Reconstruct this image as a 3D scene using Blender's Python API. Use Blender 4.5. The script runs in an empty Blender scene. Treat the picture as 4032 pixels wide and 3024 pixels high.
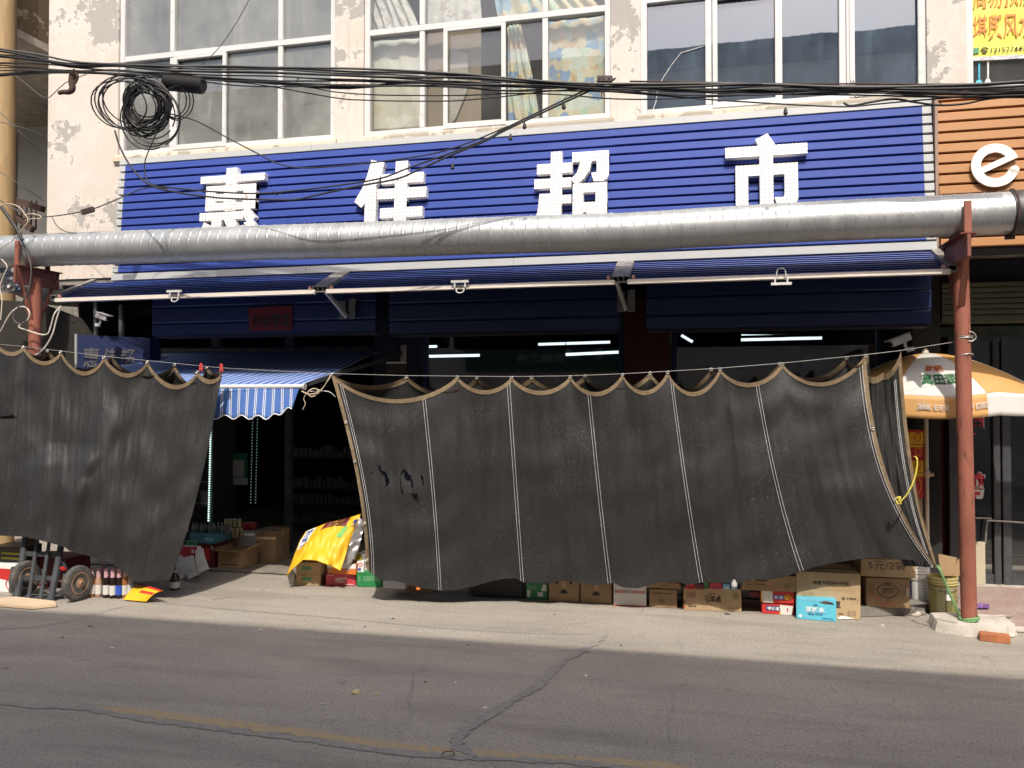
import bpy, bmesh, math, random
from mathutils import Vector, Matrix, noise
R = math.radians
random.seed(11)
S = bpy.context.scene
COL = S.collection
V = Vector

# ------------------------------------------------------------------ camera, sky, sun, exposure
CAMH, FPX, YAW, PITCH = 1.7, 3250.0, R(13.07), R(1.11)
cam = bpy.data.objects.new('camera', bpy.data.cameras.new('camera'))
COL.objects.link(cam)
cam.location = (0, 0, CAMH)
cam.rotation_euler = (R(90) + PITCH, 0, YAW)
cam.data.sensor_width = 36
cam.data.lens = FPX / 4032 * 36
cam.data.clip_start, cam.data.clip_end = 0.05, 500
S.camera = cam

SUN_EL, SUN_AZ = R(51), R(12)
w = bpy.data.worlds.new('World'); S.world = w; w.use_nodes = True
wn = w.node_tree
sky = wn.nodes.new('ShaderNodeTexSky'); sky.sky_type = 'NISHITA'; sky.sun_disc = False
sky.sun_elevation = SUN_EL; sky.sun_rotation = R(180) - SUN_AZ
sky.dust_density = 5.0; sky.air_density = .8; sky.ozone_density = .6
wn.nodes['Background'].inputs[1].default_value = 0.15
wn.links.new(sky.outputs[0], wn.nodes['Background'].inputs[0])
sun = bpy.data.objects.new('sun', bpy.data.lights.new('sun', 'SUN'))
COL.objects.link(sun)
sun.data.energy = 2.9; sun.data.angle = R(0.53); sun.data.color = (1.0, 0.93, 0.83)
ld = V((-math.sin(SUN_AZ) * math.cos(SUN_EL), math.cos(SUN_AZ) * math.cos(SUN_EL), -math.sin(SUN_EL)))
sun.rotation_euler = ld.to_track_quat('-Z', 'Y').to_euler()
sun.location = (2, -12, 16)
S.view_settings.view_transform = 'Standard'; S.view_settings.look = 'None'
S.view_settings.exposure = 0.5; S.view_settings.gamma = 1
S.cycles.use_denoising = True
S.cycles.max_bounces = 8; S.cycles.transparent_max_bounces = 12
S.cycles.caustics_reflective = False; S.cycles.caustics_refractive = False

# ------------------------------------------------------------------ measuring: photo coordinates to points on real planes
cy, sy, cp, sp = math.cos(YAW), math.sin(YAW), math.cos(PITCH), math.sin(PITCH)
RT, FW, UP = V((cy, sy, 0)), V((-sy * cp, cy * cp, sp)), V((sy * sp, -cy * sp, cp))
def ray(x, y): return RT * ((x - 2016) / FPX) - UP * ((y - 1512) / FPX) + FW
O = V((0, 0, CAMH))
def at(x, y, Y):
    d = ray(x, y); return O + d * (Y / d.y)
def gnd(x, y, z=0.0):
    d = ray(x, y); return O + d * ((z - CAMH) / d.z)
def lerp(a, b, t): return a + (b - a) * t
def sstep(a, b, x):
    t = min(1, max(0, (x - a) / (b - a))); return t * t * (3 - 2 * t)
def interp(xs, ys, x):
    if x <= xs[0]: return ys[0]
    for i in range(1, len(xs)):
        if x <= xs[i]:
            return lerp(ys[i - 1], ys[i], (x - xs[i - 1]) / (xs[i] - xs[i - 1]))
    return ys[-1]
def smooth_path(pts, n=8):
    pts = [V(p) for p in pts]
    if len(pts) < 3: return pts
    out = []
    for i in range(len(pts) - 1):
        p0 = pts[max(i - 1, 0)]; p1 = pts[i]; p2 = pts[i + 1]; p3 = pts[min(i + 2, len(pts) - 1)]
        for k in range(n):
            t = k / n; t2 = t * t; t3 = t2 * t
            out.append(0.5 * ((2 * p1) + (p2 - p0) * t + (2 * p0 - 5 * p1 + 4 * p2 - p3) * t2 + (3 * p1 - p0 - 3 * p2 + p3) * t3))
    out.append(pts[-1]); return out

# ------------------------------------------------------------------ mesh builder
class MB:
    def __init__(s): s.v, s.f, s.m, s.cur = [], [], [], 0
    def quad(s, a, b, c, d):
        n = len(s.v); s.v += [V(a), V(b), V(c), V(d)]; s.f.append((n, n + 1, n + 2, n + 3)); s.m.append(s.cur)
    def poly(s, pts):
        n = len(s.v); s.v += [V(p) for p in pts]; s.f.append(tuple(range(n, n + len(pts)))); s.m.append(s.cur)
    def add(s, vs, fs):
        n = len(s.v); s.v += [V(p) for p in vs]
        for f in fs: s.f.append(tuple(i + n for i in f)); s.m.append(s.cur)
    def obox(s, c, ax, ay, az):
        c, ax, ay, az = V(c), V(ax), V(ay), V(az)
        vs = [c + ax * i + ay * j + az * k for k in (-1, 1) for j in (-1, 1) for i in (-1, 1)]
        s.add(vs, [(0, 2, 3, 1), (4, 5, 7, 6), (0, 1, 5, 4), (2, 6, 7, 3), (0, 4, 6, 2), (1, 3, 7, 5)])
    def box(s, x0, x1, y0, y1, z0, z1):
        s.obox(((x0 + x1) / 2, (y0 + y1) / 2, (z0 + z1) / 2), (abs(x1 - x0) / 2, 0, 0), (0, abs(y1 - y0) / 2, 0), (0, 0, abs(z1 - z0) / 2))
    def bar(s, a, b, wd, hd=None, up=(0, 0, 1)):
        a, b = V(a), V(b); t = (b - a); L = t.length; t.normalize()
        u = V(up)
        if abs(t.dot(u)) > .95: u = V((0, 1, 0))
        x = t.cross(u).normalized(); z = x.cross(t).normalized()
        s.obox((a + b) / 2, t * (L / 2), x * (wd / 2), z * ((hd or wd) / 2))
    def tube(s, pts, r, seg=8, cap=True):
        pts = [V(p) for p in pts]; n0 = len(s.v); N = len(pts)
        prev = None
        for i, p in enumerate(pts):
            t = (pts[min(i + 1, N - 1)] - pts[max(i - 1, 0)])
            if t.length < 1e-9: t = V((1, 0, 0))
            t.normalize()
            if prev is None:
                u = V((0, 0, 1)) if abs(t.z) < .9 else V((1, 0, 0))
                x = t.cross(u).normalized()
            else:
                x = (prev - t * prev.dot(t))
                x = x.normalized() if x.length > 1e-6 else t.orthogonal().normalized()
            prev = x; y = t.cross(x)
            rr = r(i / (N - 1)) if callable(r) else r
            for k in range(seg):
                a = 2 * math.pi * k / seg
                s.v.append(p + (x * math.cos(a) + y * math.sin(a)) * rr)
        for i in range(N - 1):
            for k in range(seg):
                a = n0 + i * seg + k; b = n0 + i * seg + (k + 1) % seg
                s.f.append((a, b, b + seg, a + seg)); s.m.append(s.cur)
        if cap:
            s.f.append(tuple(n0 + k for k in reversed(range(seg)))); s.m.append(s.cur)
            s.f.append(tuple(n0 + (N - 1) * seg + k for k in range(seg))); s.m.append(s.cur)
    def cyl(s, a, b, r, seg=20): s.tube([a, b], r, seg)
    def lathe(s, prof, c=(0, 0, 0), ax=(0, 0, 1), seg=24):
        c, ax = V(c), V(ax).normalized(); x = ax.orthogonal().normalized(); y = ax.cross(x); n0 = len(s.v)
        for (r, h) in prof:
            for k in range(seg):
                a = 2 * math.pi * k / seg
                s.v.append(c + ax * h + (x * math.cos(a) + y * math.sin(a)) * max(r, 1e-5))
        for i in range(len(prof) - 1):
            for k in range(seg):
                a = n0 + i * seg + k; b = n0 + i * seg + (k + 1) % seg
                s.f.append((a, b, b + seg, a + seg)); s.m.append(s.cur)
        s.f.append(tuple(n0 + k for k in reversed(range(seg)))); s.m.append(s.cur)
        s.f.append(tuple(n0 + (len(prof) - 1) * seg + k for k in range(seg))); s.m.append(s.cur)
    def prism(s, pts, ext):
        pts = [V(p) for p in pts]; e = V(ext); n = len(pts)
        s.add(pts + [p + e for p in pts], [tuple(range(n)), tuple(reversed(range(n, 2 * n)))] + [(i, i + n, (i + 1) % n + n, (i + 1) % n) for i in range(n)])
    def grid(s, fn, nu, nv, skip=None):
        n0 = len(s.v)
        for j in range(nv + 1):
            for i in range(nu + 1): s.v.append(V(fn(i / nu, j / nv)))
        for j in range(nv):
            for i in range(nu):
                if skip and skip((i + .5) / nu, (j + .5) / nv): continue
                a = n0 + j * (nu + 1) + i
                s.f.append((a, a + nu + 1, a + nu + 2, a + 1)); s.m.append(s.cur)
    def build(s, name, mats, parent=None, smooth=None, bevel=0, recalc=True, origin=None, solid=0):
        me = bpy.data.meshes.new(name)
        if parent is not None: org = parent['_w'] if '_w' in parent else (0, 0, 0); org = V(org)
        elif origin is not None: org = V(origin)
        else:
            xs = [p.x for p in s.v]; ys = [p.y for p in s.v]; zs = [p.z for p in s.v]
            org = V(((min(xs) + max(xs)) / 2, (min(ys) + max(ys)) / 2, min(zs)))
        me.from_pydata([tuple(p - org) for p in s.v], [], s.f)
        if not isinstance(mats, (list, tuple)): mats = [mats]
        for m in mats: me.materials.append(m)
        me.polygons.foreach_set('material_index', s.m)
        if recalc or bevel:
            bm = bmesh.new(); bm.from_mesh(me)
            bmesh.ops.recalc_face_normals(bm, faces=bm.faces)
            if bevel:
                es = [e for e in bm.edges if len(e.link_faces) == 2 and e.calc_face_angle(0) > .6]
                bmesh.ops.bevel(bm, geom=es, offset=bevel, segments=2, affect='EDGES', clamp_overlap=True)
            bm.to_mesh(me); bm.free()
        me.validate()
        o = bpy.data.objects.new(name, me); COL.objects.link(o)
        if smooth is not None:
            me.polygons.foreach_set('use_smooth', [True] * len(me.polygons))
            me.set_sharp_from_angle(angle=R(smooth))
        if solid:
            md = o.modifiers.new('thickness', 'SOLIDIFY'); md.thickness = solid; md.offset = 0
        if parent is not None: o.parent = parent; o['_w'] = tuple(org)
        else: o.location = org; o['_w'] = tuple(org)
        return o

def tag(o, label, cat, group=None):
    o['label'] = label; o['category'] = cat
    if group: o['group'] = group
    return o
def thing(name, label, cat, loc, group=None):
    o = bpy.data.objects.new(name, None); COL.objects.link(o); o.location = V(loc); o['_w'] = tuple(V(loc))
    o.empty_display_size = .1
    return tag(o, label, cat, group)
def struct(o, kind='structure'):
    o['kind'] = kind; return o
def mbox(*a):
    m = MB(); m.box(*a); return m

# ------------------------------------------------------------------ materials
def nt(name):
    m = bpy.data.materials.new(name); m.use_nodes = True
    t = m.node_tree; return m, t, t.nodes, t.links, t.nodes['Principled BSDF']
def node(N, typ, **kw):
    n = N.new(typ)
    for k, v in kw.items(): setattr(n, k, v)
    return n
def noise_n(N, L, co, scale, detail=5, rough=.6):
    n = N.new('ShaderNodeTexNoise'); n.inputs['Scale'].default_value = scale; n.inputs['Detail'].default_value = detail
    n.inputs['Roughness'].default_value = rough; L.new(co, n.inputs['Vector']); return n.outputs['Fac']
def mrange(N, L, v, a, b, c=0, d=1):
    n = N.new('ShaderNodeMapRange'); L.new(v, n.inputs[0])
    for i, x in enumerate((a, b, c, d)): n.inputs[i + 1].default_value = x
    return n.outputs[0]
def math_n(N, L, op, a, b=None):
    n = N.new('ShaderNodeMath'); n.operation = op
    for i, x in enumerate((a, b)):
        if x is None: continue
        if isinstance(x, (int, float)): n.inputs[i].default_value = x
        else: L.new(x, n.inputs[i])
    return n.outputs[0]
def mix(N, L, fac, a, b, typ='MIX'):
    n = N.new('ShaderNodeMix'); n.data_type = 'RGBA'; n.blend_type = typ
    if isinstance(fac, (int, float)): n.inputs[0].default_value = fac
    else: L.new(fac, n.inputs[0])
    for i, x in ((6, a), (7, b)):
        if isinstance(x, tuple): n.inputs[i].default_value = (*x[:3], 1)
        else: L.new(x, n.inputs[i])
    return n.outputs[2]
def coords(N, which='Object', scale=None):
    tc = N.new('ShaderNodeTexCoord'); return tc.outputs[which]
def stretch(N, L, co, sc):
    n = N.new('ShaderNodeMapping'); n.inputs['Scale'].default_value = sc; L.new(co, n.inputs[0]); return n.outputs[0]
def bump(N, L, P, h, strength, dist=.01):
    b = N.new('ShaderNodeBump'); b.inputs['Strength'].default_value = strength; b.inputs['Distance'].default_value = dist
    L.new(h, b.inputs['Height']); L.new(b.outputs[0], P.inputs['Normal']); return b
def M(name, col, rough=.6, metal=0., var=.12, vs=4, spot=None, bmp=0, bs=60, spec=.5, emit=None, st=(1, 1, 1)):
    m, t, N, L, P = nt(name)
    co = coords(N)
    if st != (1, 1, 1): co = stretch(N, L, co, st)
    f = noise_n(N, L, co, vs)
    c = mix(N, L, mrange(N, L, f, .3, .7), tuple(x * (1 - var) for x in col), tuple(min(1, x * (1 + var)) for x in col))
    if spot:
        sc, ssc, lo, hi = spot
        f2 = noise_n(N, L, co, ssc, 8, .65)
        c = mix(N, L, mrange(N, L, f2, lo, hi), c, sc)
    L.new(c, P.inputs['Base Color'])
    P.inputs['Roughness'].default_value = rough; P.inputs['Metallic'].default_value = metal
    P.inputs['Specular IOR Level'].default_value = spec
    if bmp: bump(N, L, P, noise_n(N, L, co, bs, 4), bmp)
    if emit:
        P.inputs['Emission Color'].default_value = (*col, 1); P.inputs['Emission Strength'].default_value = emit
    return m
def sep(N, L, co):
    n = N.new('ShaderNodeSeparateXYZ'); L.new(co, n.inputs[0]); return n.outputs

# peeling plaster
def mat_plaster(name, base, under, dirt, lo=.56):
    m, t, N, L, P = nt(name); co = coords(N)
    big = noise_n(N, L, co, 1.3, 3, .5); fine = noise_n(N, L, co, 6, 10, .72)
    s = math_n(N, L, 'ADD', math_n(N, L, 'MULTIPLY', big, .55), math_n(N, L, 'MULTIPLY', fine, .45))
    c0 = mix(N, L, mrange(N, L, noise_n(N, L, co, .9, 4), .35, .7), base, tuple(x * .93 * y for x, y in zip(base, (1, .95, .88))))
    c0 = mix(N, L, mrange(N, L, s, lo - .045, lo - .02), c0, tuple(min(1, x * 1.04) for x in base))
    u = mix(N, L, noise_n(N, L, co, 14, 5), under, tuple(x * 1.2 for x in under))
    c1 = mix(N, L, mrange(N, L, s, lo, lo + .012), c0, u)
    streak = noise_n(N, L, stretch(N, L, co, (14, 14, .7)), 1.0, 6, .7)
    c2 = mix(N, L, math_n(N, L, 'MULTIPLY', mrange(N, L, streak, .55, .8), .5), c1, dirt)
    L.new(c2, P.inputs['Base Color']); P.inputs['Roughness'].default_value = .9
    h = math_n(N, L, 'SUBTRACT', math_n(N, L, 'MULTIPLY', noise_n(N, L, co, 45, 6), .25), mrange(N, L, s, lo, lo + .012))
    bump(N, L, P, h, .5, .006); return m
PLASTER = mat_plaster('peeling plaster', (.615, .56, .51), (.34, .325, .30), (.36, .31, .25), .54)
PLASTER2 = mat_plaster('worn plaster', (.62, .55, .48), (.38, .36, .34), (.42, .36, .29), .60)
LEDGE = mat_plaster('crumbled ledge', (.62, .54, .43), (.33, .30, .25), (.3, .24, .18), .49)

# asphalt
def mat_ground():
    m, t, N, L, P = nt('dusty asphalt'); co = coords(N)
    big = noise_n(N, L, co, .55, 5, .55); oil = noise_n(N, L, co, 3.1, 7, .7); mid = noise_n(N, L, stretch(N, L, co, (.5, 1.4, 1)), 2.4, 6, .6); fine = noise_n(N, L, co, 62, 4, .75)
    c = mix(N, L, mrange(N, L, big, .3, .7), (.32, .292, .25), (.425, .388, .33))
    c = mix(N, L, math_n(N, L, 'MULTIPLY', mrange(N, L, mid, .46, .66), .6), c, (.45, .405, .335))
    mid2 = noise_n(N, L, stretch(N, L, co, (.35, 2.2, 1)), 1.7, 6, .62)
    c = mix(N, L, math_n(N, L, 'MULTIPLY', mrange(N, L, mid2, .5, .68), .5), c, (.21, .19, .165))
    c = mix(N, L, math_n(N, L, 'MULTIPLY', mrange(N, L, fine, .42, .68), .62), c, (.185, .168, .145))
    c = mix(N, L, math_n(N, L, 'MULTIPLY', mrange(N, L, oil, .63, .70), .55), c, (.13, .12, .11))
    v = N.new('ShaderNodeTexVoronoi'); v.inputs['Scale'].default_value = 52; L.new(co, v.inputs['Vector'])
    sel = mrange(N, L, v.outputs['Distance'], .12, .26, 1, 0)
    c = mix(N, L, math_n(N, L, 'MULTIPLY', sel, .6), c, (.10, .092, .083))
    v2 = N.new('ShaderNodeTexVoronoi'); v2.inputs['Scale'].default_value = 30; L.new(co, v2.inputs['Vector'])
    c = mix(N, L, math_n(N, L, 'MULTIPLY', mrange(N, L, v2.outputs['Distance'], .06, .14, 1, 0), .7), c, (.52, .48, .42))
    # hairline cracks
    v3 = N.new('ShaderNodeTexVoronoi'); v3.feature = 'DISTANCE_TO_EDGE'; v3.inputs['Scale'].default_value = .55
    dn = N.new('ShaderNodeTexNoise'); dn.inputs['Scale'].default_value = 2.5; L.new(co, dn.inputs['Vector'])
    mx = N.new('ShaderNodeMix'); mx.data_type = 'VECTOR'; mx.inputs[0].default_value = .2; L.new(co, mx.inputs[4]); L.new(dn.outputs['Color'], mx.inputs[5])
    L.new(mx.outputs[1], v3.inputs['Vector'])
    ck = math_n(N, L, 'MULTIPLY', mrange(N, L, v3.outputs['Distance'], .002, .007, 1, 0), mrange(N, L, noise_n(N, L, co, .8), .42, .6))
    c = mix(N, L, math_n(N, L, 'MULTIPLY', ck, .3), c, (.16, .155, .15))
    L.new(c, P.inputs['Base Color']); P.inputs['Roughness'].default_value = .92
    h = math_n(N, L, 'SUBTRACT', math_n(N, L, 'ADD', fine, math_n(N, L, 'MULTIPLY', sel, -.5)), math_n(N, L, 'MULTIPLY', ck, .3))
    bump(N, L, P, h, .8, .008); return m
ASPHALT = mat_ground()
TAR = M('tar seam', (.255, .24, .22), .8, var=.12, vs=9, spot=((.32, .30, .26), 22, .48, .62), bmp=.3, bs=80)
def mat_yellowline():
    m, t, N, L, P = nt('worn road paint'); co = coords(N)
    f = noise_n(N, L, co, 26, 8, .75)
    c = mix(N, L, mrange(N, L, f, .42, .6), (.46, .33, .16), (.33, .29, .23))
    L.new(c, P.inputs['Base Color']); P.inputs['Roughness'].default_value = .9
    bump(N, L, P, noise_n(N, L, co, 90, 3), .4, .004); return m
ROADPAINT = mat_yellowline()
CONCRETE = M('old concrete', (.54, .495, .43), .92, var=.2, vs=5, spot=((.32, .29, .24), 16, .58, .68), bmp=.25, bs=60)
CONC_DARK = M('grey concrete', (.24, .225, .20), .92, var=.25, vs=3, spot=((.13, .12, .10), 5, .5, .64), bmp=.4, bs=30)

# metals and paints
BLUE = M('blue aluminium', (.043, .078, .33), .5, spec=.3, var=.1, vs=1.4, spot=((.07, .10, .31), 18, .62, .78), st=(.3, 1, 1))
BLUE_DK = M('deep blue shutter', (.010, .024, .095), .42, var=.14, vs=2.2, st=(.3, 1, 1))  # deeper blue than the sign aluminium
BLUE_FAB_SIGN = M('blue sign film', (.012, .022, .085), .5)  # panel blue darkened to carry the canopy's shade, its letters likewise
GREYTRIM = M('grey aluminium trim', (.44, .455, .455), .45, var=.07, vs=1.5, spot=((.4, .4, .38), 9, .62, .75))
WHITEFRAME = M('white window frame', (.60, .60, .59), .45, var=.06, vs=2, spot=((.42, .40, .36), 12, .6, .76))
WHITEBAR = M('cream painted steel', (.72, .66, .60), .4, var=.05, vs=3, spot=((.5, .4, .33), 20, .64, .72))
RAIL = M('dirty guide rail', (.26, .25, .23), .55, .3, var=.3, vs=6, spot=((.1, .09, .08), 12, .55, .65))
GROOVE = M('groove shadow gap', (.02, .02, .035), .8)
ORANGE = M('orange aluminium', (.40, .19, .07), .42, var=.08, vs=1.4, st=(.3, 1, 1))
RED_STEEL = M('red oxide steel', (.29, .10, .065), .6, var=.25, vs=6, spot=((.13, .055, .04), 16, .56, .66), bmp=.15, bs=40, st=(1, 1, .35))
RED_STEEL_D = M('brown oxide plate', (.2, .065, .045), .6, var=.2, vs=6, spot=((.09, .04, .03), 20, .6, .7))
BLACK = M('black rubber', (.014, .014, .014), .6, var=.3)
CABLE = M('black cable sheath', (.02, .02, .022), .55, var=.3, vs=3)
CABLE_G = M('grey cable sheath', (.09, .09, .085), .6)
CABLE_W = M('cream cable', (.6, .55, .45), .6)
STEELWIRE = M('galvanised wire', (.35, .34, .32), .5, .6)
RUST = M('rusty steel', (.075, .042, .03), .8, var=.3, vs=9, spot=((.05, .03, .025), 14, .5, .6))
DARKSTEEL = M('dark painted steel', (.075, .08, .088), .5, .2, var=.25, vs=8, spot=((.16, .14, .12), 24, .62, .7))
FOIL = None
def mat_pipe(name, c0, c1, rough):
    m, t, N, L, P = nt(name); co = coords(N)
    n1 = noise_n(N, L, stretch(N, L, co, (6, 1, 1)), 1.2, 7, .7); n2 = noise_n(N, L, stretch(N, L, co, (40, 3, 3)), 1.0, 5, .6)
    c = mix(N, L, mrange(N, L, n1, .3, .7), c0, c1)
    c = mix(N, L, math_n(N, L, 'MULTIPLY', mrange(N, L, n2, .58, .75), .22), c, (.25, .22, .19))
    sp_ = N.new('ShaderNodeTexVoronoi'); sp_.inputs['Scale'].default_value = 8.5; L.new(stretch(N, L, co, (1, 2.4, 2.4)), sp_.inputs['Vector'])
    c = mix(N, L, mrange(N, L, sp_.outputs['Distance'], .05, .09, .8, 0), c, (.2, .085, .04))
    L.new(c, P.inputs['Base Color']); P.inputs['Metallic'].default_value = .6
    L.new(mrange(N, L, n1, .3, .7, rough - .07, rough + .1), P.inputs['Roughness'])
    wv = N.new('ShaderNodeTexWave'); wv.bands_direction = 'X'; wv.inputs['Scale'].default_value = 16; wv.inputs['Distortion'].default_value = .6
    L.new(co, wv.inputs['Vector'])
    h = math_n(N, L, 'ADD', wv.outputs['Fac'], math_n(N, L, 'MULTIPLY', n1, 1.6))
    bump(N, L, P, h, .10, .003); return m
GALV = mat_pipe('galvanised duct', (.40, .42, .425), (.50, .515, .52), .46)
GALV_D = M('black pipe sleeve', (.06, .06, .062), .5, .2, var=.3, vs=5, spot=((.16, .15, .13), 9, .55, .7))
def mat_foil():
    m, t, N, L, P = nt('crumpled foil'); co = coords(N)
    P.inputs['Base Color'].default_value = (.6, .6, .6, 1); P.inputs['Metallic'].default_value = .95; P.inputs['Roughness'].default_value = .3
    v = N.new('ShaderNodeTexVoronoi'); v.inputs['Scale'].default_value = 16; L.new(co, v.inputs['Vector'])
    bump(N, L, P, v.outputs['Distance'], 1, .04); return m
FOIL = mat_foil()

# shade net
def mat_net():
    m, t, N, L, P = nt('black shade net'); co = coords(N)
    a = noise_n(N, L, stretch(N, L, co, (70, 70, 210)), 1, 3, .7); b = noise_n(N, L, stretch(N, L, co, (9, 9, 1.4)), 1, 6, .65)
    g = noise_n(N, L, co, 105, 2, .6)
    c = mix(N, L, mrange(N, L, b, .3, .75), (.024, .024, .0245), (.035, .035, .0355))
    c = mix(N, L, math_n(N, L, 'MULTIPLY', math_n(N, L, 'MULTIPLY', mrange(N, L, g, .57, .72), mrange(N, L, noise_n(N, L, co, 2.6, 5, .6), .42, .66, .12, 1)), .75), c, (.16, .158, .155))  # pale weave speckle, strengthened in patches as glints put into the colour
    c = mix(N, L, math_n(N, L, 'MULTIPLY', mrange(N, L, a, .3, .5, 1, 0), .6), c, (.008, .008, .008))
    L.new(c, P.inputs['Base Color']); P.inputs['Roughness'].default_value = .47; P.inputs['Specular IOR Level'].default_value = .32
    h = math_n(N, L, 'ADD', math_n(N, L, 'MULTIPLY', a, .5), math_n(N, L, 'MULTIPLY', noise_n(N, L, stretch(N, L, co, (38, 38, 7)), 1, 4), 1.2))
    bump(N, L, P, h, .6, .008); return m
NET = mat_net()
HEM = M('brown webbing hem', (.20, .145, .085), .8, var=.25, vs=30, bmp=.3, bs=200)
STITCH = M('white stitching', (.62, .62, .62), .7, var=.3, vs=60)
GROMMET = M('grommet metal', (.62, .6, .55), .35, .7)

def mat_stripes():
    m, t, N, L, P = nt('blue striped canvas'); co = coords(N); x = sep(N, L, co)[0]
    fr = math_n(N, L, 'FRACT', math_n(N, L, 'ADD', math_n(N, L, 'DIVIDE', x, .083), 100.0))
    d = math_n(N, L, 'ABSOLUTE', math_n(N, L, 'SUBTRACT', math_n(N, L, 'ABSOLUTE', math_n(N, L, 'SUBTRACT', fr, .5)), .095))
    s = mrange(N, L, d, .038, .055, 1, 0)
    b = mix(N, L, noise_n(N, L, co, 5), (.05, .135, .42), (.085, .19, .52))
    c = mix(N, L, s, b, (.66, .68, .72))
    c = mix(N, L, math_n(N, L, 'MULTIPLY', mrange(N, L, noise_n(N, L, co, 9, 7), .55, .75), .25), c, (.25, .24, .22))
    L.new(c, P.inputs['Base Color']); P.inputs['Roughness'].default_value = .75
    bump(N, L, P, noise_n(N, L, co, 14, 4), .4, .01); return m
STRIPES = mat_stripes()

def mat_letter():
    m, t, N, L, P = nt('perforated white letter'); co = coords(N); s = sep(N, L, co)
    def cell(v, p): return math_n(N, L, 'SUBTRACT', math_n(N, L, 'FRACT', math_n(N, L, 'ADD', math_n(N, L, 'DIVIDE', v, p), 100.0)), .5)
    a, b = cell(s[0], .0335), cell(s[2], .0335)
    r = math_n(N, L, 'SQRT', math_n(N, L, 'ADD', math_n(N, L, 'MULTIPLY', a, a), math_n(N, L, 'MULTIPLY', b, b)))
    dot = mrange(N, L, r, .15, .2, 1, 0)
    c = mix(N, L, noise_n(N, L, co, 6), (.80, .78, .77), (.88, .87, .87))
    c = mix(N, L, mrange(N, L, noise_n(N, L, co, 13, 4), .66, .72), c, (.4, .3, .22))
    c = mix(N, L, dot, c, (.33, .29, .27))
    L.new(c, P.inputs['Base Color']); P.inputs['Roughness'].default_value = .45; return m
LETTER = mat_letter()
CREAM = M('cream letter paint', (.80, .76, .70), .45, var=.04)

def mat_glass(name, tint, dust, dustcol, refl=.0):
    m = bpy.data.materials.new(name); m.use_nodes = True; t = m.node_tree; N, L = t.nodes, t.links
    N.remove(N['Principled BSDF']); out = N['Material Output']
    tr = N.new('ShaderNodeBsdfTransparent'); tr.inputs[0].default_value = (*tint, 1)
    gl = N.new('ShaderNodeBsdfGlossy'); gl.inputs['Roughness'].default_value = .012; gl.inputs[0].default_value = (.95, .97, 1, 1)
    df = N.new('ShaderNodeBsdfDiffuse'); df.inputs[0].default_value = (*dustcol, 1)
    co = coords(N)
    b = N.new('ShaderNodeBump'); b.inputs['Strength'].default_value = .012; b.inputs['Distance'].default_value = .05
    L.new(noise_n(N, L, co, 1.5, 2), b.inputs['Height']); L.new(b.outputs[0], gl.inputs['Normal'])
    lw = N.new('ShaderNodeLayerWeight'); lw.inputs[0].default_value = .5
    fac = math_n(N, L, 'ADD', math_n(N, L, 'MULTIPLY', math_n(N, L, 'POWER', lw.outputs['Facing'], 4.0), .7), .04 + refl)
    m1 = N.new('ShaderNodeMixShader'); L.new(fac, m1.inputs[0]); L.new(tr.outputs[0], m1.inputs[1]); L.new(gl.outputs[0], m1.inputs[2])
    dn = math_n(N, L, 'ADD', mrange(N, L, noise_n(N, L, co, 2.2, 7, .65), .3, .7, dust * .45, dust * 1.25), mrange(N, L, noise_n(N, L, stretch(N, L, co, (9, 9, 1)), 1, 6, .7), .5, .8, 0, dust * .6))
    m2 = N.new('ShaderNodeMixShader'); L.new(dn, m2.inputs[0]); L.new(m1.outputs[0], m2.inputs[1]); L.new(df.outputs[0], m2.inputs[2])
    L.new(m2.outputs[0], out.inputs[0]); return m
GLASS_DUSTY = mat_glass('dusty window glass', (.75, .78, .76), .27, (.55, .56, .53), .06)
GLASS_BLUE = mat_glass('blue tinted glass', (.25, .3, .36), .19, (.27, .36, .47), .18)
GLASS_CLEAR = mat_glass('clear window glass', (.95, .96, .95), .05, (.5, .5, .48), .02)
GLASS_SHOP = mat_glass('shop glass', (.8, .82, .82), .008, (.4, .4, .4), .02)

ROOM = M('dim room paint', (.30, .29, .27), .9, var=.15, vs=1)
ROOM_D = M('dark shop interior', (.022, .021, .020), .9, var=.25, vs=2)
FLOOR_T = M('worn shop floor', (.24, .215, .18), .8, var=.3, vs=6)
TUBE_L = M('lit tube', (.80, .92, 1.0), .5, emit=1.6, var=0)
LED = M('lit led dots', (.72, 1.0, .86), .5, emit=1.1, var=0)

KRAFT = M('kraft cardboard', (.40, .265, .145), .85, var=.1, vs=6, spot=((.33, .21, .11), 3, .5, .7), bmp=.12, bs=120)
KRAFT2 = M('pale kraft cardboard', (.46, .33, .19), .85, var=.1, vs=6, bmp=.12, bs=120)
KRAFT3 = M('brown kraft cardboard', (.33, .215, .12), .85, var=.12, vs=6, bmp=.12, bs=120)
TAPE = M('parcel tape', (.44, .30, .17), .3, var=.08)
INK = M('black print', (.035, .03, .028), .7)
INKB = M('brown print', (.12, .085, .055), .75)
PENCIL = M('marker writing', (.07, .055, .05), .7)
WHITE = M('white print', (.80, .80, .78), .6, var=.05)
PAPER = M('white paper', (.74, .72, .68), .8, var=.06, vs=8)
RED = M('red print card', (.58, .035, .03), .45, var=.08)
PINKRED = M('crimson print card', (.55, .05, .075), .45, var=.08)
GREEN = M('green print card', (.02, .22, .07), .45, var=.1)
GREENP = M('green label', (.10, .30, .14), .6, var=.2, vs=20)
ORANGEP = M('orange print card', (.75, .20, .03), .45, var=.05)
YELLOWP = M('yellow print card', (.85, .48, .02), .45, var=.06)
TURQ = M('turquoise print card', (.115, .52, .66), .45, var=.05)
NAVY = M('navy print', (.02, .04, .22), .5)
BLUEP = M('blue print', (.03, .10, .52), .5)
CYANP = M('pale blue print', (.25, .5, .7), .5)
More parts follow.
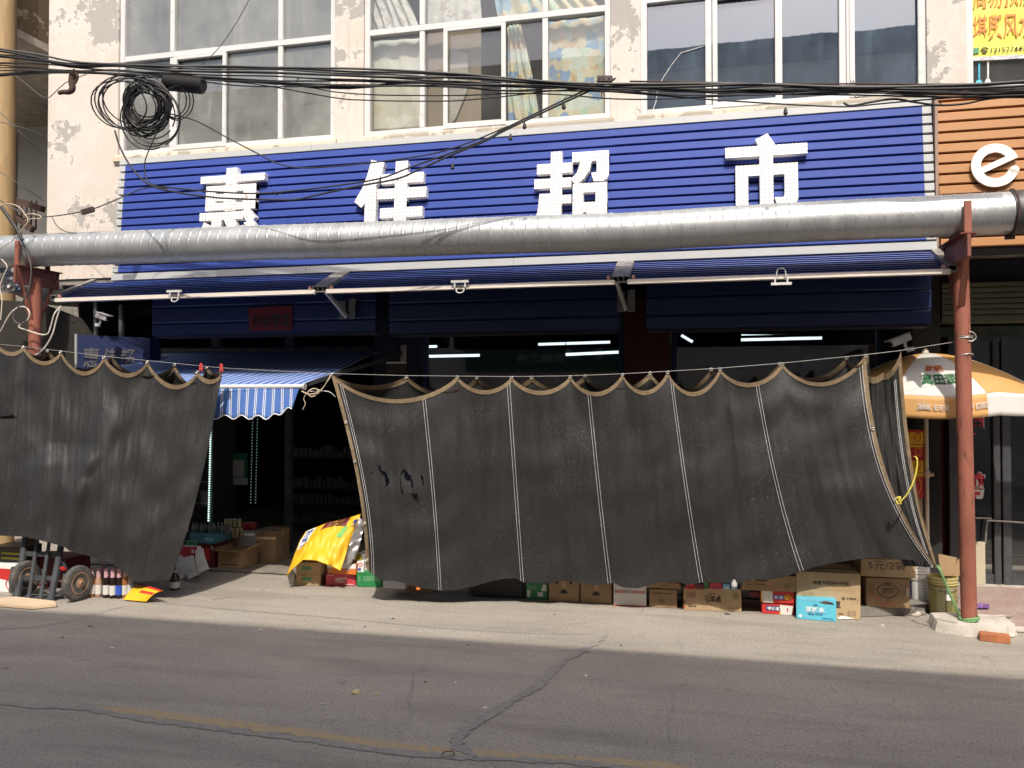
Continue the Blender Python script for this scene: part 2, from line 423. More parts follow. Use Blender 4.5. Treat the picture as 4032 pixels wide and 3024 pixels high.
MAROON = M('maroon print card', (.16, .02, .03), .5)
GREYP = M('grey card', (.42, .41, .40), .7, var=.06)
REDTXT = M('red window lettering', (.80, .05, .065), .5)
DARKRED = M('dark red panel', (.075, .012, .011), .6, var=.2, vs=3)
OLIVE = M('olive plastic', (.30, .27, .09), .45, var=.12, vs=5)
OLIVE_L = M('olive rim plastic', (.48, .42, .18), .45, var=.08)
PLASTW = M('white plastic', (.74, .74, .72), .4, var=.05)
SILVER = M('silver film lining', (.52, .52, .53), .35, .6, var=.15, vs=12, bmp=.5, bs=18)
YFILM = M('yellow plastic film', (.80, .46, .02), .5, var=.05, vs=3, bmp=.12, bs=9)
WOOD = M('pale wood', (.62, .47, .32), .8, var=.15, vs=6, st=(.25, 1, 4))
WOOD_E = M('splintered wood edge', (.33, .2, .11), .85, var=.3, vs=30)
BRICK = M('red brick', (.42, .155, .065), .9, var=.25, vs=12, bmp=.5, bs=60)
TWINE = M('hemp twine', (.48, .40, .29), .9, var=.2, vs=40)
YROPE = M('yellow cord', (.62, .52, .08), .7)
GROPE = M('green strap', (.16, .33, .13), .7, var=.2, vs=30)
PEG = M('red clothes peg', (.6, .08, .06), .45)
POLEW = M('yellow brown pole', (.36, .25, .125), .8, var=.15, vs=5, st=(4, 4, .5), spot=((.3, .17, .07), 9, .55, .7))

# ------------------------------------------------------------------ lettering
_tc = {}
def glyphs(body, off, ext, res=4):
    k = (body, off, ext)
    if k in _tc: return _tc[k]
    cu = bpy.data.curves.new('lettering', 'FONT'); cu.body = body; cu.size = 1; cu.extrude = ext; cu.offset = off; cu.resolution_u = res
    o = bpy.data.objects.new('lettering', cu); COL.objects.link(o)
    bpy.context.view_layer.update()
    dg = bpy.context.evaluated_depsgraph_get()
    me = bpy.data.meshes.new_from_object(o.evaluated_get(dg))
    vs = [v.co.copy() for v in me.vertices]; fs = [tuple(p.vertices) for p in me.polygons]
    bpy.data.objects.remove(o); bpy.data.curves.remove(cu); bpy.data.meshes.remove(me)
    _tc[k] = (vs, fs); return vs, fs
def lettering(name, body, org, ux, uz, w, h, depth, mat, parent, off=0., flip=False, skew=0):
    """fit the glyphs of body in a w x h box whose lower left corner is org; depth stands out of the surface"""
    vs, fs = glyphs(body, off, .5)
    if not vs: return None
    x0, x1 = min(v.x for v in vs), max(v.x for v in vs); y0, y1 = min(v.y for v in vs), max(v.y for v in vs)
    org, ux, uz = V(org), V(ux).normalized(), V(uz).normalized(); n = ux.cross(uz).normalized()
    mb = MB(); out = []
    for v in vs:
        a = (v.x - x0) / max(x1 - x0, 1e-6); b = (v.y - y0) / max(y1 - y0, 1e-6)
        if flip: a, b = 1 - a, 1 - b
        out.append(org + ux * (a * w + skew * b * h) + uz * (b * h) + n * ((v.z + .5) * depth))
    mb.add(out, fs)
    return mb.build(name, mat, parent, recalc=False) if parent is not None else mb

# ================================================================== SETTING: ground, pavements
YW = 7.48                                     # face of the upper wall
YG = 8.30                                     # glass line of the shop under the overhang
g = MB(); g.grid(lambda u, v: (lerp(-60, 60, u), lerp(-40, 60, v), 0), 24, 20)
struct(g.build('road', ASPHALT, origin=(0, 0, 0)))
fl = mbox(-6.9, 2.0, 7.33, 16.5, 0.001, .02)
def slab_edge(mb): return mb
struct(fl.build('shop_floor', FLOOR_T, bevel=.012))
m, t, N, L, P = nt('pink paving tiles'); co = coords(N)
bk = N.new('ShaderNodeTexBrick'); bk.inputs['Scale'].default_value = 1; bk.inputs['Brick Width'].default_value = .21; bk.inputs['Row Height'].default_value = .105; bk.inputs['Mortar Size'].default_value = .006
rt = N.new('ShaderNodeMapping'); rt.inputs['Rotation'].default_value = (0, 0, R(24)); L.new(co, rt.inputs[0]); L.new(rt.outputs[0], bk.inputs['Vector'])
bk.inputs['Color1'].default_value = (.36, .24, .215, 1); bk.inputs['Color2'].default_value = (.30, .205, .18, 1); bk.inputs['Mortar'].default_value = (.33, .29, .25, 1)
c = mix(N, L, math_n(N, L, 'MULTIPLY', mrange(N, L, noise_n(N, L, co, 4, 7, .7), .42, .7), .8), bk.outputs['Color'], (.42, .36, .3))
L.new(c, P.inputs['Base Color']); P.inputs['Roughness'].default_value = .9; bump(N, L, P, bk.outputs['Fac'], -.5, .006)
TILES = m
struct(mbox(2.0, 9, 6.86, 8.295, 0.0, .012).build('pavement', TILES, bevel=.01))
struct(mbox(2.0, 9, 6.74, 6.857, 0.0, .02).build('kerb', CONCRETE, bevel=.012))
struct(mbox(2.0, 9, 8.30, 13, 0.0, .02).build('door_step', CONCRETE, bevel=.01))
# low step under the cartons at the right
stp = MB(); pts = [gnd(3380, 2432), gnd(3560, 2424), gnd(3640, 2412), gnd(3700, 2400), V((1.93, 7.33, 0)), V((1.0, 7.33, 0))]
stp.prism(pts, (0, 0, .075)); struct(stp.build('concrete_step', CONC_DARK, bevel=.012))
# tar seams and worn line: irregular ribbons lying on the road
def ribbon(name, pts, wd, z, mat, jit=.3, n=10, seed=1):
    rnd = random.Random(seed); p = smooth_path([gnd(x, y) for x, y in pts], n); mb = MB(); prev = None
    for i, q in enumerate(p):
        tdir = (p[min(i + 1, len(p) - 1)] - p[max(i - 1, 0)]).normalized(); nn = V((-tdir.y, tdir.x, 0))
        wl = wd * interp([0, .08, .92, 1], [.3, 1, 1, .3], i / (len(p) - 1))
        a = q + nn * wl * (.5 + jit * (rnd.random() - .5)); b = q - nn * wl * (.5 + jit * (rnd.random() - .5))
        a.z = b.z = z
        if prev: mb.quad(prev[0], prev[1], b, a)
        prev = (a, b)
    return struct(mb.build(name, mat, recalc=True))
ribbon('road_line', [(370, 2785), (620, 2815), (900, 2850), (1250, 2895), (1560, 2940), (1800, 2962), (2100, 2985), (2500, 3010), (2800, 3040)], .085, .002, ROADPAINT, .35, 14, 3)
ribbon('tar_seam', [(-60, 2765), (100, 2778), (350, 2795), (620, 2840), (900, 2875), (1250, 2920), (1560, 2962), (1850, 2985), (2200, 3000), (2600, 3040)], .055, .0035, TAR, .5, 14, 5)
ribbon('tar_seam', [(1880, 2985), (1800, 2935), (1830, 2880), (1950, 2800), (2130, 2690), (2200, 2620), (2300, 2560), (2390, 2500)], .065, .005, TAR, .55, 12, 7)
ribbon('tar_seam', [(-40, 2478), (120, 2470), (300, 2440), (420, 2405), (500, 2388)], .03, .002, TAR, .6, 10, 9)
ribbon('tar_seam', [(640, 2375), (900, 2400), (1300, 2432), (1700, 2470), (2000, 2490), (2300, 2500)], .016, .002, TAR, .8, 12, 13)

# ================================================================== MAIN BUILDING
XL, XR = at(191, 300, YW).x, 6.5
ZS, ZT, ZH = at(1316, 545, YW).z, (at(1316, 135, YW).z + at(2398, 31.6, YW).z) / 2, 6.35
wx = [(at(467, 200, YW).x, at(1318, 200, YW).x), (at(1432, 200, YW).x, at(2404, 200, YW).x), (at(2522, 200, YW).x, at(3650, 200, YW).x), (at(3806, 100, YW).x, 4.6)]
ZB = at(480, 1091, YW).z
bld = thing('shop_building', 'cream plaster two storey shop building with peeling walls and white framed upper windows', 'building', (-2.5, YW, 0))
def obj(name, mb, mat, parent, **k): return mb.build(name, mat, parent, **k)
wl = MB()
D = .24
spans = [XL] + [v for p in wx for v in p] + [XR]
def wallpiece(mb, x0, x1, z0, z1, tl=0):
    # front face finely divided so that the corner edge may be uneven
    mb.box(x0, x1, YW, YW + D, z0, z1)
for i in range(0, len(spans), 2): wallpiece(wl, spans[i], spans[i + 1], ZS, ZH)
wallpiece(wl, XL, XR, ZH, 7.6)
wallpiece(wl, XL, XR, ZB, ZS)
obj('wall', wl, PLASTER, bld)
sw = MB(); sw.box(XL, XL + .2, YW + D, 13, ZB, 7.6); obj('side_wall', sw, PLASTER2, bld)
rf = MB(); rf.box(XL, XR, YW, 13, 7.6, 7.75); obj('roof', rf, CONC_DARK, bld)
of = MB(); of.box(XL + .21, XR, YW + D, 13, ZB, ZB + .12); obj('upper_floor', of, ROOM, bld)
# ledge of crumbled render under each window
for a, b in wx[:3]:
    lg = MB(); n = 26
    def lf(u, v, a=a, b=b):
        return (lerp(a - .03, b + .03, u), YW - .035 - .018 * noise.noise(V((u * 14, 3, a))) * (1 if v < 1 else 0) + (.03 if v in (0, 1) else 0), lerp(ZS - .1, ZS - .004, v))
    lg.grid(lf, 40, 4)
    lg.box(a - .03, b + .03, YW - .018, YW - .003, ZS - .1, ZS - .012)
    obj('window_ledge', lg, LEDGE, bld)
# room interiors of the upper floor
rooms = MB()
for a, b in wx:
    rooms.quad((a - .1, 11.5, ZB + .13), (b + .1, 11.5, ZB + .13), (b + .1, 11.5, 7.5), (a - .1, 11.5, 7.5))
    rooms.quad((a - .1, YW + D, 6.9), (b + .1, YW + D, 6.9), (b + .1, 11.5, 6.9), (a - .1, 11.5, 6.9))
    rooms.box(a - .16, a - .1, YW + D, 11.5, ZB + .13, 6.9)
    rooms.box(b + .1, b + .16, YW + D, 11.5, ZB + .13, 6.9)
obj('upper_room', rooms, ROOM, bld)
dw = MB(); X_ = at(1150, 500, 9.6).x
dw.box(X_, X_ + .55, 9.6, 9.66, ZB + .13, 6.3); obj('inner_door', dw, M('pale inner door', (.5, .5, .49), .6), bld)
dw = MB(); X_ = at(940, 500, 8.6).x
dw.box(X_ - .05, X_ + .3, 8.6, 9.0, ZB + .13, 5.05); obj('cupboard', dw, ROOM_D, bld)

# ---- windows
FW_, FD = .055, .07
def window(k, vs_up, vs_lo, sashes, glass_up, glass_lo, zt=ZT):
    a, b = wx[k]
    mid = V(((a + b) / 2, YW, ZS))
    f = MB(); y0, y1 = YW + .025, YW + .025 + FD
    f.box(a, a + FW_, y0, y1, ZS, ZH); f.box(b - FW_, b, y0, y1, ZS, ZH)
    f.box(a + FW_, b - FW_, y0, y1, ZS, ZS + .05); f.box(a + FW_, b - FW_, y0, y1, ZH - FW_, ZH)
    f.box(a + FW_, b - FW_, y0 - .002, y1, zt - .03, zt + .03)
    for x in vs_lo: f.box(x - .026, x + .026, y0 + .001, y1, ZS + .05, zt - .03)
    for x in vs_up: f.box(x - .026, x + .026, y0 + .001, y1, zt + .03, ZH - FW_)
    fo = f.build('window', WHITEFRAME, bld, bevel=.004)
    e = [a + FW_] + [v for x in vs_lo for v in (x - .026, x + .026)] + [b - FW_]
    for i in range(0, len(e), 2):
        gi = glass_lo[i // 2] if isinstance(glass_lo, list) else glass_lo
        mbox(e[i], e[i + 1], y0 + .04, y0 + .046, ZS + .05, zt - .03).build('pane', gi, fo)
    e = [a + FW_] + [v for x in vs_up for v in (x - .026, x + .026)] + [b - FW_]
    for i in range(0, len(e), 2): mbox(e[i], e[i + 1], y0 + .04, y0 + .046, zt + .03, ZH - FW_).build('pane', glass_up, fo)
    for (x0, x1) in sashes:
        s = MB(); w_ = .042; ys0, ys1 = y0 - .012, y0 + .022; zb, zt2 = ZS + .012, zt - .032
        s.box(x0, x0 + w_, ys0, ys1, zb, zt2); s.box(x1 - w_, x1, ys0, ys1, zb, zt2)
        s.box(x0 + w_, x1 - w_, ys0, ys1, zb, zb + .055); s.box(x0 + w_, x1 - w_, ys0, ys1, zt2 - .035, zt2)
        s.build('sash', WHITEFRAME, fo, bevel=.004)
    return fo
def wX(x, y=300): return at(x, y, YW + .03).x
window(0, [wX(678), wX(1104)], [wX(678), wX(1104)], [(wX(686), wX(893))], GLASS_DUSTY, GLASS_DUSTY)
window(1, [wX(1662), wX(2147)], [wX(1662), wX(2147)], [(wX(1747), wX(1992))], GLASS_CLEAR, GLASS_CLEAR)
window(2, [wX(2790), wX(3332)], [wX(2790), wX(3068), wX(3318), wX(3346)], [(wX(2806), wX(3072)), (wX(3345), wX(3636))], GLASS_BLUE, GLASS_BLUE, ZT + .03)
window(3, [wX(4200)], [wX(4250)], [], GLASS_CLEAR, GLASS_CLEAR, ZT + .9)
ck = MB(); ck.tube([at(2567, 445, YW + .06), at(2583, 400, YW + .06), at(2590, 350, YW + .06), at(2608, 312, YW + .06), at(2640, 262, YW + .06), at(2682, 208, YW + .06), at(2770, 182, YW + .06)], .004, 5)
obj('glass_crack', ck, STITCH, bld)

# ---- curtains hung inside the middle window
def mat_curtain(name, base, cols, sc, blotch=True):
    m, t, N, L, P = nt(name); co = coords(N)
    v = N.new('ShaderNodeTexVoronoi'); v.inputs['Scale'].default_value = sc
    d = N.new('ShaderNodeTexNoise'); d.inputs['Scale'].default_value = sc; L.new(co, d.inputs['Vector'])
    mx = N.new('ShaderNodeMix'); mx.data_type = 'VECTOR'; mx.inputs[0].default_value = .12; L.new(co, mx.inputs[4]); L.new(d.outputs['Color'], mx.inputs[5]); L.new(mx.outputs[1], v.inputs['Vector'])
    s = sep(N, L, v.outputs['Color']); c = mix(N, L, noise_n(N, L, co, 3), base, tuple(x * .85 for x in base))
    for i, (cc, lo) in enumerate(cols):
        c = mix(N, L, math_n(N, L, 'MULTIPLY', mrange(N, L, s[i % 3], lo, lo + .02), .85), c, cc)
    L.new(c, P.inputs['Base Color']); P.inputs['Roughness'].default_value = .9; return m
CUR_A = mat_curtain('pale curtain', (.62, .60, .50), [((.35, .48, .55), .9), ((.55, .48, .36), .88), ((.68, .66, .58), .5)], 5)
CUR_B = mat_curtain('grey figured curtain', (.62, .61, .57), [((.45, .42, .40), .72), ((.5, .49, .47), .75), ((.66, .65, .62), .5)], 17)
CUR_C = mat_curtain('sea pattern curtain', (.66, .60, .44), [((.42, .58, .46), .66), ((.25, .44, .60), .80), ((.55, .40, .22), .80), ((.62, .66, .60), .8), ((.20, .32, .52), .93)], 12)
def curtain(label, px, mat, folds, amp, pinch=None, Y=YW + .17, grp=None):
    (x0, y0), (x1, y1), (x2, y2), (x3, y3) = px          # top left, top right, bottom right, bottom left
    mb = MB(); sd = x0 * .01
    def fn(u, v):
        x = lerp(lerp(x0, x1, u), lerp(x3, x2, u), v); y = lerp(lerp(y0, y1, u), lerp(y3, y2, u), v)
        if pinch: x = lerp(x, pinch[0] + (x - pinch[0]) * .35, max(0, 1 - v * pinch[1]) ** 1.5)
        q = at(x, y, Y); q.y += amp * math.sin(u * folds + 2.2 * noise.noise(V((u * 5, v * 1.5, sd)))) + .6 * amp * noise.noise(V((u * 9, v * 4, sd + 3)))
        return q
    mb.grid(fn, 60, 30); o = mb.build('curtain', mat, smooth=60, solid=.003); return tag(o, label, 'curtain', grp)
curtain('cream curtain with pale blue pictures hung behind the lower pane beside the left pier', [(1446, 165), (1652, 150), (1652, 505), (1446, 518)], CUR_A, 16, .008)
curtain('grey figured curtain bunched behind the top pane above the cream picture curtain', [(1400, -140), (1650, -150), (1652, 108), (1470, 125)], CUR_B, 34, .022, (1420, .9), YW + .19)
curtain('grey figured curtain falling flat behind the wide top pane of the curtained window', [(1672, -150), (1880, -160), (1897, 78), (1675, 100)], CUR_B, 16, .012, None, YW + .19)
curtain('sea patterned curtain bunched behind the top right pane of the curtained window', [(1915, -150), (2390, -170), (2396, 40), (1960, 75)], CUR_C, 44, .022, (1960, .8), YW + .2)
curtain('sea patterned curtain gathered in radiating folds behind the narrow sliding pane', [(1992, 105), (2140, 95), (2140, 470), (2005, 482)], CUR_C, 22, .02, (2000, .7))
curtain('sea patterned curtain hung nearly flat behind the lower right pane of the curtained window', [(2155, 88), (2392, 62), (2392, 470), (2155, 488)], CUR_C, 18, .009)
bd = MB(); bd.quad(at(1676, 118, YW + .2), at(1746, 112, YW + .2), at(1746, 520, YW + .2), at(1676, 525, YW + .2)); bd.quad(at(1765, 130, YW + .24), at(1895, 112, YW + .24), at(1895, 495, YW + .24), at(1765, 502, YW + .24))
tag(bd.build('window_board', M('brown board', (.26, .21, .15), .8, var=.12, vs=3, st=(3, 3, .4)), solid=.012), 'brown boards standing behind the sliding panes of the curtained window', 'board')
bd = MB(); bd.poly([at(1768, 190, YW + .21), at(1842, 212, YW + .21), at(1844, 300, YW + .21), at(1838, 360, YW + .21), at(1792, 470, YW + .21), at(1768, 488, YW + .21)])
tag(bd.build('torn_paper', M('torn grey paper', (.42, .40, .36), .9), solid=.002), 'torn grey paper sheet stuck on the brown window boards', 'paper')

# ---- ground floor under the overhang
gf = MB()
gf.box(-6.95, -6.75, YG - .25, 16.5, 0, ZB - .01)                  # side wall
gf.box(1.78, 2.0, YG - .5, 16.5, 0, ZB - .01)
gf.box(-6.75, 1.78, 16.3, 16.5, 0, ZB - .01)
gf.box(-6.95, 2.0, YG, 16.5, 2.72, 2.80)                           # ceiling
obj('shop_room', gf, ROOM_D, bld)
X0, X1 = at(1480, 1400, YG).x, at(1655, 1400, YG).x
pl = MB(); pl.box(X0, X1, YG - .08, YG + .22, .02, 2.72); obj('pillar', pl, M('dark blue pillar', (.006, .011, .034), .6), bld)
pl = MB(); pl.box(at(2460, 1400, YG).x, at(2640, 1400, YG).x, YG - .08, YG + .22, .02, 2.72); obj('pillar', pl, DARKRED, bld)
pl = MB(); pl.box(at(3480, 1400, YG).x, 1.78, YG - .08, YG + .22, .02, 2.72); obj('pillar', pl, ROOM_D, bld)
so = MB(); so.box(XL + .05, XR, YW + .02, YG - .001, ZB - .06, ZB - .004); obj('soffit', so, CONC_DARK, bld)
# shop windows
for xa, xb in ((1665, 2455), (2645, 3475)):
    a, b = at(xa, 1400, YG).x, at(xb, 1400, YG).x
    f = MB(); zt, zb = 2.55, .9
    f.box(a, a + .05, YG, YG + .06, zb, zt); f.box(b - .05, b, YG, YG + .06, zb, zt); f.box(a + .05, b - .05, YG, YG + .06, zt - .05, zt); f.box(a + .05, b - .05, YG, YG + .06, zb, zb + .05)
    fo = f.build('shop_window', BLUE_DK, bld, bevel=.004)
    mbox(a + .05, b - .05, YG + .03, YG + .036, zb + .05, zt - .05).build('pane', GLASS_SHOP, fo)
    zr = at(xa, 1458, YG + .07).z
    mbox(a + .02, b - .02, YG + .07, YG + .1, .02, zr).build('red_panel', DARKRED, fo)
    hd = MB(); hd.box(a, b, YG - .02, YG + .2, zt, 2.72); hd.build('header', ROOM_D, fo)
# door posts
dp = MB(); dp.box(at(830, 1600, YG).x, at(862, 1600, YG).x, YG, YG + .08, .02, 2.6); dp.box(at(1118, 1600, YG).x, at(1140, 1600, YG).x, YG + .02, YG + .1, .02, 2.6)
obj('door_post', dp, DARKSTEEL, bld)

# ---- lit tubes inside the shop
def tube_lamp(p, q, Y, label):
    a, b = at(*p, Y), at(*q, Y); ex = (b - a).normalized()
    r = thing('tube_lamp', label, 'lamp', ((a + b) / 2).to_tuple(), 'lit tubes inside the shop')
    m_ = MB(); m_.cyl(a, b, .017, 10); m_.build('tube', TUBE_L, r, smooth=40)
    m_ = MB(); up = V((0, 0, .035)); m_.bar(a + up, b + up, .05, .03); m_.bar(a + up, V((a.x, a.y, 2.72)), .008); m_.bar(b + up, V((b.x, b.y, 2.72)), .008); m_.build('fitting', ROOM_D, r)
tube_lamp((1640, 1366), (1720, 1364), 10.5, 'short lit tube behind the top left corner of the first shop window')
tube_lamp((1640, 1404), (1888, 1399), 9.6, 'lit tube low at the left of the first shop window')
tube_lamp((2120, 1356), (2402, 1347), 10.5, 'upper lit tube at the right of the first shop window')
tube_lamp((2228, 1396), (2443, 1386), 9.6, 'lower lit tube at the right of the first shop window')
tube_lamp((2683, 1320), (2727, 1346), 10.0, 'short slanting lit tube in the second shop window')
tube_lamp((2918, 1322), (3190, 1324), 11.0, 'upper of two close parallel lit tubes in the second shop window')
tube_lamp((2918, 1338), (3236, 1331), 10.2, 'lower of two close parallel lit tubes in the second shop window')

# ---- blue roller shutter housings under the canopy
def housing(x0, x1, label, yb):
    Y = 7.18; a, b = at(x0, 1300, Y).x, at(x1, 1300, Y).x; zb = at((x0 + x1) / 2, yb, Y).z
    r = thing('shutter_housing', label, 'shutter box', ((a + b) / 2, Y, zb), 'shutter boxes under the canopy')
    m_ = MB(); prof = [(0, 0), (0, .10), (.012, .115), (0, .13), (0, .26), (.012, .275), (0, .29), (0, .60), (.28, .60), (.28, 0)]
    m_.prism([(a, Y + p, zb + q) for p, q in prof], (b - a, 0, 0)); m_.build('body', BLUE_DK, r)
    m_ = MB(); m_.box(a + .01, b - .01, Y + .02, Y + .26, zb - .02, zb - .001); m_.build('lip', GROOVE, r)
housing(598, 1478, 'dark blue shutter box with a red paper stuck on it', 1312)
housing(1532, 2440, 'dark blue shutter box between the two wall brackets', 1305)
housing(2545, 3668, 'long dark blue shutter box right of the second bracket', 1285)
rp = thing('red_paper', 'red paper with brushed characters stuck on the blue shutter box', 'paper', at(1065, 1300, 7.17))
q = [at(978, 1215, 7.165), at(1150, 1203, 7.165), at(1150, 1300, 7.165), at(982, 1305, 7.165)]
m_ = MB(); m_.prism([q[3], q[2], q[1], q[0]], (0, .003, 0)); m_.build('sheet', M('dull red paper', (.20, .016, .014), .7), rp)
lettering('lettering', '興旺發達', at(992, 1290, 7.163), (1, 0, 0), (0, 0, 1), at(1140, 1250, 7.16).x - at(992, 1250, 7.16).x, .13, .002, INK, rp, .02)
# wall brackets (white plates with a diagonal stay)
for px, lab in (((1335, 1185, 1398, 1255), 'white bracket plate with diagonal stay near the red paper'), ((2430, 1150, 2500, 1227), 'white bracket plate with diagonal stay under the second canopy rail')):
    x0, y0, x1, y1 = px; Y = 7.12; a, b = at(x0, y0, Y), at(x1, y1, Y)
    r = thing('wall_bracket', lab, 'bracket', (b.x, Y, b.z))
    m_ = MB(); m_.box(a.x, a.x + (b.x - a.x) * .42, Y, Y + .02, b.z, a.z); m_.box(a.x + (b.x - a.x) * .58, b.x, Y, Y + .02, b.z, a.z + .02); m_.build('plate', RAIL, r, bevel=.003)
    m_ = MB(); m_.bar((a.x + .02, 6.72, a.z + .08), ((a.x + b.x) / 2, Y - .01, b.z + .02), .022, .035); m_.build('stay', WHITEFRAME, r)

# ================================================================== SIGN BOARD
sb = [at(447, 1104.6, 7.06), at(3688, 984.6, 7.06)]; stp_ = [at(466, 622, 7.17), at(3667, 392, 7.17)]
SX0, SX1 = (sb[0].x + stp_[0].x) / 2, (sb[1].x + stp_[1].x) / 2
SZ0, SZ1 = (sb[0].z + sb[1].z) / 2, (stp_[0].z + stp_[1].z) / 2
Pb, Pt = V((0, 7.06, SZ0)), V((0, 7.17, SZ1)); SU = (Pt - Pb).normalized(); SN = V((1, 0, 0)).cross(SU); SH = (Pt - Pb).length
def sign(name, label, x0, x1, col, endcol, org=Pb, n=14, trim=True, ends=(.066, .072), h=SH):
    r = thing(name, label, 'sign', ((x0 + x1) / 2, 7.1, SZ0))
    th = .068 if trim else 0.0
    bz = MB(); 
    def blk(mb, xa, xb, ta, tb, d0, d1):          # block between heights ta..tb along the face, standing d0..d1 out
        mb.obox(org + SU * ((ta + tb) / 2) + SN * ((d0 + d1) / 2) + V(((xa + xb) / 2, 0, 0)), ((xb - xa) / 2, 0, 0), SU * ((tb - ta) / 2), SN * ((d1 - d0) / 2))
    blk(bz, x0 + .004, x1 - .004, .004, h - .004, -.26, -.033); bz.build('backing', GROOVE, r)
    pitch = (h - 2 * th) / n; sl, en, en2 = MB(), MB(), MB()
    for i in range(n):
        ta, tb = th + i * pitch + .0165, th + (i + 1) * pitch
        prof = [(-.032, ta), (-.004, ta), (0, ta + .004), (.0, tb - .007), (-.005, tb), (-.032, tb)]
        def ex(mb, xa, xb):
            mb.prism([org + SU * q + SN * p + V((xa, 0, 0)) for p, q in prof], (xb - xa, 0, 0))
        ex(sl, x0 + ends[0], x1 - ends[1])
        if ends[0]: ex(en, x0, x0 + ends[0] - .001)
        if ends[1]: ex(en2, x1 - ends[1] + .001, x1)
    sl.build('slatted_panel', col, r)
    if ends[0]: en.build('end_trim', endcol, r); en2.build('end_trim', endcol, r)
    if trim:
        for k, (ta, tb) in enumerate(((0, th), (h - th + .006, h))):
            tm = MB(); xm = lerp(x0, x1, .545)
            xs_ = [x0 - .004, lerp(x0, x1, .28), xm, x1 + .004]
            for a, b in zip(xs_, xs_[1:]): blk(tm, a + .001, b - .001, ta, tb, -.26, .006)
            tm.build('trim', endcol, r, bevel=.003)
    return r
SGN = sign('shop_sign', 'long blue slatted shop sign with four white raised characters', SX0, SX1, BLUE, GREYTRIM)
def rc(x0, y0, x1, y1): return [(x0, y0), (x1, y0), (x1, y1), (x0, y1)]
STROKES = {
 '市': [[(.37, .93), (.52, 1.0), (.61, .86), (.45, .78)], rc(0, .71, 1, .845), rc(.125, .085, .28, .60), rc(.125, .46, .88, .60), rc(.72, .14, .88, .60),
        [(.88, .16), (.86, .08), (.82, .04), (.74, .02), (.635, .03), (.60, .17), (.70, .165), (.72, .20)], rc(.42, 0, .585, .80)],
 '佳': [[(.22, 1.0), (.41, .95), (.365, .79), (.31, .66), (.24, .52), (.10, .37), (0, .455), (.10, .62), (.17, .80)], rc(.15, 0, .31, .62),
        rc(.565, .35, .735, .955), rc(.37, .665, .955, .795), rc(.325, .465, 1, .60), rc(.565, .02, .735, .43), rc(.37, .215, .955, .345), rc(.31, 0, 1, .12)],
 '超': [rc(.21, .10, .355, .985), rc(.03, .70, .49, .83), rc(0, .51, .48, .635), rc(.355, .30, .48, .41),
        [(.07, .44), (.21, .44), (.225, .30), (.28, .20), (.36, .13), (.36, .0), (.24, .06), (.14, .0), (-.02, .0), (.05, .22)],
        [(.20, .12), (.45, .085), (1.0, .15), (.96, .02), (.7, -.02), (.36, -.01)],
        rc(.487, .825, .95, .955), rc(.80, .62, .95, .90), [(.95, .65), (.935, .585), (.87, .56), (.76, .57), (.73, .675), (.80, .68)],
        [(.60, .85), (.745, .85), (.71, .71), (.64, .61), (.55, .53), (.465, .60), (.55, .69)],
        rc(.50, .425, .935, .545), rc(.50, .17, .935, .30), rc(.50, .14, .635, .545), rc(.79, .14, .935, .545), rc(.68, .05, .80, .20)],
 '惠': [rc(.40, .40, .57, 1.0), rc(0, .80, 1, .90), rc(.10, .67, .88, .757), rc(.10, .545, .88, .64), rc(.10, .415, .88, .515), rc(.10, .415, .25, .757), rc(.385, .415, .545, .757), rc(.685, .415, .88, .757),
        rc(.02, .275, .70, .385), [(.66, .375), (.78, .44), (.90, .29), (.78, .21)], [(.02, .10), (.10, .26), (.21, .20), (.12, .0), (-.02, .0)],
        [(.20, .0), (.215, .27), (.375, .27), (.37, .12), (.44, .08), (.44, .0)], [(.40, .30), (.55, .33), (.62, .19), (.48, .13)], [(.55, .16), (.72, .19), (.76, .0), (.5, .0)], [(.72, .22), (.86, .26), (.99, .03), (.85, .0)]]}
for ch, (xa, xb, yt, hh) in (('惠', (790, 1043, 664, .71)), ('佳', (1400, 1683, 628, .715)), ('超', (2106, 2414, 592, .69)), ('市', (2856, 3181, 530, .66))):
    w_ = at(xb, yt + 250, 7.06).x - at(xa, yt + 250, 7.06).x; x0 = at(xa, yt + 150, 7.08).x
    top = at((xa + xb) / 2, yt, 7.11).z; t0 = (top - hh - SZ0) / SU.z
    lm = MB()
    for i, st_ in enumerate(STROKES[ch]):
        a_ = sum(p[0] * q[1] - q[0] * p[1] for p, q in zip(st_, st_[1:] + st_[:1]))
        if a_ < 0: st_ = st_[::-1]
        d1 = .065 + .0006 * i
        lm.prism([Pb + SU * (t0 + b * hh) + SN * d1 + V((x0 + a * w_, 0, 0)) for a, b in st_], -SN * (d1 - .004 - .0003 * i))
    lm.build('letter', LETTER, SGN)
# orange sign of the neighbour shop
osg = sign('neighbour_sign', 'orange slatted sign with a cream letter e beside the blue sign', SX1 + .035, 5.2, ORANGE, ORANGE, n=15, trim=False, ends=(0, 0), h=SH + .04)
gp = MB(); gp.box(SX1 + .008, SX1 + .03, 7.1, 7.3, SZ0, SZ1 + .02); gp.build('edge_strip', M('brown edge strip', (.32, .22, .17), .7), osg)
